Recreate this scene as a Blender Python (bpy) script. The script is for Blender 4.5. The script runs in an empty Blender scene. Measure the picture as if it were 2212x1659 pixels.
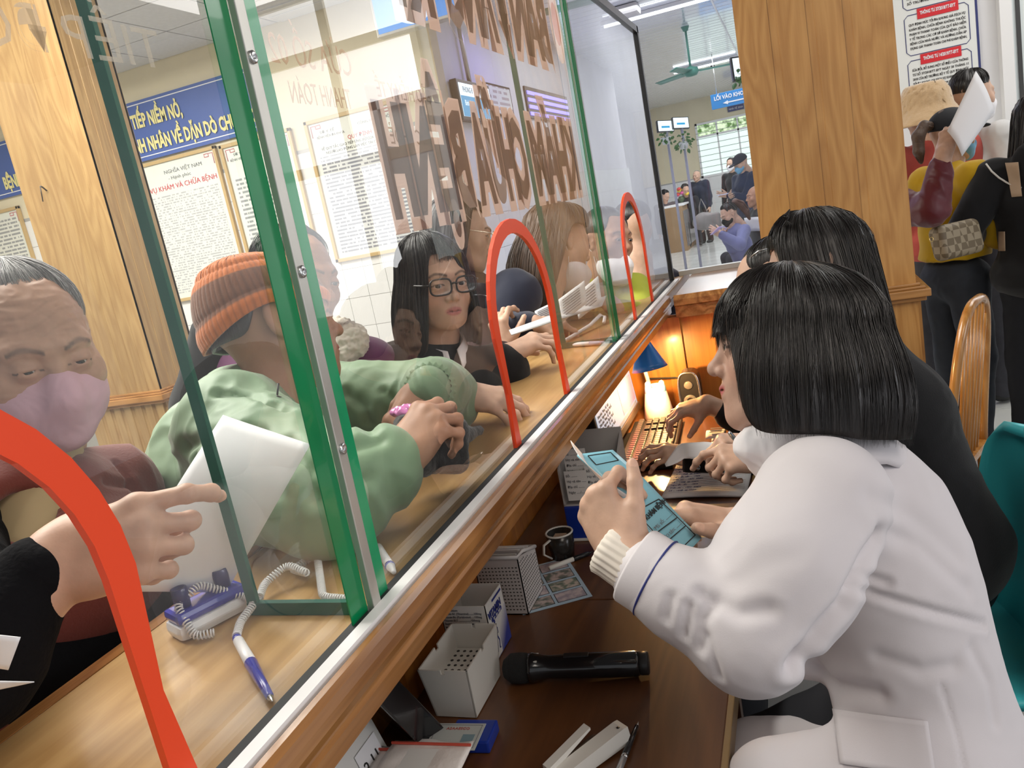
import bpy, bmesh, math, random
import numpy as np
from mathutils import Vector, Matrix
random.seed(7); np.random.seed(7)
SC = bpy.context.scene
COL = SC.collection
# ------------------------------------------------------------------ camera
# World: X to the staff side, Y along the counter, Z up.  The counter screen stands on x = -0.485.
FPX = 1720.0; CX, CY = 1106.0, 829.5
ROLL, PITCH, YAW = 0.193258098, 0.211138635, 0.368172286
EYE = np.array([0.0, 0.0, 1.55])
def cam_axes():
    cy, sy = math.cos(YAW), math.sin(YAW); cp, sp = math.cos(PITCH), math.sin(PITCH); cr, sr = math.cos(ROLL), math.sin(ROLL)
    right = np.array([cy, sy, 0.]); fh = np.array([-sy, cy, 0.]); up = np.array([0, 0, 1.])
    fwd = fh * cp - up * sp; down = -up * cp - fh * sp
    return np.array([cr * right + sr * down, -sr * right + cr * down, fwd])
AX = cam_axes()
def at(x, y, t):
    """scene point seen at photo pixel (x, y) at real distance t (metres) in front of the camera"""
    return EYE + (AX[0] * ((x - CX) / FPX) + AX[1] * ((y - CY) / FPX) + AX[2]) * t
def on(a, v, x, y):
    d = AX[0] * ((x - CX) / FPX) + AX[1] * ((y - CY) / FPX) + AX[2]
    return EYE + d * ((v - EYE[a]) / d[a])
def vdir(r, d, f):
    """direction: r to the right in the photo, d down, f away from the viewer"""
    v = AX[0] * r + AX[1] * d + AX[2] * f
    return v / np.linalg.norm(v)
cam = bpy.data.cameras.new('camera'); cam.sensor_width = 36.0; cam.lens = FPX / 2212.0 * 36.0; cam.clip_start = 0.02; cam.clip_end = 100
camo = bpy.data.objects.new('camera', cam); COL.objects.link(camo)
camo.matrix_world = Matrix(((AX[0][0], -AX[1][0], -AX[2][0], EYE[0]), (AX[0][1], -AX[1][1], -AX[2][1], EYE[1]), (AX[0][2], -AX[1][2], -AX[2][2], EYE[2]), (0, 0, 0, 1)))
SC.camera = camo
# ------------------------------------------------------------------ light
SC.view_settings.view_transform = 'Standard'; SC.view_settings.look = 'None'
SC.view_settings.exposure = 0.0; SC.view_settings.gamma = 1.0; SC.view_settings.use_curve_mapping = False
W = bpy.data.worlds.new('daylight'); SC.world = W; W.use_nodes = True
W.node_tree.nodes['Background'].inputs[0].default_value = (0.93, 0.96, 1.0, 1); W.node_tree.nodes['Background'].inputs[1].default_value = 0.55
def area(name, loc, rot, sx, sy, power, color):
    l = bpy.data.lights.new(name, 'AREA'); l.shape = 'RECTANGLE'; l.size = sx; l.size_y = sy; l.energy = power; l.color = color
    o = bpy.data.objects.new(name, l); COL.objects.link(o); o.location = loc; o.rotation_euler = rot; return o
def point(name, loc, power, color, r=0.05):
    l = bpy.data.lights.new(name, 'POINT'); l.energy = power; l.color = color; l.shadow_soft_size = r
    o = bpy.data.objects.new(name, l); COL.objects.link(o); o.location = loc; return o
R90 = math.pi / 2
area('tube_light_customers', (-2.6, 1.6, 3.25), (0, 0, 0), 2.4, 2.4, 260, (1.0, 0.96, 0.88))
area('tube_light_staff', (1.2, -0.6, 3.2), (0, 0, 0), 1.6, 1.6, 42, (1.0, 0.90, 0.80))
area('daylight_staff_side', (3.6, .6, 1.9), (0, R90, 0), 1.6, 2.2, 42, (0.98, 0.97, 1.0))
area('fill_light_notices', (-4.9, 3.9, 3.25), (0, 0, 0), 2.4, 1.2, 190, (1.0, 0.97, 0.90))  # added fill lamp that brightens the dark banner wall
area('tube_light_hall', (-0.9, 9.0, 3.3), (0, 0, 0), 2.2, 3.0, 62, (0.92, 0.95, 1.0))
area('tube_light_hall_far', (-0.9, 16.0, 3.3), (0, 0, 0), 2.2, 6.0, 150, (0.97, 0.98, 1.0))
area('tube_light_right', (1.9, 4.4, 3.25), (0, 0, 0), 1.6, 1.6, 40, (1.0, 0.97, 0.92))
area('violet_led_sign_light', (-1.6, 7.0, 3.1), (0, 0, 0), 1.0, 0.5, 9, (0.25, 0.2, 1.0))
# ------------------------------------------------------------------ objects
def link(o): COL.objects.link(o); return o
def tag(o, label=None, cat=None, group=None, kind=None):
    if label: o['label'] = label
    if cat: o['category'] = cat
    if group: o['group'] = group
    if kind: o['kind'] = kind
    return o
def thing(name, loc, label, cat, group=None):
    o = bpy.data.objects.new(name, None); o.empty_display_size = 0.05; o.location = Vector([float(c) for c in loc]); link(o)
    return tag(o, label, cat, group)
def child(o, root):
    o.parent = root; o.matrix_parent_inverse = Matrix.Translation(-root.location); return o
def rebase(o):
    """put a top-level mesh's origin at its base"""
    n = len(o.data.vertices); a = np.empty(n * 3); o.data.vertices.foreach_get('co', a); a = a.reshape(-1, 3)
    b = Vector(((a[:, 0].min() + a[:, 0].max()) / 2, (a[:, 1].min() + a[:, 1].max()) / 2, a[:, 2].min()))
    o.data.transform(Matrix.Translation(-b)); o.location = b; return o
def mesh_np(name, V, F, m=None, parent=None, cols=None, uv=None, smooth=True):
    V = np.asarray(V, dtype=np.float32); me = bpy.data.meshes.new(name)
    F = np.asarray(F, dtype=np.int32); nf, k = F.shape
    me.vertices.add(len(V)); me.vertices.foreach_set('co', V.ravel())
    me.loops.add(nf * k); me.loops.foreach_set('vertex_index', F.ravel())
    me.polygons.add(nf); me.polygons.foreach_set('loop_start', np.arange(0, nf * k, k, dtype=np.int32))
    me.polygons.foreach_set('use_smooth', np.full(nf, smooth))
    if cols is not None:
        a = me.attributes.new('Col', 'FLOAT_COLOR', 'POINT')
        c4 = np.ones((len(V), 4), dtype=np.float32); c4[:, :3] = cols; a.data.foreach_set('color', c4.ravel())
    if uv is not None:
        a = me.attributes.new('flow', 'FLOAT_VECTOR', 'POINT')
        c3 = np.zeros((len(V), 3), dtype=np.float32); c3[:, :2] = uv; a.data.foreach_set('vector', c3.ravel())
    me.update(calc_edges=True); me.validate()
    o = link(bpy.data.objects.new(name, me))
    if m: me.materials.append(m)
    if parent is not None: child(o, parent)
    return o
class MB:
    """collects simple shapes into ONE mesh"""
    def __init__(s): s.v = []; s.f = []; s.sm = []
    def add(s, vs, fs, smooth=False):
        b = len(s.v); s.v += [tuple(map(float, p)) for p in vs]; s.f += [tuple(i + b for i in f) for f in fs]; s.sm += [smooth] * len(fs); return s
    def box(s, a, b, M=None, bev=0.0):
        x0, y0, z0 = [min(a[i], b[i]) for i in range(3)]; x1, y1, z1 = [max(a[i], b[i]) for i in range(3)]
        if bev <= 0:
            v = [(x0, y0, z0), (x1, y0, z0), (x1, y1, z0), (x0, y1, z0), (x0, y0, z1), (x1, y0, z1), (x1, y1, z1), (x0, y1, z1)]
            f = [(3, 2, 1, 0), (4, 5, 6, 7), (0, 1, 5, 4), (1, 2, 6, 5), (2, 3, 7, 6), (3, 0, 4, 7)]
        else:
            bm = bmesh.new(); bmesh.ops.create_cube(bm, size=1.0)
            for q in bm.verts: q.co = Vector(((x0 + x1) / 2 + q.co.x * (x1 - x0), (y0 + y1) / 2 + q.co.y * (y1 - y0), (z0 + z1) / 2 + q.co.z * (z1 - z0)))
            bmesh.ops.bevel(bm, geom=list(bm.edges), offset=min(bev, .45 * min(x1 - x0, y1 - y0, z1 - z0)), segments=2, affect='EDGES', profile=0.6)
            bm.verts.index_update(); v = [tuple(q.co) for q in bm.verts]; f = [tuple(q.index for q in p.verts) for p in bm.faces]; bm.free()
        if M is not None: v = [tuple(M @ Vector(p)) for p in v]
        return s.add(v, f)
    def prism(s, poly, off, cap=True):
        """poly: list of 3D points (planar), off: extrusion vector"""
        n = len(poly); P = [np.asarray(p, float) for p in poly]; Q = [p + np.asarray(off, float) for p in P]
        f = [(i, (i + 1) % n, n + (i + 1) % n, n + i) for i in range(n)]
        if cap: f += [tuple(range(n - 1, -1, -1)), tuple(range(n, 2 * n))]
        return s.add(P + Q, f)
    def tube(s, pts, r, n=10, closed=False, cap=True, flat=None):
        P = np.array([np.asarray(p, float) for p in pts]); m = len(P); R = np.full(m, r) if np.isscalar(r) else np.asarray(r, float)
        T = np.roll(P, -1, 0) - np.roll(P, 1, 0)
        if not closed: T[0] = P[1] - P[0]; T[-1] = P[-1] - P[-2]
        T /= np.linalg.norm(T, axis=1)[:, None] + 1e-12
        u = np.cross(T[0], (0, 0, 1.)); 
        if np.linalg.norm(u) < 1e-3: u = np.cross(T[0], (1., 0, 0))
        u /= np.linalg.norm(u); V = []
        for i in range(m):
            u = u - T[i] * u.dot(T[i]); u /= np.linalg.norm(u) + 1e-12; w = np.cross(T[i], u)
            for k in range(n):
                a = 2 * math.pi * k / n; V.append(P[i] + R[i] * (u * math.cos(a) + w * math.sin(a) * (flat or 1)))
        F = []
        for i in range(m if closed else m - 1):
            j = (i + 1) % m
            F += [(i * n + k, i * n + (k + 1) % n, j * n + (k + 1) % n, j * n + k) for k in range(n)]
        if cap and not closed: F += [tuple(range(n - 1, -1, -1)), tuple((m - 1) * n + k for k in range(n))]
        return s.add(V, F, True)
    def lathe(s, prof, o=(0, 0, 0), ax=(0, 0, 1), n=24, cap=True):
        """prof: list of (radius, height) along axis"""
        ax = np.asarray(ax, float); ax = ax / np.linalg.norm(ax); u = np.cross(ax, (0, 1., 0))
        if np.linalg.norm(u) < 1e-3: u = np.cross(ax, (1., 0, 0))
        u /= np.linalg.norm(u); w = np.cross(ax, u); o = np.asarray(o, float)
        V = [o + ax * h + r * (u * math.cos(2 * math.pi * k / n) + w * math.sin(2 * math.pi * k / n)) for r, h in prof for k in range(n)]
        F = [(i * n + k, i * n + (k + 1) % n, (i + 1) * n + (k + 1) % n, (i + 1) * n + k) for i in range(len(prof) - 1) for k in range(n)]
        if cap: F += [tuple(range(n - 1, -1, -1)), tuple((len(prof) - 1) * n + k for k in range(n))]
        return s.add(V, F, True)
    def sheet(s, fn, nu, nv, th=0.0):
        """fn(u,v)->point on [0,1]^2"""
        P = np.array([[fn(i / nu, j / nv) for j in range(nv + 1)] for i in range(nu + 1)], float); n1 = nv + 1
        def idx(i, j): return i * n1 + j
        F = [(idx(i, j), idx(i + 1, j), idx(i + 1, j + 1), idx(i, j + 1)) for i in range(nu) for j in range(nv)]
        if th <= 0: return s.add(P.reshape(-1, 3), F, True)
        du = np.gradient(P, axis=0); dv = np.gradient(P, axis=1); N = np.cross(du, dv); N /= np.linalg.norm(N, axis=2)[..., None] + 1e-12
        A = P.reshape(-1, 3); B = (P - N * th).reshape(-1, 3); k = len(A)
        G = [tuple(reversed([q + k for q in f])) for f in F]
        rim = [idx(i, 0) for i in range(nu + 1)] + [idx(nu, j) for j in range(1, nv + 1)] + [idx(i, nv) for i in range(nu - 1, -1, -1)] + [idx(0, j) for j in range(nv - 1, 0, -1)]
        H = [(rim[i], rim[(i + 1) % len(rim)], rim[(i + 1) % len(rim)] + k, rim[i] + k) for i in range(len(rim))]
        H = [tuple(reversed(h)) for h in H]
        return s.add(np.concatenate([A, B]), F + G + H, True)
    def build(s, name, m, parent=None):
        me = bpy.data.meshes.new(name); me.from_pydata(s.v, [], s.f); me.polygons.foreach_set('use_smooth', s.sm); me.update()
        o = link(bpy.data.objects.new(name, me))
        if m: me.materials.append(m)
        if parent is not None: child(o, parent)
        return o
def solo(mb, name, m, label, cat, group=None):
    return tag(rebase(mb.build(name, m)), label, cat, group)
def struct(o): o['kind'] = 'structure'; return o
def frame_M(o, x, y, z=None):
    """matrix with columns x, y, (z) at o"""
    x = np.asarray(x, float); x = x / np.linalg.norm(x); y = np.asarray(y, float); y = y - x * x.dot(y); y /= np.linalg.norm(y); z = np.cross(x, y)
    return Matrix(((x[0], y[0], z[0], o[0]), (x[1], y[1], z[1], o[1]), (x[2], y[2], z[2], o[2]), (0, 0, 0, 1)))
_fonts = {}
def text_obj(name, body, M, size, m, parent, align='LEFT', depth=0.0004, sx=1.0, offset=0.0, line=1.0, shear=0.0, spacing=1.0, bold=False):
    """flat print as thin real lettering; M maps the text plane (x along, y up) into the scene"""
    c = bpy.data.curves.new(name, 'FONT'); c.body = body; c.size = size; c.align_x = align; c.extrude = depth; c.offset = offset; c.resolution_u = 2
    c.space_line = line; c.shear = shear; c.space_character = spacing
    t = bpy.data.objects.new(name, c); link(t); bpy.context.view_layer.update()
    me = bpy.data.meshes.new_from_object(t.evaluated_get(bpy.context.evaluated_depsgraph_get()))
    bpy.data.objects.remove(t); bpy.data.curves.remove(c)
    me.transform(M @ Matrix.Diagonal((sx, 1, 1, 1))); me.name = name; me.materials.clear(); me.materials.append(m)
    o = link(bpy.data.objects.new(name, me)); 
    if parent is not None: child(o, parent)
    return o
# ------------------------------------------------------------------ materials
MAT = {}
def mat(name, color=(.8, .8, .8), rough=.5, metal=0., spec=.5, emit=None, estr=0., noise=0., nscale=20., bump=0., bscale=60., trans=0., ior=1.45, alpha=1., attr=False, sheen=0., coat=0., stretch=None, col2=None, cramp=(.35, .65), detail=4., sss=0.):
    if name in MAT: return MAT[name]
    m = bpy.data.materials.new(name); MAT[name] = m; m.use_nodes = True; nt = m.node_tree; b = nt.nodes['Principled BSDF']
    b.inputs['Base Color'].default_value = (*color, 1); b.inputs['Roughness'].default_value = rough; b.inputs['Metallic'].default_value = metal
    b.inputs['Specular IOR Level'].default_value = spec; b.inputs['IOR'].default_value = ior; b.inputs['Transmission Weight'].default_value = trans
    b.inputs['Alpha'].default_value = alpha; b.inputs['Sheen Weight'].default_value = sheen; b.inputs['Coat Weight'].default_value = coat
    if sss: b.inputs['Subsurface Weight'].default_value = sss; b.inputs['Subsurface Radius'].default_value = (.012, .004, .002); b.inputs['Subsurface Scale'].default_value = 1.0
    if emit: b.inputs['Emission Color'].default_value = (*emit, 1); b.inputs['Emission Strength'].default_value = estr
    N = nt.nodes; L = nt.links; vec = None
    if noise or bump or col2:
        tc = N.new('ShaderNodeTexCoord'); mp = N.new('ShaderNodeMapping'); L.new(tc.outputs['Object'], mp.inputs[0])
        if stretch: mp.inputs['Scale'].default_value = stretch
        vec = mp.outputs[0]
    base = None
    if attr:
        a = N.new('ShaderNodeAttribute'); a.attribute_name = 'Col'; base = a.outputs['Color']; L.new(base, b.inputs['Base Color'])
    if noise or col2:
        t = N.new('ShaderNodeTexNoise'); t.inputs['Scale'].default_value = nscale; t.inputs['Detail'].default_value = detail; L.new(vec, t.inputs['Vector'])
        if col2:
            r = N.new('ShaderNodeValToRGB'); r.color_ramp.elements[0].position, r.color_ramp.elements[1].position = cramp
            r.color_ramp.elements[0].color = (*color, 1); r.color_ramp.elements[1].color = (*col2, 1)
            L.new(t.outputs['Fac'], r.inputs[0]); L.new(r.outputs[0], b.inputs['Base Color'])
        else:
            mr = N.new('ShaderNodeMapRange'); mr.inputs[1].default_value = .3; mr.inputs[2].default_value = .7; mr.inputs[3].default_value = 1 - noise; mr.inputs[4].default_value = 1 + noise
            L.new(t.outputs['Fac'], mr.inputs[0])
            mx = N.new('ShaderNodeVectorMath'); mx.operation = 'SCALE'; L.new(mr.outputs[0], mx.inputs['Scale'])
            if base: L.new(base, mx.inputs[0])
            else: mx.inputs[0].default_value = color
            L.new(mx.outputs[0], b.inputs['Base Color'])
    if bump:
        t2 = N.new('ShaderNodeTexNoise'); t2.inputs['Scale'].default_value = bscale; t2.inputs['Detail'].default_value = 5; L.new(vec, t2.inputs['Vector'])
        bp = N.new('ShaderNodeBump'); bp.inputs['Strength'].default_value = bump; bp.inputs['Distance'].default_value = .004; L.new(t2.outputs['Fac'], bp.inputs['Height']); L.new(bp.outputs[0], b.inputs['Normal'])
    return m
def wood(name, c1, c2, c3, axis='z', scale=1.0, rough=.32, bump=.15, coat=.25):
    """oak / veneer: stretched growth rings plus fine pores"""
    if name in MAT: return MAT[name]
    m = bpy.data.materials.new(name); MAT[name] = m; m.use_nodes = True; nt = m.node_tree; N = nt.nodes; L = nt.links; b = N['Principled BSDF']
    tc = N.new('ShaderNodeTexCoord')
    def mapped(s):
        mp = N.new('ShaderNodeMapping'); L.new(tc.outputs['Object'], mp.inputs[0]); mp.inputs['Scale'].default_value = s; return mp.outputs[0]
    st = {'x': (.16, 1, 1), 'y': (1, .16, 1), 'z': (1, 1, .16)}[axis]; fine = {'x': (.04, 1, 1), 'y': (1, .04, 1), 'z': (1, 1, .04)}[axis]
    n1 = N.new('ShaderNodeTexNoise'); n1.inputs["Scale"].default_value = 7.0 * scale; n1.inputs['Detail'].default_value = 2; n1.inputs['Distortion'].default_value = .4; L.new(mapped(st), n1.inputs['Vector'])
    mm = N.new('ShaderNodeMath'); mm.operation = 'MULTIPLY'; mm.inputs[1].default_value = 9; L.new(n1.outputs['Fac'], mm.inputs[0])
    fr = N.new('ShaderNodeMath'); fr.operation = 'PINGPONG'; fr.inputs[1].default_value = .5; L.new(mm.outputs[0], fr.inputs[0])
    n2 = N.new('ShaderNodeTexNoise'); n2.inputs['Scale'].default_value = 150 * scale; n2.inputs['Detail'].default_value = 3; L.new(mapped(fine), n2.inputs['Vector'])
    n3 = N.new('ShaderNodeTexNoise'); n3.inputs['Scale'].default_value = 2.2 * scale; L.new(mapped(st), n3.inputs['Vector'])
    ad = N.new('ShaderNodeMath'); ad.operation = 'MULTIPLY_ADD'; ad.inputs[1].default_value = .62; L.new(fr.outputs[0], ad.inputs[0])
    m2 = N.new('ShaderNodeMath'); m2.operation = 'MULTIPLY'; m2.inputs[1].default_value = .38; L.new(n2.outputs['Fac'], m2.inputs[0]); L.new(m2.outputs[0], ad.inputs[2])
    r = N.new('ShaderNodeValToRGB'); e = r.color_ramp.elements; e[0].position = .2; e[0].color = (*c1, 1); e[1].position = .95; e[1].color = (*c3, 1); q = e.new(.5); q.color = (*c2, 1)
    L.new(ad.outputs[0], r.inputs[0])
    mr = N.new('ShaderNodeMapRange'); mr.inputs[1].default_value = .3; mr.inputs[2].default_value = .7; mr.inputs[3].default_value = .86; mr.inputs[4].default_value = 1.1; L.new(n3.outputs['Fac'], mr.inputs[0])
    vm = N.new('ShaderNodeVectorMath'); vm.operation = 'SCALE'; L.new(r.outputs[0], vm.inputs[0]); L.new(mr.outputs[0], vm.inputs['Scale']); L.new(vm.outputs[0], b.inputs['Base Color'])
    b.inputs['Roughness'].default_value = rough; b.inputs['Coat Weight'].default_value = coat; b.inputs['Coat Roughness'].default_value = .15
    bp = N.new('ShaderNodeBump'); bp.inputs['Strength'].default_value = bump; bp.inputs['Distance'].default_value = .002; L.new(ad.outputs[0], bp.inputs['Height']); L.new(bp.outputs[0], b.inputs['Normal'])
    return m
def glass_mat(name, tint=(1, 1, 1), refl=1.0, haze=0.0, hazecol=(.8, .8, .8), ior=1.5):
    """thin clear sheet: see-through plus mirror reflection, a little dust haze"""
    if name in MAT: return MAT[name]
    m = bpy.data.materials.new(name); MAT[name] = m; m.use_nodes = True; nt = m.node_tree; N = nt.nodes; L = nt.links; N.clear()
    out = N.new('ShaderNodeOutputMaterial'); tr = N.new('ShaderNodeBsdfTransparent'); tr.inputs[0].default_value = (*tint, 1)
    gl = N.new('ShaderNodeBsdfGlossy'); gl.inputs['Roughness'].default_value = .0
    fz = N.new('ShaderNodeFresnel'); fz.inputs['IOR'].default_value = ior
    mu = N.new('ShaderNodeMath'); mu.operation = 'MULTIPLY'; mu.inputs[1].default_value = refl; L.new(fz.outputs[0], mu.inputs[0])
    mx = N.new('ShaderNodeMixShader'); L.new(mu.outputs[0], mx.inputs[0]); L.new(tr.outputs[0], mx.inputs[1]); L.new(gl.outputs[0], mx.inputs[2]); sh = mx.outputs[0]
    if haze:
        df = N.new('ShaderNodeBsdfDiffuse'); df.inputs[0].default_value = (*hazecol, 1)
        tc = N.new('ShaderNodeTexCoord'); no = N.new('ShaderNodeTexNoise'); no.inputs['Scale'].default_value = 9; no.inputs['Detail'].default_value = 8; L.new(tc.outputs['Object'], no.inputs['Vector'])
        mr = N.new('ShaderNodeMapRange'); mr.inputs[1].default_value = .35; mr.inputs[2].default_value = .8; mr.inputs[3].default_value = haze * .5; mr.inputs[4].default_value = haze * 2; L.new(no.outputs['Fac'], mr.inputs[0])
        m3 = N.new('ShaderNodeMixShader'); L.new(mr.outputs[0], m3.inputs[0]); L.new(sh, m3.inputs[1]); L.new(df.outputs[0], m3.inputs[2]); sh = m3.outputs[0]
    L.new(sh, out.inputs[0]); return m
def film_mat(name, color, opacity, rough=.4):
    """translucent vinyl or tape: partly see-through coloured film"""
    if name in MAT: return MAT[name]
    m = bpy.data.materials.new(name); MAT[name] = m; m.use_nodes = True; nt = m.node_tree; N = nt.nodes; L = nt.links; N.clear()
    out = N.new('ShaderNodeOutputMaterial'); tr = N.new('ShaderNodeBsdfTransparent'); tr.inputs[0].default_value = (*[c * .5 + .5 for c in color], 1)
    df = N.new('ShaderNodeBsdfPrincipled'); df.inputs['Base Color'].default_value = (*color, 1); df.inputs['Roughness'].default_value = rough
    tl = N.new('ShaderNodeBsdfTranslucent'); tl.inputs[0].default_value = (*color, 1); md = N.new('ShaderNodeMixShader'); md.inputs[0].default_value = .5; L.new(df.outputs[0], md.inputs[1]); L.new(tl.outputs[0], md.inputs[2])
    mx = N.new('ShaderNodeMixShader'); mx.inputs[0].default_value = opacity; L.new(tr.outputs[0], mx.inputs[1]); L.new(md.outputs[0], mx.inputs[2]); L.new(mx.outputs[0], out.inputs[0]); return m
def hair_mat(name, c1, c2, rough=.34, fs=90, bump=.6):
    if name in MAT: return MAT[name]
    m = bpy.data.materials.new(name); MAT[name] = m; m.use_nodes = True; nt = m.node_tree; N = nt.nodes; L = nt.links; b = N['Principled BSDF']
    a = N.new('ShaderNodeAttribute'); a.attribute_name = 'flow'; mp = N.new('ShaderNodeMapping'); mp.inputs['Scale'].default_value = (fs, 1.6, 1); L.new(a.outputs['Vector'], mp.inputs[0])
    n = N.new('ShaderNodeTexNoise'); n.inputs['Scale'].default_value = 1; n.inputs['Detail'].default_value = 6; n.inputs['Roughness'].default_value = .7; L.new(mp.outputs[0], n.inputs['Vector'])
    r = N.new('ShaderNodeValToRGB'); r.color_ramp.elements[0].position = .36; r.color_ramp.elements[1].position = .66; r.color_ramp.elements[0].color = (*c1, 1); r.color_ramp.elements[1].color = (*c2, 1); L.new(n.outputs['Fac'], r.inputs[0]); L.new(r.outputs[0], b.inputs['Base Color'])
    b.inputs['Roughness'].default_value = rough; b.inputs['Specular IOR Level'].default_value = .55
    bp = N.new('ShaderNodeBump'); bp.inputs['Strength'].default_value = bump; bp.inputs['Distance'].default_value = .003; L.new(n.outputs['Fac'], bp.inputs['Height']); L.new(bp.outputs[0], b.inputs['Normal'])
    return m
# ------------------------------------------------------------------ sculpting: smooth solids meshed on a grid
def nrm(v): v = np.asarray(v, float); return v / (np.linalg.norm(v) + 1e-12)
def vnoise(P, sc, seed=0):
    Q = np.asarray(P, float) * sc + seed * 17.31; I = np.floor(Q).astype(np.int64); f = Q - I; f = f * f * (3 - 2 * f); out = 0
    for dx in (0, 1):
        for dy in (0, 1):
            for dz in (0, 1):
                h = ((I[:, 0] + dx) * 73856093) ^ ((I[:, 1] + dy) * 19349663) ^ ((I[:, 2] + dz) * 83492791) ^ (seed * 2654435); h = (h * 1103515245 + 12345) & 0x7fffffff; h = (h ^ (h >> 13)) * 1274126177 & 0x7fffffff
                out = out + (h / 0x7fffffff * 2 - 1) * (f[:, 0] if dx else 1 - f[:, 0]) * (f[:, 1] if dy else 1 - f[:, 1]) * (f[:, 2] if dz else 1 - f[:, 2])
    return out
class Pr:
    def __init__(s, kind, a, b=None, ra=0, rb=0, k=.02, op=1, col=None, R=None):
        s.kind, s.a, s.b, s.ra, s.rb, s.k, s.op, s.col, s.R = kind, np.asarray(a, float), b, ra, rb, k, op, col, R
        if kind == 'cone': s.b = np.asarray(b, float); m = max(ra, rb); s.lo = np.minimum(s.a, s.b) - m; s.hi = np.maximum(s.a, s.b) + m
        else:
            r = np.asarray(ra, float); e = np.abs(R) @ r if R is not None else r; e = np.full(3, r.max()) if R is not None else r; s.lo = s.a - e * 1.01; s.hi = s.a + e * 1.01
            if kind == 'box': e = np.full(3, np.linalg.norm(r)); s.lo = s.a - e; s.hi = s.a + e
    def d(s, P):
        if s.kind == 'cone':
            ba = s.b - s.a; pa = P - s.a; t = np.clip(pa @ ba / (ba @ ba + 1e-12), 0, 1)
            return np.linalg.norm(pa - t[:, None] * ba, axis=1) - (s.ra + t * (s.rb - s.ra))
        q = P - s.a
        if s.R is not None: q = q @ s.R      # columns of R are the local axes
        r = np.asarray(s.ra, float)
        if s.kind == 'box':
            w = np.abs(q) - (r - s.rb); return np.linalg.norm(np.maximum(w, 0), axis=1) + np.minimum(w.max(axis=1), 0) - s.rb
        k0 = np.linalg.norm(q / r, axis=1); k1 = np.linalg.norm(q / (r * r), axis=1) + 1e-9
        return k0 * (k0 - 1) / k1
def cone(a, b, ra, rb=None, k=.02, op=1, col=None): return Pr('cone', a, b, ra, ra if rb is None else rb, k, op, col)
def ball(c, r, k=.02, op=1, col=None): return Pr('ell', c, None, (r, r, r), 0, k, op, col)
def ell(c, r, R=None, k=.02, op=1, col=None): return Pr('ell', c, None, r, 0, k, op, col, R)
def rbox(c, r, rd, R=None, k=.01, op=1, col=None): return Pr('box', c, None, r, rd, k, op, col, R)
def chain(pts, rad, k=.02, col=None): return [cone(pts[i], pts[i + 1], rad[i], rad[i + 1], k, 1, col) for i in range(len(pts) - 1)]
def comb(D, d, k, op):
    if op < 0:
        d = -d; h = np.maximum(k - np.abs(D - d), 0) / k; return np.maximum(D, d) + h * h * k * .25
    h = np.maximum(k - np.abs(D - d), 0) / k; return np.minimum(D, d) - h * h * k * .25
def sculpt(prims, h, colored=False, default=(.5, .5, .5)):
    add = [p for p in prims if p.op > 0]
    lo = np.min([p.lo for p in add], 0) - 3 * h; hi = np.max([p.hi for p in add], 0) + 3 * h
    n = np.ceil((hi - lo) / h).astype(int) + 1; ax = [lo[i] + h * np.arange(n[i]) for i in range(3)]
    D = np.full(tuple(n), .5, dtype=np.float32)
    for p in prims:
        m = p.k + 3 * h; i0 = np.clip(np.floor((p.lo - m - lo) / h).astype(int), 0, n); i1 = np.clip(np.ceil((p.hi + m - lo) / h).astype(int) + 1, 0, n)
        if np.any(i1 <= i0): continue
        X, Y, Z = np.meshgrid(ax[0][i0[0]:i1[0]], ax[1][i0[1]:i1[1]], ax[2][i0[2]:i1[2]], indexing='ij')
        d = p.d(np.stack([X.ravel(), Y.ravel(), Z.ravel()], 1)).reshape(X.shape)
        S = D[i0[0]:i1[0], i0[1]:i1[1], i0[2]:i1[2]]; S[...] = comb(S, d, p.k, p.op)
    V, F = nets(D, lo, h)
    if not colored: return V, F
    C = np.tile(np.asarray(default, float), (len(V), 1)); best = np.full(len(V), 9.)
    for p in add:
        d = p.d(V)
        if p.col is None:
            u = d < best; best[u] = d[u]; C[u] = default
        else:
            u = d < best; best[u] = d[u]; C[u] = p.col
    return V, F, C
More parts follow.
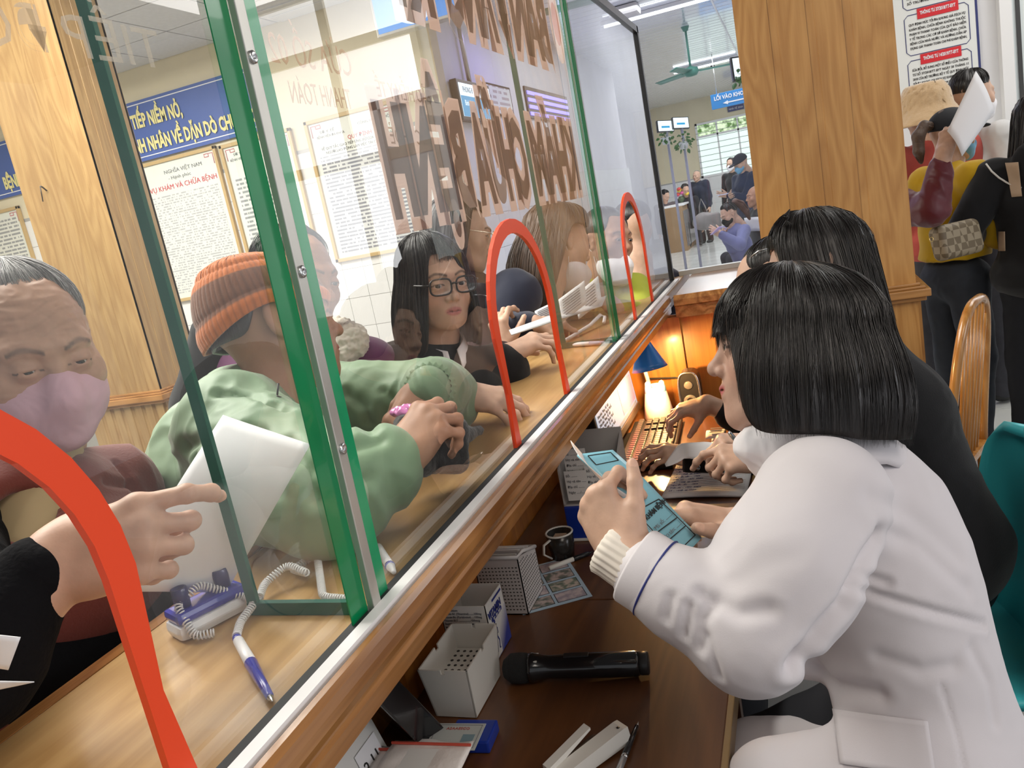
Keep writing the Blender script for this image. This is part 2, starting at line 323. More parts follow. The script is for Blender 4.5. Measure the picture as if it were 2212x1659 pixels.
def nets(D, lo, h):
    s = D < 0; c = np.zeros(tuple(np.array(D.shape) - 1), dtype=np.int8)
    cor = [(i, j, k) for i in (0, 1) for j in (0, 1) for k in (0, 1)]
    sh = c.shape
    for i, j, k in cor: c += s[i:i + sh[0], j:j + sh[1], k:k + sh[2]]
    act = (c > 0) & (c < 8); ids = np.full(sh, -1, dtype=np.int64); I, J, K = np.nonzero(act); nn = len(I); ids[I, J, K] = np.arange(nn)
    acc = np.zeros((nn, 3)); cnt = np.zeros(nn)
    for a in cor:
        for ax in range(3):
            if a[ax]: continue
            b = list(a); b[ax] = 1
            da = D[I + a[0], J + a[1], K + a[2]]; db = D[I + b[0], J + b[1], K + b[2]]; m = (da < 0) != (db < 0)
            t = np.where(m, da / np.where(m, da - db, 1), 0)
            pos = np.array(a, float)[None, :].repeat(nn, 0); pos[:, ax] += t; acc[m] += pos[m]; cnt[m] += 1
    V = lo + h * (np.stack([I, J, K], 1) + acc / cnt[:, None])
    Fs = []
    for ax in range(3):
        u, w = (ax + 1) % 3, (ax + 2) % 3
        sl0 = [slice(None)] * 3; sl1 = [slice(None)] * 3; sl0[ax] = slice(0, -1); sl1[ax] = slice(1, None)
        e = s[tuple(sl0)] != s[tuple(sl1)]
        idx = np.stack(np.nonzero(e), 1)
        ok = (idx[:, u] >= 1) & (idx[:, w] >= 1) & (idx[:, u] < sh[u]) & (idx[:, w] < sh[w]); idx = idx[ok]
        if not len(idx): continue
        q = []
        for du, dw in ((-1, -1), (0, -1), (0, 0), (-1, 0)):
            t = idx.copy(); t[:, u] += du; t[:, w] += dw; q.append(ids[t[:, 0], t[:, 1], t[:, 2]])
        q = np.stack(q, 1); flip = ~s[idx[:, 0], idx[:, 1], idx[:, 2]]; q[flip] = q[flip][:, ::-1]; Fs.append(q)
    F = np.concatenate(Fs); F = F[(F >= 0).all(1)]
    return V, F
def normals(V, F):
    N = np.zeros_like(V); n = np.cross(V[F[:, 2]] - V[F[:, 0]], V[F[:, 3]] - V[F[:, 1]])
    for k in range(4): np.add.at(N, F[:, k], n)
    return N / (np.linalg.norm(N, axis=1)[:, None] + 1e-12)
def smooth_mesh(V, F, it=2, lam=.5):
    E = np.concatenate([F[:, [0, 1]], F[:, [1, 2]], F[:, [2, 3]], F[:, [3, 0]]])
    for _ in range(it):
        S = np.zeros_like(V); c = np.zeros(len(V)); np.add.at(S, E[:, 0], V[E[:, 1]]); np.add.at(c, E[:, 0], 1); V = V + lam * (S / np.maximum(c, 1)[:, None] - V)
    return V
def folds(V, F, amp, sc, seed=1, stretch=(1, 1, 1)):
    """cloth wrinkles: ridged warped noise pushed along the normals"""
    N = normals(V, F); P = V * np.asarray(stretch); w = np.stack([vnoise(P, sc * .6, seed + 3), vnoise(P, sc * .6, seed + 4), vnoise(P, sc * .6, seed + 5)], 1) * .5 / sc
    r = 1 - 2 * np.abs(vnoise(P + w, sc, seed)); r2 = 1 - 2 * np.abs(vnoise(P + w * 2, sc * 2.1, seed + 9))
    return V + N * (amp * (r * .7 + r2 * .35))[:, None]
def crease(V, F, lines, push=1.0):
    """named folds: polylines (pts, depth, width); positive depth cuts in"""
    N = normals(V, F); off = np.zeros(len(V))
    for pts, dep, wid in lines:
        P = np.asarray(pts, float); dm = np.full(len(V), 9.)
        for a, b in zip(P[:-1], P[1:]):
            ba = b - a; t = np.clip((V - a) @ ba / (ba @ ba), 0, 1); dm = np.minimum(dm, np.linalg.norm(V - a - t[:, None] * ba, axis=1))
        off += -dep * np.exp(-(dm / wid) ** 2) + .18 * dep * np.exp(-((dm - 2.0 * wid) / wid) ** 2)
    return V + N * (off * push)[:, None]
def merge(parts):
    """join (V,F,C) pieces into one mesh"""
    Vs, Fs, Cs, b = [], [], [], 0
    for V, F, C in parts: Vs.append(V); Fs.append(F + b); Cs.append(C); b += len(V)
    return np.concatenate(Vs), np.concatenate(Fs), np.concatenate(Cs)
# ------------------------------------------------------------------ people
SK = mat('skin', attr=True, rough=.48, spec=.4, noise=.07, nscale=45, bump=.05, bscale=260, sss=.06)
EYEM = mat('eyeball', attr=True, rough=.12, spec=.6)
class Fr:
    """local frame: x = the person's right, y = forward, z = up"""
    def __init__(s, pos, fwd, up, sc=1.0):
        s.o = np.asarray(pos, float); s.y = nrm(fwd); u = np.asarray(up, float); s.x = nrm(np.cross(s.y, u)); s.z = np.cross(s.x, s.y); s.s = sc; s.R = np.stack([s.x, s.y, s.z], 1)
    def w(s, P): return s.o + (np.asarray(P, float) * s.s) @ s.R.T
    def l(s, P): return ((np.asarray(P, float) - s.o) @ s.R) / s.s
    def v(s, d): return s.R @ np.asarray(d, float)
def head_piece(fr, h=.003, skin=(.50, .31, .23), lip=(.42, .14, .12), brow=(.035, .025, .02), age=0., wide=1.0, jaw=1.0, nose=1.0, eye_open=1.0, lash=True, hairline=None, hair_col=(.02, .017, .015), blush=.25, neck=None, lipfull=1.0, smile=0.):
    w = wide; J = jaw
    P = [ell((0, -.014, .034), (.074 * w, .096, .084), k=.02), ell((0, .03, -.025), (.0615 * w, .06, .084 * J), k=.03)]
    for s in (-1, 1):
        P += [cone((s * .052 * w, -.005, -.04), (s * .026 * w, .058, -.088 * J), .017, .016, .03), ball((s * .045 * w, .054, -.022), .024, .025), cone((s * .012, .089, .03), (s * .043 * w, .07, .029), .0085, .008, .018)]
    P += [ball((0, .07, -.092 * J), .0195, .025), ell((0, .072, -.054), (.03, .021, .026), k=.02)]
    for s in (-1, 1):
        P += [ball((s * .031, .1, .006), .0135, .014, -1), ell((s * .031, .0795, .005), (.0165, .0135, .0135), k=.008)]
    n = nose
    P += [cone((0, .083, .018), (0, .1045 + .004 * (n - 1), -.02), .0065, .0085, .016), ball((0, .1055 + .004 * (n - 1), -.0245), .0098 * n, .008), ball((.0115 * n, .0955, -.0285), .0078, .006), ball((-.0115 * n, .0955, -.0285), .0078, .006), ball((.0058, .101, -.0345), .0034, .003, -1), ball((-.0058, .101, -.0345), .0034, .003, -1)]
    lf = lipfull; sm = smile * .005
    P += [cone((-.0195, .0835, -.0565 + sm), (-.004, .0938, -.0535), .0035 * lf, .0055 * lf, .005), cone((.0195, .0835, -.0565 + sm), (.004, .0938, -.0535), .0035 * lf, .0055 * lf, .005), cone((-.012, .0885, -.0635), (.012, .0885, -.0635), .0062 * lf, .0062 * lf, .006), cone((-.017, .094, -.0585 + sm * .7), (.017, .094, -.0585 + sm * .7), .0016, .0016, .003, -1)]
    for s in (-1, 1):   # ears, eye slits
        Re = np.stack([nrm((1, .35 * s * s, 0)), nrm((-.35, 1, .2)), (0, 0, 1.)], 1) if s > 0 else np.stack([nrm((1, -.35, 0)), nrm((.35, 1, .2)), (0, 0, 1.)], 1)
        P += [ell((s * .076 * w, -.012, .0), (.0075, .018, .031), Re, .006), ell((s * .083 * w, -.006, .002), (.005, .0105, .02), Re, .005, -1), ell((s * .0755 * w, .0, -.002), (.005, .005, .007), None, .004), ball((s * .074 * w, -.004, -.026), .0068, .006)]
        if eye_open > 0: P += [ell((s * .0312, .094, .0045), (.0132, .012, .0048 * eye_open), None, .0015, -1)]
    if neck is not None: P += [cone((0, -.022, -.045), neck[0], .052 * w, .053, .03), cone(neck[0], neck[1], .053, .056, .03)]
    V, F = sculpt(P, h)
    C = np.tile(np.asarray(skin, float), (len(V), 1))
    x, y, z = V.T; ax = np.abs(x)
    def blend(m, c):
        m = np.clip(m, 0, 1)[:, None]; C[:] = C * (1 - m) + np.asarray(c) * m
    front = np.clip((y - .05) / .02, 0, 1)
    blend(blush * front * np.exp(-(((ax - .043) / .02) ** 2 + ((z + .03) / .02) ** 2)), np.asarray(skin) * (1.05, .78, .75))
    lipm = np.clip(1.25 - np.sqrt((x / .0225) ** 2 + ((z + .0585 - sm * (ax / .02) ** 2) / (.0112 * lf)) ** 2) ** 3, 0, 1) * (y > .072)
    blend(lipm * 1.2, lip); blend((np.abs(z + .0585 - sm * .7) < .0014) * (ax < .0195) * (y > .078) * .75, np.asarray(lip) * .35)
    bz = .0275 + .006 * np.sin(np.clip((ax - .012) / .036, 0, 1) * math.pi * .8) - .004 * np.clip((ax - .036) / .014, 0, 1)
    blend(np.exp(-((z - bz) / .0034) ** 4) * ((ax > .011) & (ax < .05)) * (y > .05) * .82, brow)
    sock = np.exp(-(((ax - .031) / .019) ** 2 + ((z - .006) / .011) ** 2) * 1.3) * (y > .05); blend(sock * (.22 + .12 * age), np.asarray(skin) * (.72, .6, .58))  # eye sockets: some shading painted into the skin colour, plus dark circles
    if lash:
        lid = np.abs(np.sqrt(((ax - .0312) / .0142) ** 2 + ((z - .0045) / (.0056 * max(eye_open, .25))) ** 2) - 1) < .17
        blend((lid & (z > .0035) & (y > .062)) * .85, (.03, .02, .018))
    if age > 0: blend(age * .35 * (vnoise(V, 60, 3) > .25) * (y > 0), np.asarray(skin) * .8); blend(age * .5 * np.exp(-((np.abs((z - .055) * 130 + 1.2 * np.sin(x * 50)) % 2 - 1) / .25) ** 2) * (y > .05) * (z > .045) * (z < .085), np.asarray(skin) * .72)
    if hairline is not None: blend(np.clip(hairline(x, y, z), 0, 1), hair_col)
    if age > 0:
        N = normals(V, F); V = V + N * (age * .0012 * (1 - 2 * np.abs(vnoise(V * (1, 1, 1.8), 70, 5))) * (y > .02))[:, None]
    return fr.w(V), F, C
def eyes(fr, root, gaze=(0, 1, 0), iris=(.03, .017, .01), r=.0118):
    g = nrm(gaze)
    for s in (-1, 1):
        u = nrm(np.cross(g, (0, 0, 1.))); w = np.cross(u, g); V, C, F = [], [], []; n = 20; rings = [0, 9, 13, 15, 30, 34, 45, 65, 90, 130, 179]
        for th in rings:
            t = math.radians(th); c = (.004, .004, .004) if th <= 13 else iris if th <= 30 else (.50, .46, .43)
            for k in range(n):
                a = 2 * math.pi * k / n; V.append(np.array((s * .0312, .0795, .0048)) + r * (g * math.cos(t) + math.sin(t) * (u * math.cos(a) + w * math.sin(a)))); C.append(c)
        for i in range(len(rings) - 1): F += [(i * n + k, i * n + (k + 1) % n, (i + 1) * n + (k + 1) % n, (i + 1) * n + k) for k in range(n)]
        mesh_np('eye', fr.w(V), F, EYEM, root, np.array(C))
def hand_prims(W, d, n, right=True, curl=(20, 25, 30, 35), spread=1.0, thumb=(45, .35, 20), sc=1.0, col=None, elbow=None, nail=(.62, .40, .34), wr=.027, fa=None):
    """curl: per finger base bend in degrees or (mcp, pip, dip); thumb: (abduction deg, opposition, bend deg)"""
    W = np.asarray(W, float); d = nrm(d); n = np.asarray(n, float); n = nrm(n - d * d.dot(n)); s = np.cross(n, d) if right else np.cross(d, n); P = []
    off = (.029, .0098, -.0098, -.028); fw = (.086, .09, .086, .077); L = ((.042, .026, .021), (.046, .029, .022), (.042, .027, .021), (.033, .02, .019)); rad = (.0088, .009, .0086, .0076)
    K = [W + sc * (d * fw[i] + s * off[i] - n * (0, -.002, 0, .004)[i]) for i in range(4)]
    for i in range(4): P.append(cone(W + sc * (s * off[i] * .55 + d * .012), K[i], .0135 * sc, .0108 * sc, .018, 1, col))
    P.append(ell(W + sc * (d * .035 + s * .024 - n * .008), (.018 * sc, .03 * sc, .014 * sc), np.stack([s, d, n], 1), .015, 1, col))
    P.append(ell(W + sc * (d * .035 - s * .022 - n * .006), (.015 * sc, .032 * sc, .013 * sc), np.stack([s, d, n], 1), .015, 1, col))
    for i in range(4):
        c = curl[i]; c = (c, c * 1.15, c * .7) if np.isscalar(c) else c; a = 0; p = K[i]; sp = math.radians((7, 1.5, -4, -11)[i] * spread); f0 = d * math.cos(sp) + s * math.sin(sp); r = rad[i] * sc
        for j in range(3):
            a += math.radians(c[j]); q = p + sc * L[i][j] * (f0 * math.cos(a) - n * math.sin(a)); r2 = r * (.93 if j < 2 else .82)
            P.append(cone(p, q, r, r2, .004 if j else .009, 1, col)); P.append(ball(p + n * .0012 * sc, r * 1.04, .004, 1, col)); up = f0 * math.sin(a) + n * math.cos(a); e = (q - p) / np.linalg.norm(q - p); p = q; r = r2
        sv = np.cross(e, up); P.append(ell(q - e * .001 * sc + up * r * .72, (.0052 * sc, .0075 * sc, .0028 * sc), np.stack([sv, e, up], 1), .001, 1, nail))
    ab, op, bd = thumb; t0 = W + sc * (d * .02 + s * .024 - n * .006); td = nrm(d * math.cos(math.radians(ab)) + s * math.sin(math.radians(ab)) - n * op); t1 = t0 + td * .036 * sc
    b = math.radians(bd); td2 = nrm(td * math.cos(b) - s * math.sin(b) * .8 - n * math.sin(b) * .3); t2 = t1 + td2 * .031 * sc; td3 = nrm(td2 * math.cos(b * .6) - s * math.sin(b * .6)); t3 = t2 + td3 * .024 * sc
    P += [cone(t0, t1, .0155 * sc, .0118 * sc, .014, 1, col), cone(t1, t2, .0112 * sc, .0098 * sc, .004, 1, col), cone(t2, t3, .0098 * sc, .0078 * sc, .004, 1, col)]
    up = nrm(s + n * .6 - td3 * td3.dot(s + n * .6)); P.append(ell(t3 + up * .0058 * sc - td3 * .001, (.006 * sc, .0085 * sc, .003 * sc), np.stack([np.cross(td3, up), td3, up], 1), .001, 1, nail))
    if elbow is not None:
        e = np.asarray(elbow, float); m = W + (e - W) * .35
        P += [cone(W + s * .008 * sc, m + s * .006, wr * .8 * sc, wr * 1.15 * sc, .02, 1, col), cone(W - s * .008 * sc, m - s * .006, wr * .8 * sc, wr * 1.15 * sc, .02, 1, col), cone(m, e, wr * 1.25 * sc, wr * 1.5 * sc, .02, 1, col)]
    return P
def hand_piece(h, skin, **k):
    sk = np.asarray(skin); V, F, C = sculpt(hand_prims(col=None, nail=tuple(sk * (1.22, 1.2, 1.22)), **k), h, True, skin)
    C = C * (1 + .10 * vnoise(V, 55, 2))[:, None]; return V, F, C
def ik(S, W, L1, L2, pole):
    S = np.asarray(S, float); W = np.asarray(W, float); d = W - S; D = min(np.linalg.norm(d), (L1 + L2) * .999); u = nrm(d); a = (L1 * L1 - L2 * L2 + D * D) / (2 * D); hgt = math.sqrt(max(L1 * L1 - a * a, 0)); p = np.asarray(pole, float); p = nrm(p - u * u.dot(p)); return S + u * a + p * hgt
def ribbons(name, P, r, m, root, flow=None, taper=True):
    """many hair strands: P (n, t, 3)"""
    n, t, _ = P.shape; T = np.gradient(P, axis=1); T /= np.linalg.norm(T, axis=2)[..., None] + 1e-9
    a = np.cross(T, np.array((.3, .5, .8))); a /= np.linalg.norm(a, axis=2)[..., None] + 1e-9; b = np.cross(T, a)
    rr = np.full(t, r) * (np.interp(np.linspace(0, 1, t), (0, .1, .7, 1), (.6, 1, .9, .15)) if taper else 1)
    V = np.stack([P + rr[None, :, None] * (a * math.cos(k * 2.0944) + b * math.sin(k * 2.0944)) for k in range(3)], 2)   # n,t,3,3
    base = (np.arange(n)[:, None] * t + np.arange(t - 1)[None, :])[..., None] * 3
    F = np.concatenate([np.stack([base[..., 0] + k, base[..., 0] + (k + 1) % 3, base[..., 0] + 3 + (k + 1) % 3, base[..., 0] + 3 + k], -1).reshape(-1, 4) for k in range(3)])
    uv = np.stack([np.repeat(np.random.rand(n), t * 3), np.tile(np.repeat(np.linspace(0, 1, t), 3), n)], 1)
    return mesh_np(name, V.reshape(-1, 3), F, m, root, None, uv)
class Hair:
    """hair as combed sheet: azimuth a (0 = forehead, + = the person's right), arc over the skull, then a free fall along `down`"""
    def __init__(s, fr, hem, c=(0, -.012, .036), r=(.081, .103, .092), down=(0, 0, -1), clump=.004, cf=26, flare=None, crown=(0, -.01), seed=1):
        s.fr, s.hem, s.c, s.r, s.down, s.cl, s.cf, s.fl, s.crown, s.seed = fr, hem, np.array(c), np.array(r), nrm(down), clump, cf, flare, crown, seed
    def pos(s, a, t, lift=0.):
        a = np.asarray(a, float); t = np.asarray(t, float); th, dr = s.hem(a); thr = np.radians(th); R = .095; tot = thr * R + dr; q = t * tot
        ang = np.minimum(q / R, thr); ex = np.maximum(q - thr * R, 0); rad = np.stack([np.sin(a), np.cos(a), np.zeros_like(a)], -1)
        cl = s.cl * vnoise(np.stack([np.sin(a) * s.cf / 6.28, np.cos(a) * s.cf / 6.28, t * 1.3], -1).reshape(-1, 3), 1.0, s.seed).reshape(a.shape) * np.clip(t * 3, 0, 1) + lift
        eg = 1 - .13 * np.clip((t - .5) / .5, 0, 1) ** 2 * (1 - np.clip(dr / .02, 0, 1)); rr = (s.r + cl[..., None]) * eg[..., None]; P = s.c + rr * np.stack([np.sin(ang) * np.sin(a), np.sin(ang) * np.cos(a), np.cos(ang)], -1)
        P[..., :2] += np.asarray(s.crown) * (np.cos(ang) ** 2)[..., None]
        P = P + s.down * ex[..., None]
        if s.fl is not None: P = P + rad * s.fl(a, ex)[..., None]
        return s.fr.w(P)
    def mesh(s, name, m, root, na=120, nt=26, thick=.006):
        A, T = np.meshgrid(np.linspace(-math.pi, math.pi, na, endpoint=False), np.linspace(.0, 1, nt), indexing='ij'); O = s.pos(A, T); I = s.pos(A, T, -thick); k = na * nt
        V = np.concatenate([O.reshape(-1, 3), I.reshape(-1, 3)]); F = []
        i, j = np.meshgrid(np.arange(na), np.arange(nt - 1), indexing='ij'); i2 = (i + 1) % na
        q = np.stack([i * nt + j, i * nt + j + 1, i2 * nt + j + 1, i2 * nt + j], -1).reshape(-1, 4); F = [q, q[:, ::-1] + k]
        e = np.arange(na); e2 = (e + 1) % na; F.append(np.stack([e * nt + nt - 1, e * nt + nt - 1 + k, e2 * nt + nt - 1 + k, e2 * nt + nt - 1], -1))
        uv = np.stack([A.ravel() / 6.2832 * 1.0, T.ravel()], 1); uv = np.concatenate([uv, uv])
        return mesh_np(name, V, np.concatenate(F), m, root, None, uv)
    def strands(s, name, n, m, root, arange=(-math.pi, math.pi), t0=.05, over=.03, r=.0006, lift=.003, nt=12, wander=.05):
        a = np.random.uniform(*arange, n); L = np.random.uniform(-.001, lift, n); st = np.random.uniform(t0, .5, n) * (np.random.rand(n) < .6) + t0; en = 1 + np.random.uniform(-.04, over, n)
        t = np.linspace(0, 1, nt); T = st[:, None] + (en - st)[:, None] * t; A = a[:, None] + np.random.normal(0, wander, n)[:, None] * t + .012 * np.sin(t * 6 + a[:, None] * 40)
        return ribbons(name, s.pos(A, T, L[:, None] * np.clip(t * 4, 0, 1)), r, m, root)
def tuft(name, pts, rad, m, root, n=300, r=.0008, core=True, k=.01, h=.004, seed=0):
    """a tail or lock: soft core plus strands along a curve"""
    P = np.array([np.asarray(p, float) for p in pts]); rng = np.random.RandomState(seed); T = np.gradient(P, axis=0); T /= np.linalg.norm(T, axis=1)[:, None]; u = np.cross(T, (.2, .3, .93)); u /= np.linalg.norm(u, axis=1)[:, None] + 1e-9; w = np.cross(T, u); rad = np.asarray(rad, float)
    th = rng.uniform(0, 6.283, n); q = np.sqrt(rng.uniform(.55, 1.12, n)); S = P[None] + (rad[None] * q[:, None])[..., None] * (np.cos(th)[:, None, None] * u[None] + np.sin(th)[:, None, None] * w[None])
    tt = np.linspace(0, 1, len(P)); fine = np.linspace(0, 1, 14); S = np.stack([np.stack([np.interp(fine, tt, S[i, :, c]) for c in range(3)], 1) for i in range(n)])
    o = ribbons(name, S, r, m, root)
    if core:
        V, F = sculpt(chain(P, rad * .93, k), h); ax = P[-1] - P[0]; f = np.stack([vnoise(V, 30, 3) * .5, (V - P[0]) @ ax / (ax @ ax)], 1); mesh_np(name, V, F, m, root, None, f)
    return o
def surf(bv, x, y):
    h = bv.ray_cast(Vector(EYE), Vector(at(x, y, 1.0) - EYE)); return None if h[0] is None else np.array(h[0])
def patch_on(obj, corners, name, m, off=.003, n=14, th=.002):
    """a sewn-on patch lying on a garment; corners as seen (tl, tr, br, bl)"""
    from mathutils.bvhtree import BVHTree
    me = obj.data; bv = BVHTree.FromPolygons([tuple(v.co) for v in me.vertices], [tuple(p.vertices) for p in me.polygons]); c = [np.array(q, float) for q in corners]
    def f(u, v):
        p = (c[0] * (1 - u) + c[1] * u) * (1 - v) + (c[3] * (1 - u) + c[2] * u) * v; s = surf(bv, *p)
        if s is None: s = surf(bv, *(p * .5 + (c[0] + c[1] + c[2] + c[3]) * .125)); s = at(p[0], p[1], 3.4) if s is None else s
        return s + nrm(EYE - s) * off
    b = MB(); b.sheet(f, n, max(3, n // 2), th); return b.build(name, m, obj)
def cloth(name, prims, h, m, root, amp=.004, sc=9, seed=1, lines=(), sm=1, colored=False, default=(.5, .5, .5), st=(1, 1, 1)):
    r = sculpt(prims, h, colored, default); V, F = r[0], r[1]
    if sm: V = smooth_mesh(V, F, sm)
    if amp: V = folds(V, F, amp, sc, seed, st)
    if lines:
        from mathutils.bvhtree import BVHTree
        bv = BVHTree.FromPolygons([tuple(v) for v in V], [tuple(int(i) for i in f) for f in F]); L2 = []
        for pts, dep, wid in lines:
            if len(pts[0]) == 3: L2.append((pts, dep, wid)); continue
            q = []
            for (xa, ya), (xb, yb) in zip(pts[:-1], pts[1:]):
                for k in range(6): q.append(surf(bv, xa + (xb - xa) * k / 6, ya + (yb - ya) * k / 6))
            q = [p for p in q + [surf(bv, *pts[-1])] if p is not None]
            if len(q) > 1: L2.append((q, dep, wid))
        V = crease(V, F, L2)
    return mesh_np(name, V, F, m, root, r[2] if colored else None)
def torso(pel, che, nek, X, sl, sr, bulk=1.0, k=.07, depth=.115, hip=.165, waist=.145, chw=.16):
    pel, che, nek, X = [np.asarray(v, float) for v in (pel, che, nek, X)]; ax = nrm(che - pel); X = nrm(X - ax * ax.dot(X)); Y = np.cross(ax, X); R = np.stack([X, Y, ax], 1); mid = (pel * .5 + che * .5); L = np.linalg.norm(che - pel); b = bulk
    P = [ell(pel, (hip * b, depth * 1.05 * b, .13), R, k), ell(mid, (waist * b, depth * .95 * b, L * .5), R, k), ell(che, (chw * b, depth * b, .15), R, k)]
    for s in (sl, sr): P.append(cone(che * .35 + nek * .65, s, .06 * b, .058 * b, .05))
    return P
def jacket_mat(name, c, rough=.75, bump=.12, bs=420, sheen=.15, noise=.06): return mat(name, c, rough=rough, bump=bump, bscale=bs, sheen=sheen, noise=noise, nscale=14, spec=.3)
def person(pieces, label):
    V, F, C = merge(pieces); o = rebase(mesh_np('person', V, F, SK, None, C)); return tag(o, label, 'person')
def glasses(fr, root, m, lens, w=.027, hgt=.019, y=.108, z=.003, r=.0013, rnd=.6, gap=.0335):
    mb = MB()
    for s in (-1, 1):
        pts = []
        for k in range(28):
            a = 2 * math.pi * k / 28; c, q = math.cos(a), math.sin(a); e = rnd
            pts.append(fr.w((s * gap + w * np.sign(c) * abs(c) ** e, y - .10 * max(0, abs(s * gap + w * c) - .02) , z + hgt * np.sign(q) * abs(q) ** e)))
        mb.tube(pts, r * 1.1, 6, closed=True); lo = MB(); lo.add(pts, [tuple(range(28))]); 
        if lens: lo.build('lens', lens, root)
        mb.tube([fr.w((s * (gap + w), y - .006, z + .006)), fr.w((s * .076, y - .022, z + .007)), fr.w((s * .079, -.0, z + .008)), fr.w((s * .078, -.025, z - .008))], r * 1.1, 6)
    mb.tube([fr.w((-.008, y, z + .004)), fr.w((0, y + .003, z + .007)), fr.w((.008, y, z + .004))], r * 1.2, 6)
    return mb.build('glasses', m, root)
def face_mask(fr, root, m, loopm, h=.0032, top=0.0, drop=0., wide=1.0, ridge=True, loops=True, sw=1.0):
    P = [ell((0, .048, -.052), (.063 * wide * sw, .062, .058), k=.02), ell((0, .03, -.04), (.0665 * sw, .06, .045), k=.02), ell((0, .074, -.088), (.03, .026, .022), k=.025)]
    P += [cone((0, .1, -.012), (0, .112, -.036), .012, .013, .022), cone((0, .108, -.038), (0, .098, -.085), .014, .016, .03)] if ridge else []
    Rt = np.stack([(1, 0, 0), nrm((0, 1, .26)), nrm((0, -.26, 1))], 1)
    P += [rbox((0, .0, .052 + top), (.2, .2, .06), .001, Rt, .004, -1), rbox((0, -.1, -.05), (.2, .105, .2), .001, None, .004, -1), rbox((0, 0, -.172), (.2, .2, .06), .001, np.stack([(1, 0, 0), nrm((0, 1, -.25)), nrm((0, .25, 1))], 1), .004, -1)]
    V, F = sculpt(P, h); V = V + np.array((0, -.002, -drop)); V = smooth_mesh(V, F, 1); V = folds(V, F, .0012, 38, 4); o = mesh_np('face_mask', fr.w(V), F, m, root)
    if loops:
        for s in (-1, 1):
            mb = MB(); mb.tube([fr.w((s * .0615 * sw, .012, -.026 - drop)), fr.w((s * .071, -.004, -.008)), fr.w((s * .076, -.02, .02)), fr.w((s * .077, -.03, .004))], .0012, 6)
            mb.tube([fr.w((s * .057 * sw, .012, -.075 - drop)), fr.w((s * .068, -.006, -.045)), fr.w((s * .076, -.026, -.022)), fr.w((s * .077, -.03, .004))], .0012, 6)
            mb.build('ear_loop', loopm, o)
    return o
def hemf(front, side, back, ffw=.75, sharp=.25):
    """hem(a) from three (angle deg, drop m) stations with smooth changes"""
    def f(a):
        b = np.abs((np.asarray(a) + math.pi) % (2 * math.pi) - math.pi); u = 1 / (1 + np.exp(-(b - ffw) / sharp * 4)); v = 1 / (1 + np.exp(-(b - 1.9) / .3 * 4))
        th = front[0] * (1 - u) + (side[0] * (1 - v) + back[0] * v) * u; dr = front[1] * (1 - u) + (side[1] * (1 - v) + back[1] * v) * u; return th, dr
    return f
BLACKHAIR = hair_mat('black_hair', (.006, .005, .005), (.022, .017, .015), .3)
# ------------------------------------------------------------------ setting
OAKZ = wood('oak_upright', (.40, .19, .052), (.50, .26, .08), (.56, .31, .11), 'z')
PALEOAK = wood('pale_oak', (.34, .205, .085), (.42, .27, .115), (.48, .33, .155), 'z')
OAKY = wood('oak_along', (.42, .24, .085), (.53, .325, .13), (.60, .39, .18), 'y', rough=.36)
OAKX = wood('oak_across', (.30, .14, .04), (.42, .21, .07), (.50, .28, .10), 'x')
NOSE = wood('varnished_nosing', (.22, .085, .022), (.38, .17, .05), (.48, .25, .09), 'y', rough=.25, coat=.5)
DESKW = wood('dark_desk', (.085, .030, .0095), (.125, .046, .014), (.16, .062, .020), 'y', scale=.8, rough=.42, bump=.05)
PANELW = wood('panel_veneer', (.34, .12, .02), (.45, .18, .033), (.54, .24, .05), 'z', rough=.35)
CREAM = mat('cream_paint', (.74, .66, .47), .8, noise=.03, nscale=3)
WHITEP = mat('white_paint', (.74, .74, .76), .75, noise=.03, nscale=3)
TILEW = mat('white_wall_tile', (.78, .78, .77), .25, noise=.04, nscale=2.5)
GROUT = mat('grout', (.42, .41, .39), .9)
FLOORT = mat('floor_tile', (.62, .63, .60), .16, noise=.05, nscale=3)
FLOORG = mat('floor_grout', (.30, .30, .29), .9)
CEILP = mat('ceiling_board', (.66, .66, .69), .85, noise=.05, nscale=30)
CEILD = mat('ceiling_gap', (.22, .22, .23), .9)
PVC = mat('ceiling_slat_white', (.70, .72, .78), .12, coat=.4)
WHITE = mat('white_enamel', (.80, .80, .80), .4)
BLACK = mat('black_plastic', (.012, .012, .013), .35)
BLACKR = mat('black_rubber', (.02, .022, .024), .6)
ALU = mat('aluminium', (.55, .54, .50), .38, metal=.75, noise=.08, nscale=12)
STEEL = mat('steel', (.6, .6, .6), .25, metal=1.)
GREEN = mat('green_tape', (.0, .20, .065), .22, noise=.12, nscale=10, coat=.3)
GREEND = mat('dark_green_edge', (.02, .12, .09), .3)
RED = mat('red_tape', (.80, .062, .012), .38)
GLASS = glass_mat('screen_glass', (.975, .985, .98), 1.75, .03, (.75, .76, .74))
GLASS2 = glass_mat('clear_acrylic', (.98, .99, .985), .8, .025, (.75, .76, .74))
PAPER = mat('paper', (.80, .80, .82), .8)
def on_x(x, *q): return on(0, x, *q)
# floor: one slab and the tiles one sees
b = MB(); b.box((-8, -4, -.1), (5, 22, -.004)); floor = struct(b.build('floor', FLOORG))
b = MB(); b.box((-.297, -.297, -.02), (.297, .297, 0), bev=.003); t0 = b.build('floor_tile', FLOORT, floor); first = True
for i in range(12):
    for j in range(30):
        x = -3.3 + i * .6; y = 3.9 + j * .6
        if (x > .6 and y > 6) or (x < -2.2 and y < 13): continue
        o = t0 if first else link(t0.copy()); first = False; o.parent = floor; o.matrix_parent_inverse = Matrix.Translation(-floor.location); o.location = (x, y, 0)
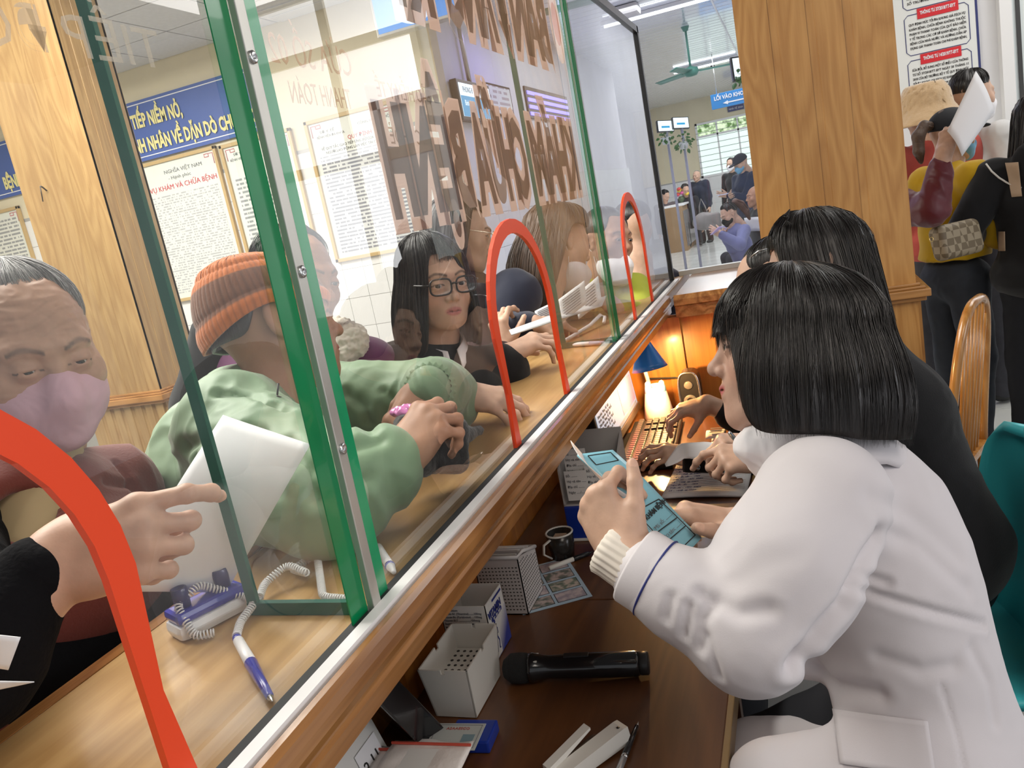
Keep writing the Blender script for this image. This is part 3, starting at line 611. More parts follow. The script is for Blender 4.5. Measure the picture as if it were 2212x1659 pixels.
# ceiling
b = MB(); b.box((-8, -4, 3.36), (5, 22, 3.5)); ceil = struct(b.build('ceiling', CEILD))
b = MB(); b.box((-.293, -.293, 0), (.293, .293, .02)); c0 = b.build('ceiling_panel', CEILP, ceil); first = True
for i in range(11):
    for j in range(12):
        x = -8.0 + .3 + i * .6 + .1; y = 6 - .3 - j * .6
        o = c0 if first else link(c0.copy()); first = False; o.parent = ceil; o.matrix_parent_inverse = Matrix.Identity(4); o.location = (x, y, 3.35)
b = MB(); b.box((-2.85, -.092, 0), (4.6, .092, .02), bev=.006); c0 = b.build('ceiling_slat', PVC, ceil); first = True
for j in range(80):
    o = c0 if first else link(c0.copy()); first = False; o.parent = ceil; o.matrix_parent_inverse = Matrix.Identity(4); o.location = (-.8, 5.7 + j * .2, 3.34)
b = MB()
for j in range(0, 3): b.box((-.6 + j * .9, 5.9, 3.325), (-.585 + j * .9, 21.2, 3.345))
b.build('ceiling_batten', WHITE, ceil)
# walls
def wall(name, a, c, m): b = MB(); b.box(a, c); return struct(b.build(name, m))
wb = wall('wall_back', (-8, 6.0, 0), (-2.43, 6.15, 3.36), CREAM)
wl = wall('wall_hall', (-2.58, 6.15, 0), (-2.43, 13.2, 3.36), WHITEP); wall('wall_hall_far', (-3.7, 13.2, 0), (-3.55, 21.3, 3.36), WHITEP)
wf = wall('wall_far', (-3.7, 21.3, 0), (5, 21.45, 3.36), CREAM)
wr = wall('wall_notice', (.50, 5.6, 0), (5, 5.72, 3.36), WHITEP)
wh = wall('wall_hall_right', (.50, 5.72, 0), (.62, 21.3, 3.36), WHITEP)
ws = wall('wall_left', (-8.1, -4, 0), (-8, 6.1, 3.36), CREAM)
def tiles(parent, name, m, x0, x1, z0, z1, w, h, y, axis='x', th=.006):
    b = MB()
    if axis == 'x': b.box((.0015, 0, .0015), (w - .0015, -th, h - .0015), bev=.0015)
    else: b.box((0, .0015, .0015), (th, w - .0015, h - .0015), bev=.0015)
    t = b.build(name, m, parent); first = True; n = 0
    nx = int(round((x1 - x0) / w)); nz = int(round((z1 - z0) / h))
    for i in range(nx):
        for j in range(nz):
            o = t if first else link(t.copy()); first = False; o.parent = parent; o.matrix_parent_inverse = Matrix.Identity(4); n += 1
            o.location = (x0 + i * w, y, z0 + j * h) if axis == 'x' else (y, x0 + i * w, z0 + j * h)
    return n
wg = MB(); wg.box((-8, 6.0, 0), (-2.43, 5.999, 2.36)); wg.build('grout_bed', GROUT, wb)
tiles(wb, 'wall_tile', TILEW, -7.23, -2.43, .58, 2.33, .20, .25, 5.999)
wg = MB(); wg.box((-2.43, 6.15, 0), (-2.429, 13.2, 1.85)); wg.build('grout_bed', GROUT, wl)
tiles(wl, 'wall_tile', TILEW, 6.15, 13.15, .05, 1.85, .60, .30, -2.429, 'y')
wg = MB(); wg.box((-3.55, 21.3, 0), (.5, 21.299, 1.45)); wg.build('grout_bed', GROUT, wf)
tiles(wf, 'wall_tile', TILEW, -3.5, .5, .1, 1.42, .40, .33, 21.299)
# far window: frame, mullions, bars, the garden behind as a lit leafy view
SKYG = mat('daylight_garden', (.2, .3, .1), 1., emit=(.7, .85, .55), estr=.9)
GRM = bpy.data.materials.new('garden_leaves'); GRM.use_nodes = True
nt = GRM.node_tree; N_ = nt.nodes; L_ = nt.links; bb = N_['Principled BSDF']; tc = N_.new('ShaderNodeTexCoord'); no = N_.new('ShaderNodeTexNoise'); no.inputs['Scale'].default_value = 9; no.inputs['Detail'].default_value = 6; L_.new(tc.outputs['Object'], no.inputs['Vector'])
rp = N_.new('ShaderNodeValToRGB'); rp.color_ramp.elements[0].position = .40; rp.color_ramp.elements[0].color = (.05, .13, .02, 1); rp.color_ramp.elements[1].position = .60; rp.color_ramp.elements[1].color = (.85, 1.0, .7, 1); L_.new(no.outputs['Fac'], rp.inputs[0]); L_.new(rp.outputs[0], bb.inputs['Emission Color']); bb.inputs['Emission Strength'].default_value = 1.0; bb.inputs['Base Color'].default_value = (.1, .2, .05, 1)
win = MB(); x0, x1, z0, z1 = -2.08, .1, 1.42, 2.75
win.box((x0, 21.27, z0), (x1, 21.3, z0 + .05)); win.box((x0, 21.27, z1 - .05), (x1, 21.3, z1)); win.box((x0, 21.27, z0), (x0 + .05, 21.3, z1)); win.box((x1 - .05, 21.27, z0), (x1, 21.3, z1))
w1 = struct(win.build('window_1', WHITE))
b = MB(); b.box((x0, 21.293, 2.42), (x1, 21.299, z1)); b.build('garden_view', GRM, w1)
b = MB(); b.box((x0, 21.294, z0), (x1, 21.298, 2.42)); b.build('frosted_pane', mat('day_pane', (.6, .7, .65), .3, emit=(.72, .85, .80), estr=.85), w1)
for i in range(4): b = MB(); b.box((x0 + .5 * i + .5, 21.265, z0), (x0 + .5 * i + .54, 21.29, z1)); b.build('mullion', WHITE, w1)
b = MB(); b.box((x0, 21.265, 2.39), (x1, 21.29, 2.44)); b.build('transom', WHITE, w1)
for i in range(9): b = MB(); b.box((x0, 21.262, z0 + .14 * i + .1), (x1, 21.268, z0 + .14 * i + .112)); b.build('window_bar', mat('grey_bar', (.3, .33, .32), .5), w1)
# bright glazed doors at the right end of the notice wall (daylight behind frosted panes)
DAY = mat('frosted_daylight', (.8, .8, .8), .4, emit=(.97, .98, 1.0), estr=2.9)
FRAMEW = mat('window_frame_cream', (.62, .57, .45), .5)
def glazed(name, x0, x1, z0, z1, nx, zs, y=5.6):
    b = MB(); b.box((x0 - .05, y - .05, z0 - .05), (x1 + .05, y, z0)); b.box((x0 - .05, y - .05, z1), (x1 + .05, y, z1 + .05)); b.box((x0 - .05, y - .05, z0), (x0, y, z1)); b.box((x1, y - .05, z0), (x1 + .05, y, z1))
    w = struct(b.build(name, FRAMEW))
    for i in range(1, nx): q = MB(); x = x0 + (x1 - x0) * i / nx; q.box((x - .035, y - .045, z0), (x + .035, y, z1)); q.build('mullion', FRAMEW, w)
    for z in zs: q = MB(); q.box((x0, y - .045, z - .04), (x1, y, z + .04)); q.build('transom', FRAMEW, w)
    zz = [z0] + list(zs) + [z1]
    for i in range(nx):
        for j in range(len(zz) - 1): q = MB(); q.box((x0 + (x1 - x0) * i / nx, y - .012, zz[j]), (x0 + (x1 - x0) * (i + 1) / nx, y - .004, zz[j + 1])); q.build('pane', DAY, w)
    return w
glazed('window_2', 1.42, 2.75, 1.0, 3.30, 2, (2.12, 2.93))
b = MB(); b.box((1.2, 5.52, 0), (1.26, 5.6, 2.5)); b.box((1.78, 5.52, 0), (1.84, 5.6, 2.5)); b.box((1.2, 5.52, 2.44), (1.84, 5.6, 2.5)); d1 = struct(b.build('door_1', WHITE))
b = MB(); b.box((1.26, 5.56, 0), (1.78, 5.59, 2.44)); b.build('door_leaf', mat('pale_door', (.72, .78, .78), .4), d1)
b = MB(); b.box((1.285, 5.545, .2), (1.305, 5.56, 2.3)); b.build('door_edge', mat('dark_edge', (.05, .05, .05), .5), d1)
# pillars clad in oak with routed flutes and a moulded cap
def pillar(x0, x1, y0, y1, label, OAKZ=OAKZ, zc=.97, ztop=3.36, fl_front=(.25, .49, .72), fl_side=(.3, .7), low=True):
    r = thing('wood_clad_pillar', ((x0 + x1) / 2, (y0 + y1) / 2, 0), label, 'pillar')
    def face(o, u, n, w, fl, za, zb, name):
        """board with V flutes; o: lower left, u: along, n: outward"""
        o, u, n = np.array(o, float), np.array(u, float), np.array(n, float); p = [o - n * .015]; p.append(o)
        for f in fl: c = f * w; p += [o + u * (c - .015), o + u * (c - .012) - n * .007, o + u * (c - .004) - n * .0145, o + u * (c + .004) - n * .0145, o + u * (c + .012) - n * .007, o + u * (c + .015)]
        p += [o + u * w, o + u * w - n * .015]; b = MB(); b.prism([q + np.array((0, 0, za)) for q in p], (0, 0, zb - za)); return b.build(name, OAKZ, r)
    for za, zb, nm in ((0.0, zc - .03, 'lower_panel'), (zc + .03, ztop, 'upper_panel')):
        e = .012 if za == 0 else 0
        face((x0, y0 - e, 0), (1, 0, 0), (0, -1, 0), x1 - x0, fl_front, za, zb, nm)
        face((x1 + e, y0 + .002, 0), (0, 1, 0), (1, 0, 0), y1 - y0 - .004, fl_side, za, zb, nm)
        face((x0 - e, y1 - .002, 0), (0, -1, 0), (-1, 0, 0), y1 - y0 - .004, fl_side, za, zb, nm)
        face((x1, y1 + e, 0), (-1, 0, 0), (0, 1, 0), x1 - x0, fl_front, za, zb, nm)
    b = MB(); b.box((x0 + .002, y0 + .002, .01), (x1 - .002, y1 - .002, ztop - .002)); b.build('core_post', OAKZ, r)
    b = MB()
    for d, a, c in ((.030, -.035, -.018), (.045, -.018, .012), (.030, .012, .022), (.014, .022, .034)): b.box((x0 - d, y0 - d, zc + a), (x1 + d, y1 + d, zc + c), bev=.004)
    b.build('cap_trim', OAKX, r)
    b = MB(); b.box((x0 - .03, y0 - .03, 0), (x1 + .03, y1 + .03, .12), bev=.005); b.build('plinth', OAKX, r)
    return r
pillar(-3.78, -3.25, 3.28, 3.61, 'pale wood clad pillar with many fluted grooves on the customers side behind the grey haired woman', PALEOAK, .95, fl_front=(.18, .32, .46, .6, .74, .88), fl_side=(.2, .4, .6, .8))
pillar(-.135, .41, 3.4, 3.75, 'wide golden wood pillar with three flutes behind the black haired staff heads', OAKZ, .955)
b = MB(); b.tube([(-3.60, 3.275, 2.10), (-3.60, 3.255, 2.12), (-3.60, 3.245, 2.125)], .004, 6); b.tube([(-3.62, 3.25, 2.05), (-3.60, 3.243, 2.125)], .003, 6)
solo(b, 'hook', mat('dark_metal', (.08, .07, .06), .4, metal=.8), 'small bent metal hook screwed into the pale fluted pillar at upper left', 'hook')
# ------------------------------------------------------------------ counter
ct = thing('service_counter', (-.6, 1.4, 0), 'long oak topped service counter running diagonally under the glass screen', 'counter')
b = MB(); b.box((-.765, -1.2, 1.117), (-.46, 3.6, 1.15), bev=.004); b.build('countertop', OAKY, ct)
prof = [(-.46, 1.152), (-.454, 1.1565), (-.447, 1.156), (-.4415, 1.151), (-.4385, 1.142), (-.438, 1.132), (-.441, 1.123), (-.445, 1.120), (-.445, 1.116), (-.441, 1.113), (-.442, 1.093), (-.46, 1.091)]
b = MB(); b.prism([(x, -1.2, z) for x, z in prof], (0, 4.03, 0)); b.build('nosing', NOSE, ct)
b = MB(); b.prism([(-.765, -1.2, 1.117), (-.775, -1.2, 1.117), (-.79, -1.2, 1.135), (-.785, -1.2, 1.15), (-.765, -1.2, 1.15)], (0, 4.8, 0)); b.build('outer_edge', NOSE, ct)
b = MB(); b.box((-.755, -1.2, 0), (-.735, 3.6, 1.117)); b.build('front_panel', PANELW, ct)
for y in (.55, 1.1, 1.62, 2.2, 2.74): b = MB(); b.box((-.735, y - .03, .75), (-.712, y + .03, 1.091)); b.build('batten', PANELW, ct)
b = MB(); b.box((-.735, -1.2, 1.091), (-.46, 3.5, 1.1168)); b.build('sub_frame', DESKW, ct)
# return counter to the pillar
b = MB(); b.box((-.428, 2.83, 1.117), (-.11, 3.6, 1.15), bev=.004); b.build('return_top', wood('return_veneer', (.20, .075, .02), (.28, .115, .035), (.34, .15, .05), 'x', rough=.22, coat=.5), ct)
b = MB(); b.prism([(-.425, 2.83, 1.155), (-.425, 2.815, 1.155), (-.425, 2.80, 1.14), (-.425, 2.80, 1.12), (-.425, 2.81, 1.115), (-.425, 2.81, 1.075), (-.425, 2.85, 1.075)], (.42, 0, 0)); b.build('return_nosing', NOSE, ct)
b = MB(); b.box((-.735, 2.85, .70), (.0, 2.87, 1.08)); b.build('return_panel', PANELW, ct)
for x in (-.70, -.45, -.225): b = MB(); b.box((x - .03, 2.835, .75), (x + .03, 2.85, 1.075)); b.build('batten', PANELW, ct)
# staff desk
dk = thing('staff_desk', (-.46, 1.2, 0), 'dark red-brown staff desk below the counter holding boxes and microphone', 'desk')
b = MB(); b.box((-.733, -.8, .722), (-.175, 1.43, .75), bev=.003); b.build('desk_top', DESKW, dk)
b = MB(); b.box((-.733, 1.4315, .722), (-.175, 2.83, .75), bev=.003); b.build('desk_top', DESKW, dk)
b = MB(); b.box((-.176, -.8, .715), (-.166, 2.83, .752), bev=.002); b.build('edge_band', mat('pale_edge_band', (.22, .14, .06), .45), dk)
for y in (-.75, 1.40, 2.78): b = MB(); b.box((-.72, y, 0), (-.20, y + .03, .722)); b.build('side_board', DESKW, dk)
# ------------------------------------------------------------------ glass screen with arched hatches
def arch(c, n=18, hw=.157, h1=.20, hh=.16, d=0.):
    """outline of a hatch centred on y = c, grown by d"""
    p = [(c - hw - d, 1.15), (c - hw - d * .6, 1.15 + h1 * .5)]
    for k in range(n + 1):
        a = math.pi * (1 - k / n); p.append((c + (hw + d) * math.cos(a) * (1 - .0 * k), 1.15 + h1 + (hh + d) * math.sin(a)))
    return p + [(c + hw + d * .6, 1.15 + h1 * .5), (c + hw + d, 1.15)]
gs = thing('glass_screen', (-.487, 1.4, 1.15), 'tall clear glass screen on the counter with red rimmed arched hatches and reversed lettering', 'glass screen')
def pane(ya, yb, c, ztop=2.105, name='pane'):
    p = [(-.487, yb, 1.152), (-.487, yb, ztop), (-.487, ya, ztop), (-.487, ya, 1.152)] + [(-.487, y, max(z, 1.152)) for y, z in arch(c)]
    b = MB(); b.add(p, [tuple(range(len(p)))]); g = b.build(name, GLASS, gs)
    A, B = arch(c, d=.0), arch(c, d=.026); b = MB(); n = len(A)
    for off, flip in ((-.4835, 0), (-.4905, 1)): 
        V = [(off, y, max(z, 1.152)) for y, z in A] + [(off, y, max(z, 1.152)) for y, z in B]; F = [(i, i + 1, n + i + 1, n + i) for i in range(n - 1)]; b.add(V, [f[::-1] for f in F] if flip else F)
    V = [(-.4835, y, max(z, 1.152)) for y, z in A] + [(-.4905, y, max(z, 1.152)) for y, z in A]; b.add(V, [(i + 1, i, n + i, n + i + 1) for i in range(n - 1)])
    V = [(-.4835, y, max(z, 1.152)) for y, z in B] + [(-.4905, y, max(z, 1.152)) for y, z in B]; b.add(V, [(i, i + 1, n + i + 1, n + i) for i in range(n - 1)])
    b.build('hatch_rim', RED, g); return g
pA = pane(-.55, .684, .235); pB = pane(.70, 2.10, 1.402); pC = pane(2.115, 3.24, 2.575)
b = MB(); b.box((-.4885, -1.2, 1.1505), (-.4755, 3.24, 1.157)); b.build('black_gasket', BLACKR, gs)
b = MB(); b.box((-.474, -1.2, 1.1505), (-.459, 3.25, 1.160)); b.build('white_strip', WHITE, gs)
b = MB(); b.box((-.494, 3.24, 1.152), (-.478, 3.265, 2.13)); b.build('end_post', BLACK, gs)
b = MB(); b.box((-.494, -1.2, 2.105), (-.478, 3.265, 2.13)); b.build('top_rail', BLACK, gs)
# green taped joint with aluminium profile, then fins reaching over the counter
b = MB(); b.box((-.484, .653, 1.157), (-.4825, .6855, 2.105)); g1 = b.build('green_tape_band', GREEN, gs)
b = MB(); b.box((-.484, .7025, 1.157), (-.4825, .733, 2.105)); g2 = b.build('green_tape_band', mat('green_tape_light', (.01, .27, .11), .22, noise=.15, nscale=10, coat=.3), gs)
b = MB(); b.box((-.4825, .686, 1.155), (-.474, .702, 2.105), bev=.001); al = b.build('aluminium_profile', ALU, gs)
for z in (1.34, 1.53, 1.74, 1.95): b = MB(); b.lathe([(.0065, 0), (.0065, .002), (.004, .0035), (.0015, .0015)], (-.474, .694 + .027 * (z - 1.165), z), (1, 0, 0), 12); b.build('screw', STEEL, al)
SH = Matrix(((1, 0, 0, 0), (0, 1, .027, -.027 * 1.165), (0, 0, 1, 0), (0, 0, 0, 1)))
for o in (g1, g2, al): o.data.transform(SH)
b = MB(); b.box((-.484, 2.075, 1.157), (-.4825, 2.10, 2.105)); b.build('green_tape_band', GREEN, gs)
b = MB(); b.box((-.484, 2.11, 1.157), (-.4825, 2.145, 2.105)); b.build('green_tape_band', film_mat('thin_green_tape', (.0, .24, .09), .8), gs)
def fin(y, label):
    f = thing('counter_divider', (-.56, y, 1.15), label, 'divider')
    b = MB(); b.add([(-.64, y, 1.155), (-.49, y, 1.155), (-.49, y, 2.10), (-.64, y, 2.10)], [(0, 1, 2, 3)]); b.build('fin_pane', GLASS2, f)
    b = MB(); b.box((-.645, y - .003, 1.16), (-.631, y + .003, 2.10)); b.build('edge_tape', GREEND, f)
    b = MB(); b.box((-.645, y - .004, 1.1505), (-.49, y + .004, 1.166)); b.build('foot_tape', GREEND, f)
    return f
fin(.690, 'clear divider with dark green taped edge standing on the counter at left'); fin(2.107, 'clear divider with green taped edge on the counter seen through the middle hatch')
b = MB(); b.box((-.489, -1.2, 1.158), (-.4745, 0, 1.162)); 
# return glass at the far end of the counter
rg = thing('return_screen', (-.28, 3.42, 1.15), 'short glass screen between the long screen and the golden pillar', 'glass screen')
b = MB(); b.add([(-.478, 3.43, 1.165), (-.135, 3.43, 1.165), (-.135, 3.43, 2.13), (-.478, 3.43, 2.13)], [(0, 1, 2, 3)]); b.build('pane', GLASS2, rg)
b = MB(); b.box((-.478, 3.405, 1.1505), (-.135, 3.44, 1.17)); b.build('bottom_rail', ALU, rg)
# lettering on the glass, read from the customers side
VIN = film_mat('vinyl_brown', (.38, .30, .27), .62); VINO = film_mat('vinyl_tan', (.70, .56, .50), .62); REFLM = film_mat('reflected_print', (.55, .40, .28), .5); VINW = film_mat('vinyl_pale', (.7, .66, .6), .22)
def glass_text(s, y_right, y_left, z, size, m, parent, x=-.4885, name='lettering', offset=0., shear=0):
    """s starts at y_right (far) and runs towards y_left (near)"""
    M = Matrix(((0, 0, -1, x), (-1, 0, 0, y_right), (0, 1, 0, z), (0, 0, 0, 1)))
    o = text_obj(name, s, Matrix.Identity(4), size, m, None, depth=.0002, offset=offset, shear=shear); n = len(o.data.vertices); a = np.empty(n * 3); o.data.vertices.foreach_get('co', a); X = a.reshape(-1, 3)[:, 0]
    sx = (y_right - y_left) / (X.max() - X.min()); o.data.transform(M @ Matrix.Diagonal((sx, 1, 1, 1)) @ Matrix.Translation((-X.min(), 0, 0))); child(o, parent); return o
for s, a, c, z, sz in (('KHÁM', 2.00, 1.63, 1.575, .20), ('CHỮA', 1.585, 1.29, 1.575, .20), ('BỆNH', 1.265, .965, 1.575, .20), ('BÀN', 1.93, 1.66, 1.868, .20), ('ĐĂNG', 1.63, 1.31, 1.868, .20), ('KÝ', 1.25, 1.08, 1.868, .20)):
    glass_text(s, a, c, z, sz, VIN, pB, x=-.4880, offset=.009); glass_text(s, a + .008, c - .008, z, sz, VINO, pB, x=-.4886, offset=.028, name='lettering_outline')
glass_text('CỬA SỐ 02', .935, .765, 1.745, .045, REFLM, pB, shear=.0); glass_text('THANH TOÁN', .915, .785, 1.705, .034, REFLM, pB); glass_text('BẢO HIỂM Y TẾ', 1.16, .99, 1.725, .030, REFLM, pB); glass_text('SỨC KHOẺ', 1.13, 1.00, 1.665, .030, REFLM, pB)  # reflected lettering, drawn onto the pane as a faint film
glass_text('TIẾP', .60, .50, 1.722, .045, VINW, pA); glass_text('ĐÓN', .485, .40, 1.722, .045, VINW, pA)
b = MB(); k = 28
for r0, r1, nm in ((.0, .085, 0),):
    V = [(-.4882, 2.02 + .055 * math.cos(2 * math.pi * i / k), 1.955 + .085 * math.sin(2 * math.pi * i / k)) for i in range(k)]; b.add(V, [tuple(range(k))])
b.build('round_emblem', VINO, pB)
V = [(-.4878, 2.02 + .032 * math.cos(2 * math.pi * i / k), 1.962 + .05 * math.sin(2 * math.pi * i / k)) for i in range(k)]; b = MB(); b.add(V, [tuple(range(k))]); b.build('emblem_centre', film_mat('vinyl_pink', (.62, .22, .16), .5), pB)
# ------------------------------------------------------------------ staff behind the counter
SKN = (.54, .345, .25); SKW = (.58, .37, .28)
COATM = mat('white_coat_cloth', (.60, .57, .59), .8, sheen=.1, bump=.05, bscale=700, spec=.25)
BLACKC = mat('black_knit', (.009, .009, .010), .9, sheen=.1, bump=.15, bscale=300, spec=.2)
MASKW = mat('white_mask', (.80, .78, .80), .8); NAVYT = mat('navy_piping', (.02, .03, .16), .6)
RIBW = mat('cream_rib_knit', (.72, .66, .58), .9)
TROU = mat('dark_trousers', (.012, .013, .018), .85)
# --- woman in the white coat
fW = Fr(at(1706, 758, 1.12), vdir(-1, .02, .30), vdir(.06, -1, .02), .98)
wL, eL, sL = at(1352, 1208, 1.00), at(1622, 1378, .93), at(1775, 1085, 1.0)
wR, sR = at(1610, 1140, 1.12), at(1760, 1010, 1.33); eR = ik(sR, wR, .27, .25, vdir(.3, 1, .2))
pel, che, nek = at(2030, 1660, 1.16), at(1905, 1235, 1.17), at(1800, 985, 1.16)
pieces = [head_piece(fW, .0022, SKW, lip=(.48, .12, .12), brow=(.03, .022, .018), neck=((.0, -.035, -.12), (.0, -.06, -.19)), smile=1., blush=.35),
    hand_piece(.0023, SKN, W=wL, d=vdir(-.42, -.78, .42), n=vdir(-.72, .05, -.68), right=False, curl=((62, 70, 40), (66, 74, 42), (70, 78, 44), (74, 80, 44)), spread=.5, thumb=(38, .15, 18), elbow=eL * .4 + wL * .6),
    hand_piece(.0023, SKN, W=wR, d=vdir(-1, -.28, .0), n=vdir(.05, -.80, -.10), right=True, curl=((8, 18, 8), (58, 78, 40), (66, 84, 45), (70, 84, 45)), spread=.7, thumb=(54, -.15, 24), elbow=eR)]
W = person(pieces, 'woman with black bob hair in white coat seated and holding a blue booklet')
eyes(fW, W, (-.1, 1, .05))
hW = Hair(fW, hemf((84, .021), (92, .150), (94, .155), .80, .30), r=(.096, .118, .092), c=(0, -.018, .036), down=(0, -.03, -1), clump=.0065, cf=44, flare=lambda a, e: .020 * np.sin(np.clip(e / .16, 0, 1) * 2.5), crown=(0, .015), seed=3)
ho = hW.mesh('hair', BLACKHAIR, W, 200, 40); hW.strands('hair_strands', 1500, BLACKHAIR, W, t0=.03, over=.035, r=.00055, lift=.0035, nt=14)
hW2 = Hair(fW, hemf((88, .030), (92, .13), (92, .13), .80, .3), r=(.096, .116, .090), c=(0, -.015, .036), down=(0, .0, -1), clump=.004, cf=40, seed=3)
hW2.strands('fringe', 220, BLACKHAIR, W, (-1.0, 1.0), t0=.2, over=.06, r=.0006, lift=.004, nt=12, wander=.1)
# white mask pulled down under the chin
V, F = sculpt([ell((0, .022, -.138), (.058, .058, .030), k=.02), cone((.052, -.02, -.105), (.03, .05, -.128), .012, .016, .03), cone((-.052, -.02, -.105), (-.03, .05, -.128), .012, .016, .03), ell((0, -.01, -.165), (.064, .064, .034), k=.02)], .0035); V = folds(V, F, .0025, 30, 2); mk = mesh_np('face_mask', fW.w(V), F, MASKW, W)
b = MB(); b.tube([fW.w((-.057, .012, -.105)), fW.w((-.068, .0, -.07)), fW.w((-.076, -.012, -.03))], .0012, 6); b.build('ear_loop', MASKW, mk)
cp = torso(pel, che, nek, sR - sL, sL, sR, 1.0, .06, .125, .165, .15, .165)
cuff = wL * .78 + eL * .22
mid = (sL + eL) / 2 + vdir(-.2, .1, -.25) * .012
cp += chain([sL, mid, eL], [.079, .078, .064], .05) + [cone(eL, wL * .52 + eL * .48, .062, .053, .02), cone(wL * .52 + eL * .48, cuff, .053, .049, .02)] + chain([sR, eR, wR * .75 + eR * .25], [.075, .06, .045], .03)
cp += [cone(nek + vdir(0, -1, 0) * .012, nek * .6 + che * .4, .070, .112, .06)]
kneeL, kneeR = at(1690, 1725, 1.10), at(1640, 1660, 1.32)
cp += chain([at(1990, 1730, 1.06), kneeL], [.105, .08], .05) + chain([at(1990, 1690, 1.26), kneeR], [.10, .08], .05)
cr = [([(1896, 1163), (1851, 1245), (1821, 1309), (1777, 1357), (1712, 1439)], .014, .010), ([(1848, 1268), (1941, 1301), (2034, 1327), (2127, 1350)], .0065, .006), ([(1855, 1243), (1915, 1258)], .006, .006),
      ([(1885, 1074), (1960, 1107), (2071, 1204)], .005, .014), ([(1900, 1140), (1990, 1180), (2090, 1270)], .005, .011), ([(1516, 1282), (1538, 1301), (1519, 1338), (1512, 1398)], .006, .007), ([(1527, 1376), (1552, 1461)], .005, .006), ([(1549, 1301), (1600, 1325), (1660, 1318)], .005, .009), ([(1490, 1310), (1478, 1370)], .005, .006), ([(1450, 1290), (1440, 1335)], .004, .006),
      ([(1728, 1424), (1773, 1446), (1803, 1480), (1896, 1497)], .009, .011), ([(1900, 1420), (1990, 1450), (2060, 1440)], .004, .010), ([(2034, 1480), (2071, 1600), (2082, 1659)], .002, .0035), ([(1575, 1270), (1640, 1225), (1720, 1200)], .002, .014), ([(2100, 1400), (2140, 1480), (2150, 1560)], .004, .008)]
coat = cloth('white_coat', cp, .0048, COATM, W, .0014, 13, 6, cr, 2)
patch_on(coat, ((1800, 1532), (2004, 1558), (2022, 1680), (1815, 1650)), 'pocket_welt', COATM, .003, 20)
# cuff: flat end and navy piping, ribbed knit sleeve below it
ax = nrm(wL - eL); sx = nrm(np.cross(ax, (0, 0, 1))); sy = np.cross(ax, sx)
b = MB(); b.lathe([(.050, -.03), (.0505, 0.0), (.0505, .040), (.049, .043), (.044, .042)], cuff - ax * .018, ax, 40, False); b.build('coat_cuff', COATM, W)
b = MB(); b.tube([cuff - ax * .006 + .0512 * (sx * math.cos(k * .157) + sy * math.sin(k * .157)) for k in range(40)], .0016, 6, closed=True); b.build('cuff_piping', NAVYT, W)
b = MB(); m = 96; prof = [(-.02, .037), (.03, .036), (.055, .0345), (.066, .035), (.069, .032)]
V = []; F = []
for h_, r_ in prof:
    for k in range(m): a = 2 * math.pi * k / m; rr = r_ + (.0011 if k % 4 < 2 else -.0007); V.append(cuff + ax * h_ + rr * (sx * math.cos(a) * 1.08 + sy * math.sin(a) * .95))
F = [(i * m + k, i * m + (k + 1) % m, (i + 1) * m + (k + 1) % m, (i + 1) * m + k) for i in range(len(prof) - 1) for k in range(m)]; b.add(V, F, True); b.build('knit_cuff', RIBW, W)
# collar and pocket welt
b = MB(); cl = [at(1660, 985, 1.10), at(1720, 945, 1.06), at(1800, 930, 1.04), at(1890, 935, 1.07), at(1950, 965, 1.13)]
b.sheet(lambda u, v: (lambda q: q + vdir(.05, .35, -.1) * .045 * v * (1 - .3 * abs(u - .5)) + vdir(0, 0, -1) * .012 * math.sin(v * 2.5))(np.array([np.interp(u * 4, range(5), [c[k] for c in cl]) for k in range(3)])), 16, 4, .004); b.build('coat_collar', COATM, W)
# --- colleague in black behind her, holding a slip of paper
f2 = Fr(at(1762, 592, 1.66), vdir(-1, .22, .25), vdir(.1, -1, .1), 1.0)
pel2, che2, nek2 = at(2020, 1180, 1.68), at(1905, 905, 1.68), at(1830, 730, 1.68)
s2L, s2R = at(1850, 820, 1.53), at(1800, 770, 1.86); w2L = at(1655, 985, 1.68); e2L = ik(s2L, w2L, .29, .25, vdir(.2, 1, -.2)); w2R = at(1640, 960, 1.83); e2R = ik(s2R, w2R, .29, .25, vdir(.1, 1, .2))
p2 = person([head_piece(f2, .004, SKN, neck=((0, -.04, -.12), (0, -.07, -.2))), hand_piece(.0028, SKN, W=w2L, d=vdir(-1, .05, .05), n=vdir(.1, -.8, -.6), right=False, curl=((28, 30, 15), (60, 70, 40), (65, 75, 40), (70, 75, 40)), thumb=(30, .35, 15), elbow=e2L),
    hand_piece(.0028, SKN, W=w2R, d=vdir(-1, -.1, .0), n=vdir(.1, -.9, -.3), right=True, curl=((45, 50, 30), (55, 60, 35), (60, 65, 35), (65, 65, 35)), thumb=(30, .5, 25), elbow=e2R)], 'dark haired woman in black leaning behind the white coat and holding a slip')
h2 = Hair(f2, hemf((70, 0), (92, .10), (95, .17), .75, .3), r=(.088, .110, .104), c=(0, -.012, .036), clump=.005, cf=40, crown=(0, .0), seed=5); h2.mesh('hair', BLACKHAIR, p2, 120, 24); h2.strands('hair_strands', 500, BLACKHAIR, p2, r=.0007, lift=.005, nt=10)
tuft('flyaway_tuft', [at(1700, 488, 1.62), at(1696, 470, 1.62), at(1706, 452, 1.62)], [.012, .007, .001], BLACKHAIR, p2, 40, .0006, core=False)
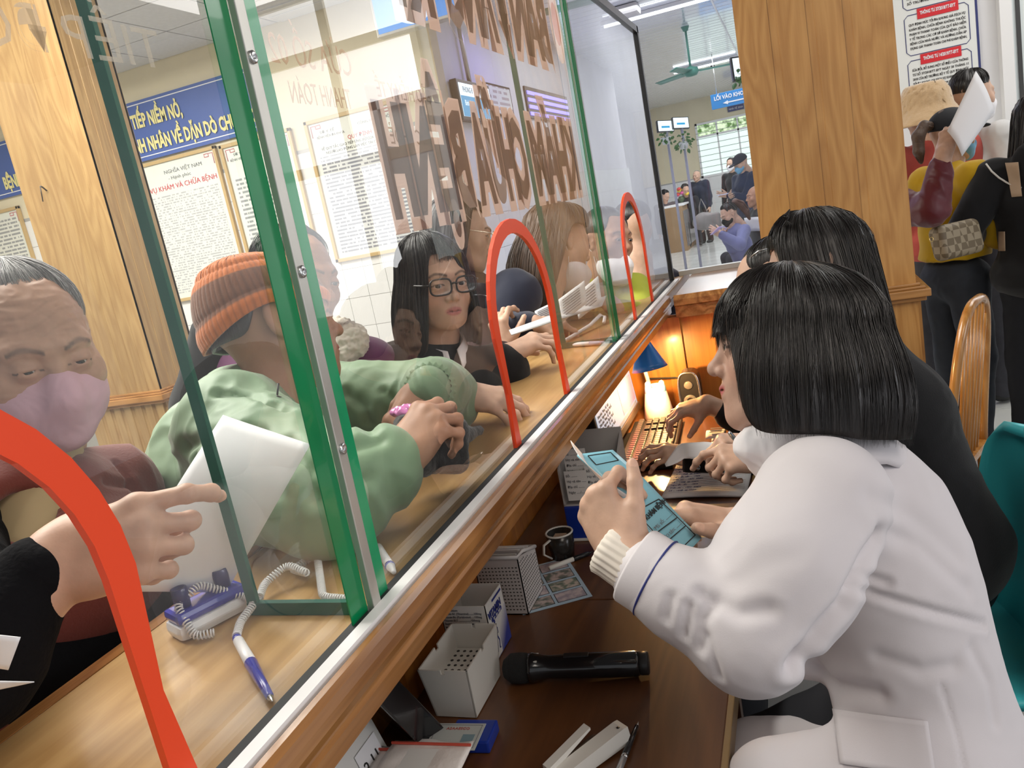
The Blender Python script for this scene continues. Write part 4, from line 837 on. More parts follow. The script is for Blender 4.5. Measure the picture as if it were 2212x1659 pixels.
cloth('black_top', torso(pel2, che2, nek2, s2R - s2L, s2L, s2R, 1.06, .06, .13) + chain([s2L, e2L, w2L * .8 + e2L * .2], [.07, .055, .042]) + chain([s2R, e2R, w2R * .8 + e2R * .2], [.07, .055, .042]) + [cone(nek2, che2, .062, .1, .05), cone(f2.w((0, -.045, -.135)), nek2, .066, .078, .04)], .007, BLACKC, p2, .004, 9, 2)
cloth('trousers', chain([pel2 - (0, 0, .05), (-.24, 1.62, .56), (-.27, 1.62, .06)], [.12, .085, .065]) + chain([pel2 + (0, .1, -.05), (-.24, 1.84, .56), (-.28, 1.84, .06)], [.12, .085, .065]), .01, TROU, p2, .004, 8, 2)
# --- third colleague typing at the keyboard
f3 = Fr(at(1668, 618, 2.12), vdir(-.85, .30, .45), vdir(-.05, -1, .1), 1.0)
pel3, che3, nek3 = at(1900, 1020, 2.2), at(1775, 850, 2.2), at(1700, 730, 2.18)
s3L, s3R = at(1700, 775, 2.06), at(1690, 750, 2.36); w3R = at(1530, 872, 2.42); e3R = ik(s3R, w3R, .28, .25, vdir(.3, 1, 0)); w3L = at(1505, 985, 2.24); e3L = ik(s3L, w3L, .28, .25, vdir(.4, 1, 0))
p3 = person([head_piece(f3, .004, SKN, neck=((0, -.03, -.12), (0, -.05, -.2))), hand_piece(.0028, SKN, W=w3R, d=vdir(-.95, .22, .1), n=vdir(-.15, -.85, -.4), right=True, curl=((25, 45, 25), (35, 45, 25), (35, 45, 25), (30, 45, 25)), spread=1.3, thumb=(45, .55, 15), elbow=e3R),
    hand_piece(.0028, SKN, W=w3L, d=vdir(-1, -.12, .1), n=vdir(.0, -.85, -.5), right=False, curl=((18, 30, 20), (22, 32, 20), (24, 34, 20), (22, 34, 20)), spread=1.1, thumb=(40, .4, 15), elbow=e3L)], 'woman with sleek tied black hair typing on the keyboard at the far desk end')
h3 = Hair(f3, hemf((58, 0), (88, .0), (100, .03), .95, .25), r=(.082, .106, .095), clump=.002, cf=60, crown=(0, -.03), seed=8); h3.mesh('hair', BLACKHAIR, p3, 120, 24); h3.strands('hair_strands', 250, BLACKHAIR, p3, r=.0007, lift=.002, nt=10)
tuft('hair_tail', [f3.w((0, -.095, .0)), f3.w((0, -.115, -.05)), f3.w((0, -.105, -.12)), f3.w((0, -.10, -.18))], [.022, .026, .022, .008], BLACKHAIR, p3, 120, .0008)
b = MB(); b.tube([f3.w((-.074, .02, .075)), f3.w((-.078, -.005, .082)), f3.w((-.077, -.03, .08))], .0025, 6); b.build('hair_clip', STEEL, p3)
cloth('black_top', torso(pel3, che3, nek3, s3R - s3L, s3L, s3R, 1.0, .06) + chain([s3R, e3R, w3R * .72 + e3R * .28], [.065, .055, .045]) + chain([s3L, e3L, w3L * .72 + e3L * .28], [.065, .055, .045]) + [cone(nek3, che3, .06, .1, .05)], .008, BLACKC, p3, .004, 9, 3)
b = MB(); rg_ = w3L + nrm(vdir(-1, -.12, .1)) * .102 + vdir(0, .1, 0) * .0; b.lathe([(.0092, -.001), (.0098, 0), (.0092, .001)], w3L + vdir(-1, -.05, .1) * .098 + vdir(0, .25, -.2) * .006, vdir(-1, .1, .1), 14, False); b.build('ring', mat('gold', (.8, .6, .25), .2, metal=1.), p3)
cloth('trousers', chain([pel, (-.16, 1.02, .52), (-.20, 1.02, .06)], [.11, .08, .065]) + chain([pel + (0, .12, 0), (-.16, 1.24, .52), (-.20, 1.24, .06)], [.11, .08, .065]), .01, TROU, W, .004, 8, 2)
cloth('trousers', chain([pel3 - (0, 0, .1), (-.26, 2.12, .56), (-.29, 2.12, .06)], [.12, .085, .065]) + chain([pel3 + (0, .15, -.1), (-.26, 2.36, .56), (-.29, 2.36, .06)], [.12, .085, .065]), .01, TROU, p3, .004, 8, 2)
# W sits on a black office chair
oc = thing('office_chair', (.16, 1.22, 0), 'black office chair hidden under the woman in the white coat', 'chair')
b = MB(); b.box((-.14, .95, .40), (.42, 1.48, .47), None, .03); b.build('seat_pad', BLACKC, oc)
b = MB(); b.lathe([(.03, .12), (.03, .40)], (.14, 1.21, 0), (0, 0, 1), 14); b.build('column', BLACK, oc)
for k in range(5): b = MB(); a = k * 1.2566 + .3; b.tube([(.14, 1.21, .13), (.14 + .27 * math.cos(a), 1.21 + .27 * math.sin(a), .07), (.14 + .28 * math.cos(a), 1.21 + .28 * math.sin(a), .0)], [.022, .016, .022], 8); b.build('foot_spoke', BLACK, oc)
# ------------------------------------------------------------------ customers at the counter
SKO = (.47, .285, .20); SKD = (.38, .20, .125)
# --- grey haired woman with pink mask
fG = Fr(at(66, 770, 1.10), vdir(.74, .22, -.62), vdir(-.20, -1, -.16), 1.02)
wG, eG = on(0, -.70, 104, 1226), at(-95, 1425, .72); sGR = at(-150, 1120, .98); sGL = at(240, 1060, 1.22)
pelG, cheG, nekG = at(40, 1700, 1.12), at(90, 1260, 1.10), at(80, 1000, 1.13)
GREYH = hair_mat('grey_hair', (.16, .15, .145), (.55, .54, .53), .45, 120, .5)
hl = lambda x, y, z: np.clip((z - .075 - .02 * np.sin(x * 60)) / .02, 0, 1) * .0
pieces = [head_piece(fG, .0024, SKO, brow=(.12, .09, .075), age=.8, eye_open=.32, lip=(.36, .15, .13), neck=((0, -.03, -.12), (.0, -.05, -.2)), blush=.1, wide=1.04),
    hand_piece(.0023, SKO, W=wG, d=vdir(.93, -.30, .0), n=vdir(-.10, -.25, -.95), right=True, curl=((20, 42, 35), (58, 84, 45), (66, 88, 48), (72, 90, 48)), spread=.0, thumb=(12, .95, 25), elbow=eG, sc=1.10)]
G = person(pieces, 'elderly woman with grey hair and pink face mask holding a white sheet at the glass')
eyes(fG, G, (.15, 1, -.22)); face_mask(fG, G, mat('pink_mask', (.60, .38, .45), .8, bump=.05, bscale=500), mat('pink_loop', (.70, .52, .58), .7), .0028, wide=1.06, sw=1.06)
hG = Hair(fG, hemf((47, 0), (86, .0), (100, .05), .9, .3), r=(.083, .106, .094), clump=.003, cf=70, crown=(0, -.03), seed=4); hG.mesh('hair', GREYH, G, 160, 26); hG.strands('hair_strands', 900, GREYH, G, r=.0005, lift=.003, nt=10, over=.02)
VEST = mat('russet_vest', (.155, .030, .020), .85, sheen=.2, bump=.25, bscale=240); KNITB = mat('black_rib_knit', (.005, .005, .006), .95, bump=.4, bscale=160, spec=.1)
vest = torso(pelG, cheG, nekG, sGR - sGL, sGL, sGR, 1.12, .06, .14) + [cone(nekG + vdir(-.6, .5, -.1) * .07, cheG + vdir(-.4, .2, -.3) * .09, .035, .05, .03), cone(nekG + vdir(.75, .35, -.1) * .07, cheG + vdir(.2, .2, -.5) * .10, .034, .05, .03), cone(sGL, sGL + vdir(.35, 1, 0) * .12, .062, .055, .03), ball(cheG + vdir(.1, -.9, -.8) * .10, .06, .03, -1)]
cloth('vest', vest, .005, VEST, G, .005, 11, 5, [([(230, 1040), (290, 1050), (320, 1090)], .006, .007), ([(130, 1060), (170, 1130), (200, 1190)], .008, .007), ([(250, 1000), (280, 1040), (300, 1100)], .005, .005), ([(20, 1100), (60, 1180)], .006, .01)], 2)
cloth('inner_shirt', [cone(nekG - vdir(0, 1, 0) * .02, cheG + vdir(.1, -.3, -.3) * .06, .058, .085, .03)], .006, mat('tan_shirt', (.42, .31, .17), .85), G, .002, 12)
eGL = at(330, 1420, 1.10)
cloth('knit_sleeve', chain([sGR, eG, wG * .86 + eG * .14], [.068, .066, .039], .03) + chain([sGL, eGL, at(60, 1480, .95)], [.062, .055, .045], .03), .0042, KNITB, G, .003, 12, 7)
b = MB()
for k in range(8):
    a = k / 8.; c = at(20 + 118 * a, 1222 - 14 * a, .93 + .02 * a); b.tube([c + vdir(math.cos(t), -abs(math.sin(t)), 0) * .006 for t in np.linspace(0, math.pi, 7)], .0008, 5)
b.build('embroidery', mat('tan_thread', (.42, .16, .06), .7), G)
# --- person in pale green jacket with orange knitted beanie
fJ = Fr(at(596, 712, 1.40), vdir(.84, -.22, .42), vdir(-.42, -.88, .0), 1.0)
sJ1, sJ2 = at(505, 925, 1.24), at(560, 880, 1.62); wJ1 = at(850, 1005, 1.10); eJ1 = at(706, 1085, 1.07); eJ1[2] = max(eJ1[2], 1.232); wJ2 = at(930, 838, 1.36); eJ2 = at(948, 862, 1.56)
pelJ, cheJ, nekJ = at(560, 1420, 1.42), at(545, 1030, 1.42), at(570, 800, 1.42)
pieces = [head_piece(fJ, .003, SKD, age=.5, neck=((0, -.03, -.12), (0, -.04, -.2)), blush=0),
    hand_piece(.0024, SKD, W=wJ1, d=vdir(.55, -.72, .25), n=vdir(-.45, -.4, -.80), right=True, curl=((45, 55, 30), (50, 60, 30), (55, 62, 32), (60, 65, 35)), thumb=(25, .6, 30), elbow=eJ1),
    hand_piece(.0024, SKD, W=wJ2, d=vdir(-.42, .72, -.45), n=vdir(.1, -.50, -.85), right=False, curl=((35, 60, 40), (45, 65, 40), (50, 65, 40), (52, 65, 40)), thumb=(30, .6, 25), elbow=eJ2)]
J = person(pieces, 'person in pale green jacket and orange beanie, both hands on a dark pouch')
BEAN = mat('orange_knit', attr=True, rough=.9, sheen=.3, bump=.25, bscale=300)
NA, NT = 220, 56; A, T = np.meshgrid(np.linspace(-math.pi, math.pi, NA, endpoint=False), np.linspace(0, 1, NT), indexing='ij')
th = T * 1.72; top = np.clip(1 - th / .9, 0, 1); R_ = 1 + .008 * np.cos(A * 64) * np.clip(th * 2, 0, 1)
R_ = R_ + .035 * np.exp(-((T - .93) / .05) ** 2) - .02 * np.exp(-((T - .84) / .02) ** 2) - .018 * np.exp(-((T - .50) / .025) ** 2) + .02 * np.exp(-((T - .42) / .05) ** 2)
Pb = np.stack([.088 * R_ * np.sin(th) * np.sin(A), -.012 + .112 * R_ * np.sin(th) * np.cos(A), .042 + .100 * R_ * np.cos(th) - .012 * top ** 2], -1); Pb[..., 1] -= .018 * np.clip(np.cos(th), 0, 1); Pb[..., 2] -= .045 * np.clip(-np.cos(A), 0, 1) ** 1.5 * T ** 3
col = np.where((T > .60)[..., None] & (T < .88)[..., None], np.array((.20, .072, .030)), np.array((.58, .15, .018))) * (1 - .28 * (np.cos(A * 64) < -.2))[..., None]
i, j = np.meshgrid(np.arange(NA), np.arange(NT - 1), indexing='ij'); i2 = (i + 1) % NA; Fb = np.stack([i * NT + j, i * NT + j + 1, i2 * NT + j + 1, i2 * NT + j], -1).reshape(-1, 4)
bn = mesh_np('knitted_beanie', fJ.w(Pb.reshape(-1, 3)), Fb, BEAN, J, col.reshape(-1, 3)); so = bn.modifiers.new('thick', 'SOLIDIFY'); so.thickness = .004; so.offset = -1
b = MB()
rs = np.random.RandomState(3)
for k in range(46):
    a = rs.uniform(-2.6, -.6); t_ = rs.choice([.56, .6, .64]) * 1.72; p = np.array((.0895 * math.sin(t_) * math.sin(a), -.012 + .1135 * math.sin(t_) * math.cos(a), .042 + .101 * math.cos(t_))); b.lathe([(.0002, .002), (.0014, .001), (.0014, -.001)], fJ.w(p), fJ.v(nrm(p)), 5)
b.build('sequins', STEEL, J)['kind'] = 'stuff'
hJ = Hair(fJ, hemf((50, 0), (80, 0), (104, .03), .95, .25), seed=3); hJ.mesh('hair', BLACKHAIR, J, 80, 16); hJ.strands('hair_strands', 200, BLACKHAIR, J, r=.0007, lift=.003, nt=8)
GRNJ = mat('pale_green_nylon', (.165, .265, .15), .55, sheen=.2, bump=.06, bscale=60)
jp = torso(pelJ, cheJ, nekJ, sJ2 - sJ1, sJ1, sJ2, 1.18, .06, .15) + chain([sJ1, (sJ1 + eJ1) / 2 + vdir(-.1, .5, -.2) * .02, eJ1], [.085, .09, .082], .04) + [cone(eJ1, wJ1 * .85 + eJ1 * .15, .076, .058, .02), cone(wJ1 * .85 + eJ1 * .15, wJ1 * 1.02 - eJ1 * .02, .040, .037, .008)] + chain([sJ2, eJ2], [.085, .075], .04) + [cone(eJ2, wJ2 * .8 + eJ2 * .2, .072, .056, .02), cone(wJ2 * .8 + eJ2 * .2, wJ2, .040, .036, .008)]
jp += [cone(nekJ + vdir(-.95, .55, .1) * .075, nekJ + vdir(.2, 1.2, -.9) * .085, .034, .03, .03), cone(nekJ + vdir(-.95, .55, .1) * .075, nekJ + vdir(-.5, .3, .9) * .085, .034, .034, .03), cone(nekJ + vdir(-.8, 1.0, -.3) * .10, cheJ + vdir(-.4, -.4, -.3) * .12, .05, .06, .04)]
jc = [([(700, 1010), (760, 965), (820, 950)], .008, .010), ([(690, 1075), (750, 1050), (800, 1035)], .007, .010), ([(750, 850), (790, 880), (800, 930)], .009, .010), ([(400, 965), (470, 930), (560, 940)], .010, .011), ([(420, 990), (440, 1070), (470, 1130)], .010, .011), ([(470, 850), (540, 850), (620, 885)], .008, .007), ([(620, 950), (665, 1010), (680, 1080)], .008, .010), ([(560, 1000), (600, 1070)], .008, .012), ([(830, 845), (870, 880)], .006, .008)]
cloth('green_jacket', jp, .0046, GRNJ, J, .0065, 12, 11, jc, 1)
b = MB()
for W_, E_, r_ in ((wJ1, eJ1, .040), (wJ2, eJ2, .038)):
    ax_ = nrm(W_ - E_); s_ = nrm(np.cross(ax_, (0, 0, 1.))); t_ = np.cross(ax_, s_); n_ = 72
    V = [W_ + ax_ * (h_ - .028) + (r_ + (.0028 if k % 3 else -.001) + dr) * (s_ * math.cos(6.2832 * k / n_) + t_ * math.sin(6.2832 * k / n_)) for h_, dr in ((0, .006), (.012, .001), (.026, .002), (.036, .004), (.037, -.004)) for k in range(n_)]
    b.add(V, [(q * n_ + k, q * n_ + (k + 1) % n_, (q + 1) * n_ + (k + 1) % n_, (q + 1) * n_ + k) for q in range(4) for k in range(n_)], True)
b.build('elastic_cuff', GRNJ, J)
b = MB(); c = at(597, 872, 1.16); b.lathe([(.006, -.012), (.0085, -.006), (.0085, .006), (.005, .012)], c, vdir(.3, -1, 0), 10); b.tube([c, c + vdir(.1, -1, 0) * .03], .0015, 6); b.build('cord_lock', BLACK, J)
# --- girl with dark framed glasses
fK = Fr(at(940, 618, 1.88), vdir(.50, .12, -.86), vdir(-.16, -1, -.10), .95)
SKY = (.57, .37, .27)
pelK, cheK, nekK = at(960, 1120, 1.95), at(950, 860, 1.93), at(955, 760, 1.93); pelK[0] = min(pelK[0], -.95); cheK[0] = min(cheK[0], -.93); sKR, sKL = at(800, 830, 1.88), at(1085, 800, 1.98); wKR = at(985, 846, 1.56); eKR = ik(sKR, wKR, .27, .24, vdir(-.1, 1, 0)); wKL = at(1100, 900, 1.9); eKL = ik(sKL, wKL, .27, .24, vdir(.2, 1, 0))
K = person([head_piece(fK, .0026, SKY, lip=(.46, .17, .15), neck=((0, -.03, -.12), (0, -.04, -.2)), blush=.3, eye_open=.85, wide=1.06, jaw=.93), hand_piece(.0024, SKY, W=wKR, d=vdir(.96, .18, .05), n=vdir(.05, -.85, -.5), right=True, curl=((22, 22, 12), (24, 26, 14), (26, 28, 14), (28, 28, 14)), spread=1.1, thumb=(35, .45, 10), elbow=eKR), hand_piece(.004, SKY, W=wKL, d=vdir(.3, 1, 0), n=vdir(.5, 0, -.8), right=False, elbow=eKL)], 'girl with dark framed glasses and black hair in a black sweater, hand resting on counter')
eyes(fK, K, (.25, 1, -.02)); glasses(fK, K, mat('dark_frames', (.02, .016, .015), .3), glass_mat('lens', (1, 1, 1), .8), r=.0021)
hK = Hair(fK, hemf((58, 0), (92, .19), (95, .19), .62, .25), r=(.086, .106, .100), down=(0, -.02, -1), clump=.006, cf=50, crown=(.025, .01), flare=lambda a, e: .02 * np.sin(np.clip(e / .2, 0, 1) * 2.6), seed=9); hK.mesh('hair', BLACKHAIR, K, 160, 34); hK.strands('hair_strands', 900, BLACKHAIR, K, r=.0007, lift=.004, nt=14, over=.04)
hK2 = Hair(fK, hemf((74, 0), (90, .1), (92, .1), .8, .3), r=(.087, .107, .100), clump=.004, seed=4); hK2.strands('side_fringe', 130, BLACKHAIR, K, (-1.0, .25), t0=.2, over=.03, r=.0008, lift=.005)
cloth('black_sweater', torso(pelK, cheK, nekK, sKR - sKL, sKL, sKR, .98, .06) + chain([sKR, eKR, wKR * .93 + eKR * .07], [.064, .054, .040]) + chain([sKL, eKL, wKL * .8 + eKL * .2], [.064, .054, .040]) + [cone(nekK + vdir(0, .35, 0) * .05, cheK, .07, .1, .05)], .006, BLACKC, K, .004, 10, 12)
b = MB()
for s in (-1, 1): b.sheet(lambda u, v, s=s: fK.o + fK.R @ np.array((s * (.012 + .052 * math.sin(u * 1.7)), .052 - .085 * u + .02 * v, -.150 + .03 * u - .045 * v * (1 - .5 * u))), 10, 3, .003)
b.build('white_collar', mat('white_cotton', (.75, .75, .78), .8), K)
# --- man behind the beanie, fur collar over a purple coat
f4 = Fr(at(640, 612, 1.80), vdir(.80, .12, -.52), vdir(-.18, -1, 0), 1.02); SKR = (.42, .215, .125)
pel4, che4, nek4 = at(640, 1080, 1.85), at(640, 860, 1.85), at(650, 750, 1.83); s4a, s4b = at(480, 790, 1.85), at(790, 800, 1.88)
p4 = person([head_piece(f4, .003, SKR, age=.7, lip=(.26, .10, .08), neck=((0, -.03, -.12), (0, -.04, -.2)), blush=.1, nose=1.12, eye_open=.7, wide=1.0)], 'weathered man with high forehead in a fur collared purple coat behind the orange beanie')
eyes(f4, p4, (.1, 1, -.2)); h4 = Hair(f4, hemf((34, 0), (80, 0), (98, .02), .85, .25), r=(.081, .103, .092), clump=.004, cf=60, seed=2); h4.mesh('hair', BLACKHAIR, p4, 90, 18); h4.strands('hair_strands', 250, BLACKHAIR, p4, r=.0008, lift=.006, nt=8)
e4b = at(830, 900, 1.85)
cloth('purple_coat', torso(pel4, che4, nek4, s4b - s4a, s4a, s4b, 1.1, .06) + chain([s4b, e4b], [.08, .07]), .008, mat('purple_cloth', (.115, .012, .085), .75, sheen=.3), p4, .005, 9, 3)
cloth('dark_sleeve', chain([s4a + vdir(0, -.3, 0) * .05, at(450, 880, 1.85), at(500, 1000, 1.8)], [.075, .08, .07]), .008, BLACKC, p4, .005, 9, 3)
V, F = sculpt([cone(at(700, 800, 1.74), at(760, 735, 1.78), .03, .034, .02), cone(at(760, 735, 1.78), at(735, 712, 1.95), .034, .03, .02), cone(at(700, 800, 1.74), at(640, 810, 1.76), .03, .03, .02)], .003); N = normals(V, F); V = V + N * (.006 * vnoise(V, 90, 2) + .003 * vnoise(V, 200, 3))[:, None]; mesh_np('fur_collar', V, F, mat('cream_fur', (.62, .58, .50), .95, sheen=.5), p4)
# --- tall woman in profile with metal glasses
f5 = Fr(at(996, 512, 2.55), vdir(1, .10, .05), vdir(-.16, -1, 0), .96)
pel5, che5, nek5 = at(1040, 900, 2.6), at(1020, 690, 2.6), at(1000, 600, 2.6); pel5[0] = min(pel5[0], -.95); che5[0] = min(che5[0], -.93); s5a, s5b = at(1000, 680, 2.42), at(1010, 660, 2.8); w5 = at(1090, 768, 1.98); e5 = at(1040, 800, 2.2)
p5 = person([head_piece(f5, .0034, SKN, lip=(.3, .12, .1), neck=((0, -.03, -.12), (0, -.04, -.2)), blush=.1), hand_piece(.0028, SKN, W=w5, d=vdir(.85, -.45, .1), n=vdir(-.35, -.8, -.4), right=True, curl=((30, 40, 20), (34, 42, 22), (36, 44, 22), (38, 44, 22)), spread=1.2, thumb=(35, .6, 15), elbow=e5), hand_piece(.0034, SKN, W=at(1085, 760, 2.3), d=vdir(-.2, -1, 0), n=vdir(-.6, 0, -.8), right=False, curl=(40, 50, 55, 60), elbow=at(1060, 830, 2.3))], 'woman in profile with thin metal glasses standing behind the girl with dark glasses')
eyes(f5, p5); glasses(f5, p5, mat('gold_metal', (.75, .68, .55), .25, metal=1.), None, r=.0014)
h5 = Hair(f5, hemf((50, 0), (92, .26), (95, .26), 1.25, .25), r=(.085, .107, .098), clump=.006, cf=40, flare=lambda a, e: .015 + .05 * e, seed=12); h5.mesh('hair', BLACKHAIR, p5, 110, 26); h5.strands('hair_strands', 400, BLACKHAIR, p5, r=.001, lift=.005, nt=12)
cloth('dark_maroon_coat', torso(pel5, che5, nek5, s5b - s5a, s5a, s5b, 1.05, .06) + chain([s5a, e5, w5 * .85 + e5 * .15], [.065, .055, .042]) + [cone(nek5 + vdir(-1, .1, 0) * .08, nek5 + vdir(-1.2, -1.3, .2) * .1, .06, .05, .04)], .009, mat('dark_maroon', (.030, .012, .014), .9), p5, .005, 9, 4)
# --- long brown hair, navy jacket, beyond the middle hatch
f6 = Fr(at(1212, 528, 2.68), vdir(.86, .15, .42), vdir(-.12, -1, 0), 1.0); BRH = hair_mat('brown_hair', (.05, .028, .018), (.13, .075, .045), .4)
pel6, che6, nek6 = at(1150, 860, 2.72), at(1165, 690, 2.72), at(1195, 610, 2.72); pel6[0] = min(pel6[0], -.95); che6[0] = min(che6[0], -.93); s6a, s6b = at(1110, 640, 2.52), at(1240, 640, 2.9); w6 = at(1150, 700, 2.36); e6 = at(1060, 740, 2.45)
p6 = person([head_piece(f6, .0036, SKN, neck=((0, -.03, -.12), (0, -.04, -.2))), hand_piece(.003, SKN, W=w6, d=vdir(1, -.1, .3), n=vdir(0, -.9, -.4), right=False, curl=(30, 40, 45, 50), elbow=e6)], 'person with long brown hair and navy jacket beyond the middle hatch, white mask lowered')
h6 = Hair(f6, hemf((60, 0), (70, .02), (97, .34), 1.15, .3), r=(.088, .110, .098), clump=.006, cf=40, flare=lambda a, e: .02 + .03 * np.sin(e * 12), seed=14); h6.mesh('hair', BRH, p6, 110, 26); h6.strands('hair_strands', 300, BRH, p6, r=.001, lift=.005, nt=12)
face_mask(f6, p6, MASKW, MASKW, .005, drop=.045, loops=True)
NAVY = mat('navy_cloth', (.010, .014, .035), .75, sheen=.2)
cloth('navy_jacket', torso(pel6, che6, nek6, s6b - s6a, s6a, s6b, 1.15, .06, .14) + chain([s6a, e6, w6 * .85 + e6 * .15], [.085, .075, .05]) + [cone(nek6 + vdir(-1, 1, 0) * .09, che6, .09, .12, .05)], .009, NAVY, p6, .006, 8, 4)
# --- lime jacket, dark cap hair
f7 = Fr(at(1312, 522, 3.0), vdir(.62, .12, -.75), vdir(-.12, -1, 0), 1.0)
pel7, che7, nek7 = at(1300, 820, 3.05), at(1300, 670, 3.05), at(1310, 600, 3.03); pel7[0] = min(pel7[0], -.95); che7[0] = min(che7[0], -.93); s7a, s7b = at(1240, 640, 3.0), at(1370, 630, 3.1); w7 = at(1335, 672, 2.72); e7 = at(1390, 690, 2.9)
p7 = person([head_piece(f7, .0036, SKD, neck=((0, -.03, -.12), (0, -.04, -.2)), age=.3), hand_piece(.003, SKN, W=w7, d=vdir(-.7, -.75, 0), n=vdir(.6, -.3, -.7), right=False, curl=(35, 50, 55, 60), elbow=e7)], 'person in lime yellow jacket with lowered white mask between the middle and far hatches')
eyes(f7, p7, (.1, 1, -.2)); h7 = Hair(f7, hemf((50, 0), (86, .01), (95, .02), .8, .25), r=(.084, .105, .096), clump=.004, seed=15); h7.mesh('hair', BLACKHAIR, p7, 80, 16)
face_mask(f7, p7, MASKW, MASKW, .005, drop=.05)
cloth('lime_jacket', torso(pel7, che7, nek7, s7b - s7a, s7a, s7b, 1.05, .06) + chain([s7b, e7, w7 * .85 + e7 * .15], [.07, .06, .045]), .01, mat('lime_cloth', (.42, .46, .05), .7), p7, .004, 9, 4)
# --- black hair, navy jacket at the far hatch
f8 = Fr(at(1364, 503, 3.35), vdir(-.25, .1, 1), vdir(-.1, -1, 0), 1.0); pel8, che8, nek8 = at(1385, 780, 3.4), at(1378, 640, 3.4), at(1370, 575, 3.38); pel8[0] = min(pel8[0], -.95); che8[0] = min(che8[0], -.93); s8a, s8b = at(1310, 620, 3.38), at(1440, 615, 3.42)
p8 = person([head_piece(f8, .005, SKN, neck=((0, -.03, -.12), (0, -.04, -.2)))], 'black haired person in navy jacket seen through the far red hatch')
h8 = Hair(f8, hemf((50, 0), (84, 0), (98, .0), .9, .25), r=(.085, .105, .096), clump=.006, seed=16); h8.mesh('hair', BLACKHAIR, p8, 70, 14)
cloth('navy_jacket', torso(pel8, che8, nek8, s8b - s8a, s8a, s8b, 1.05, .06) + chain([s8a, at(1300, 720, 3.3)], [.075, .06]) + chain([s8b, at(1450, 720, 3.4)], [.075, .06]), .012, NAVY, p8, .005, 8, 6)
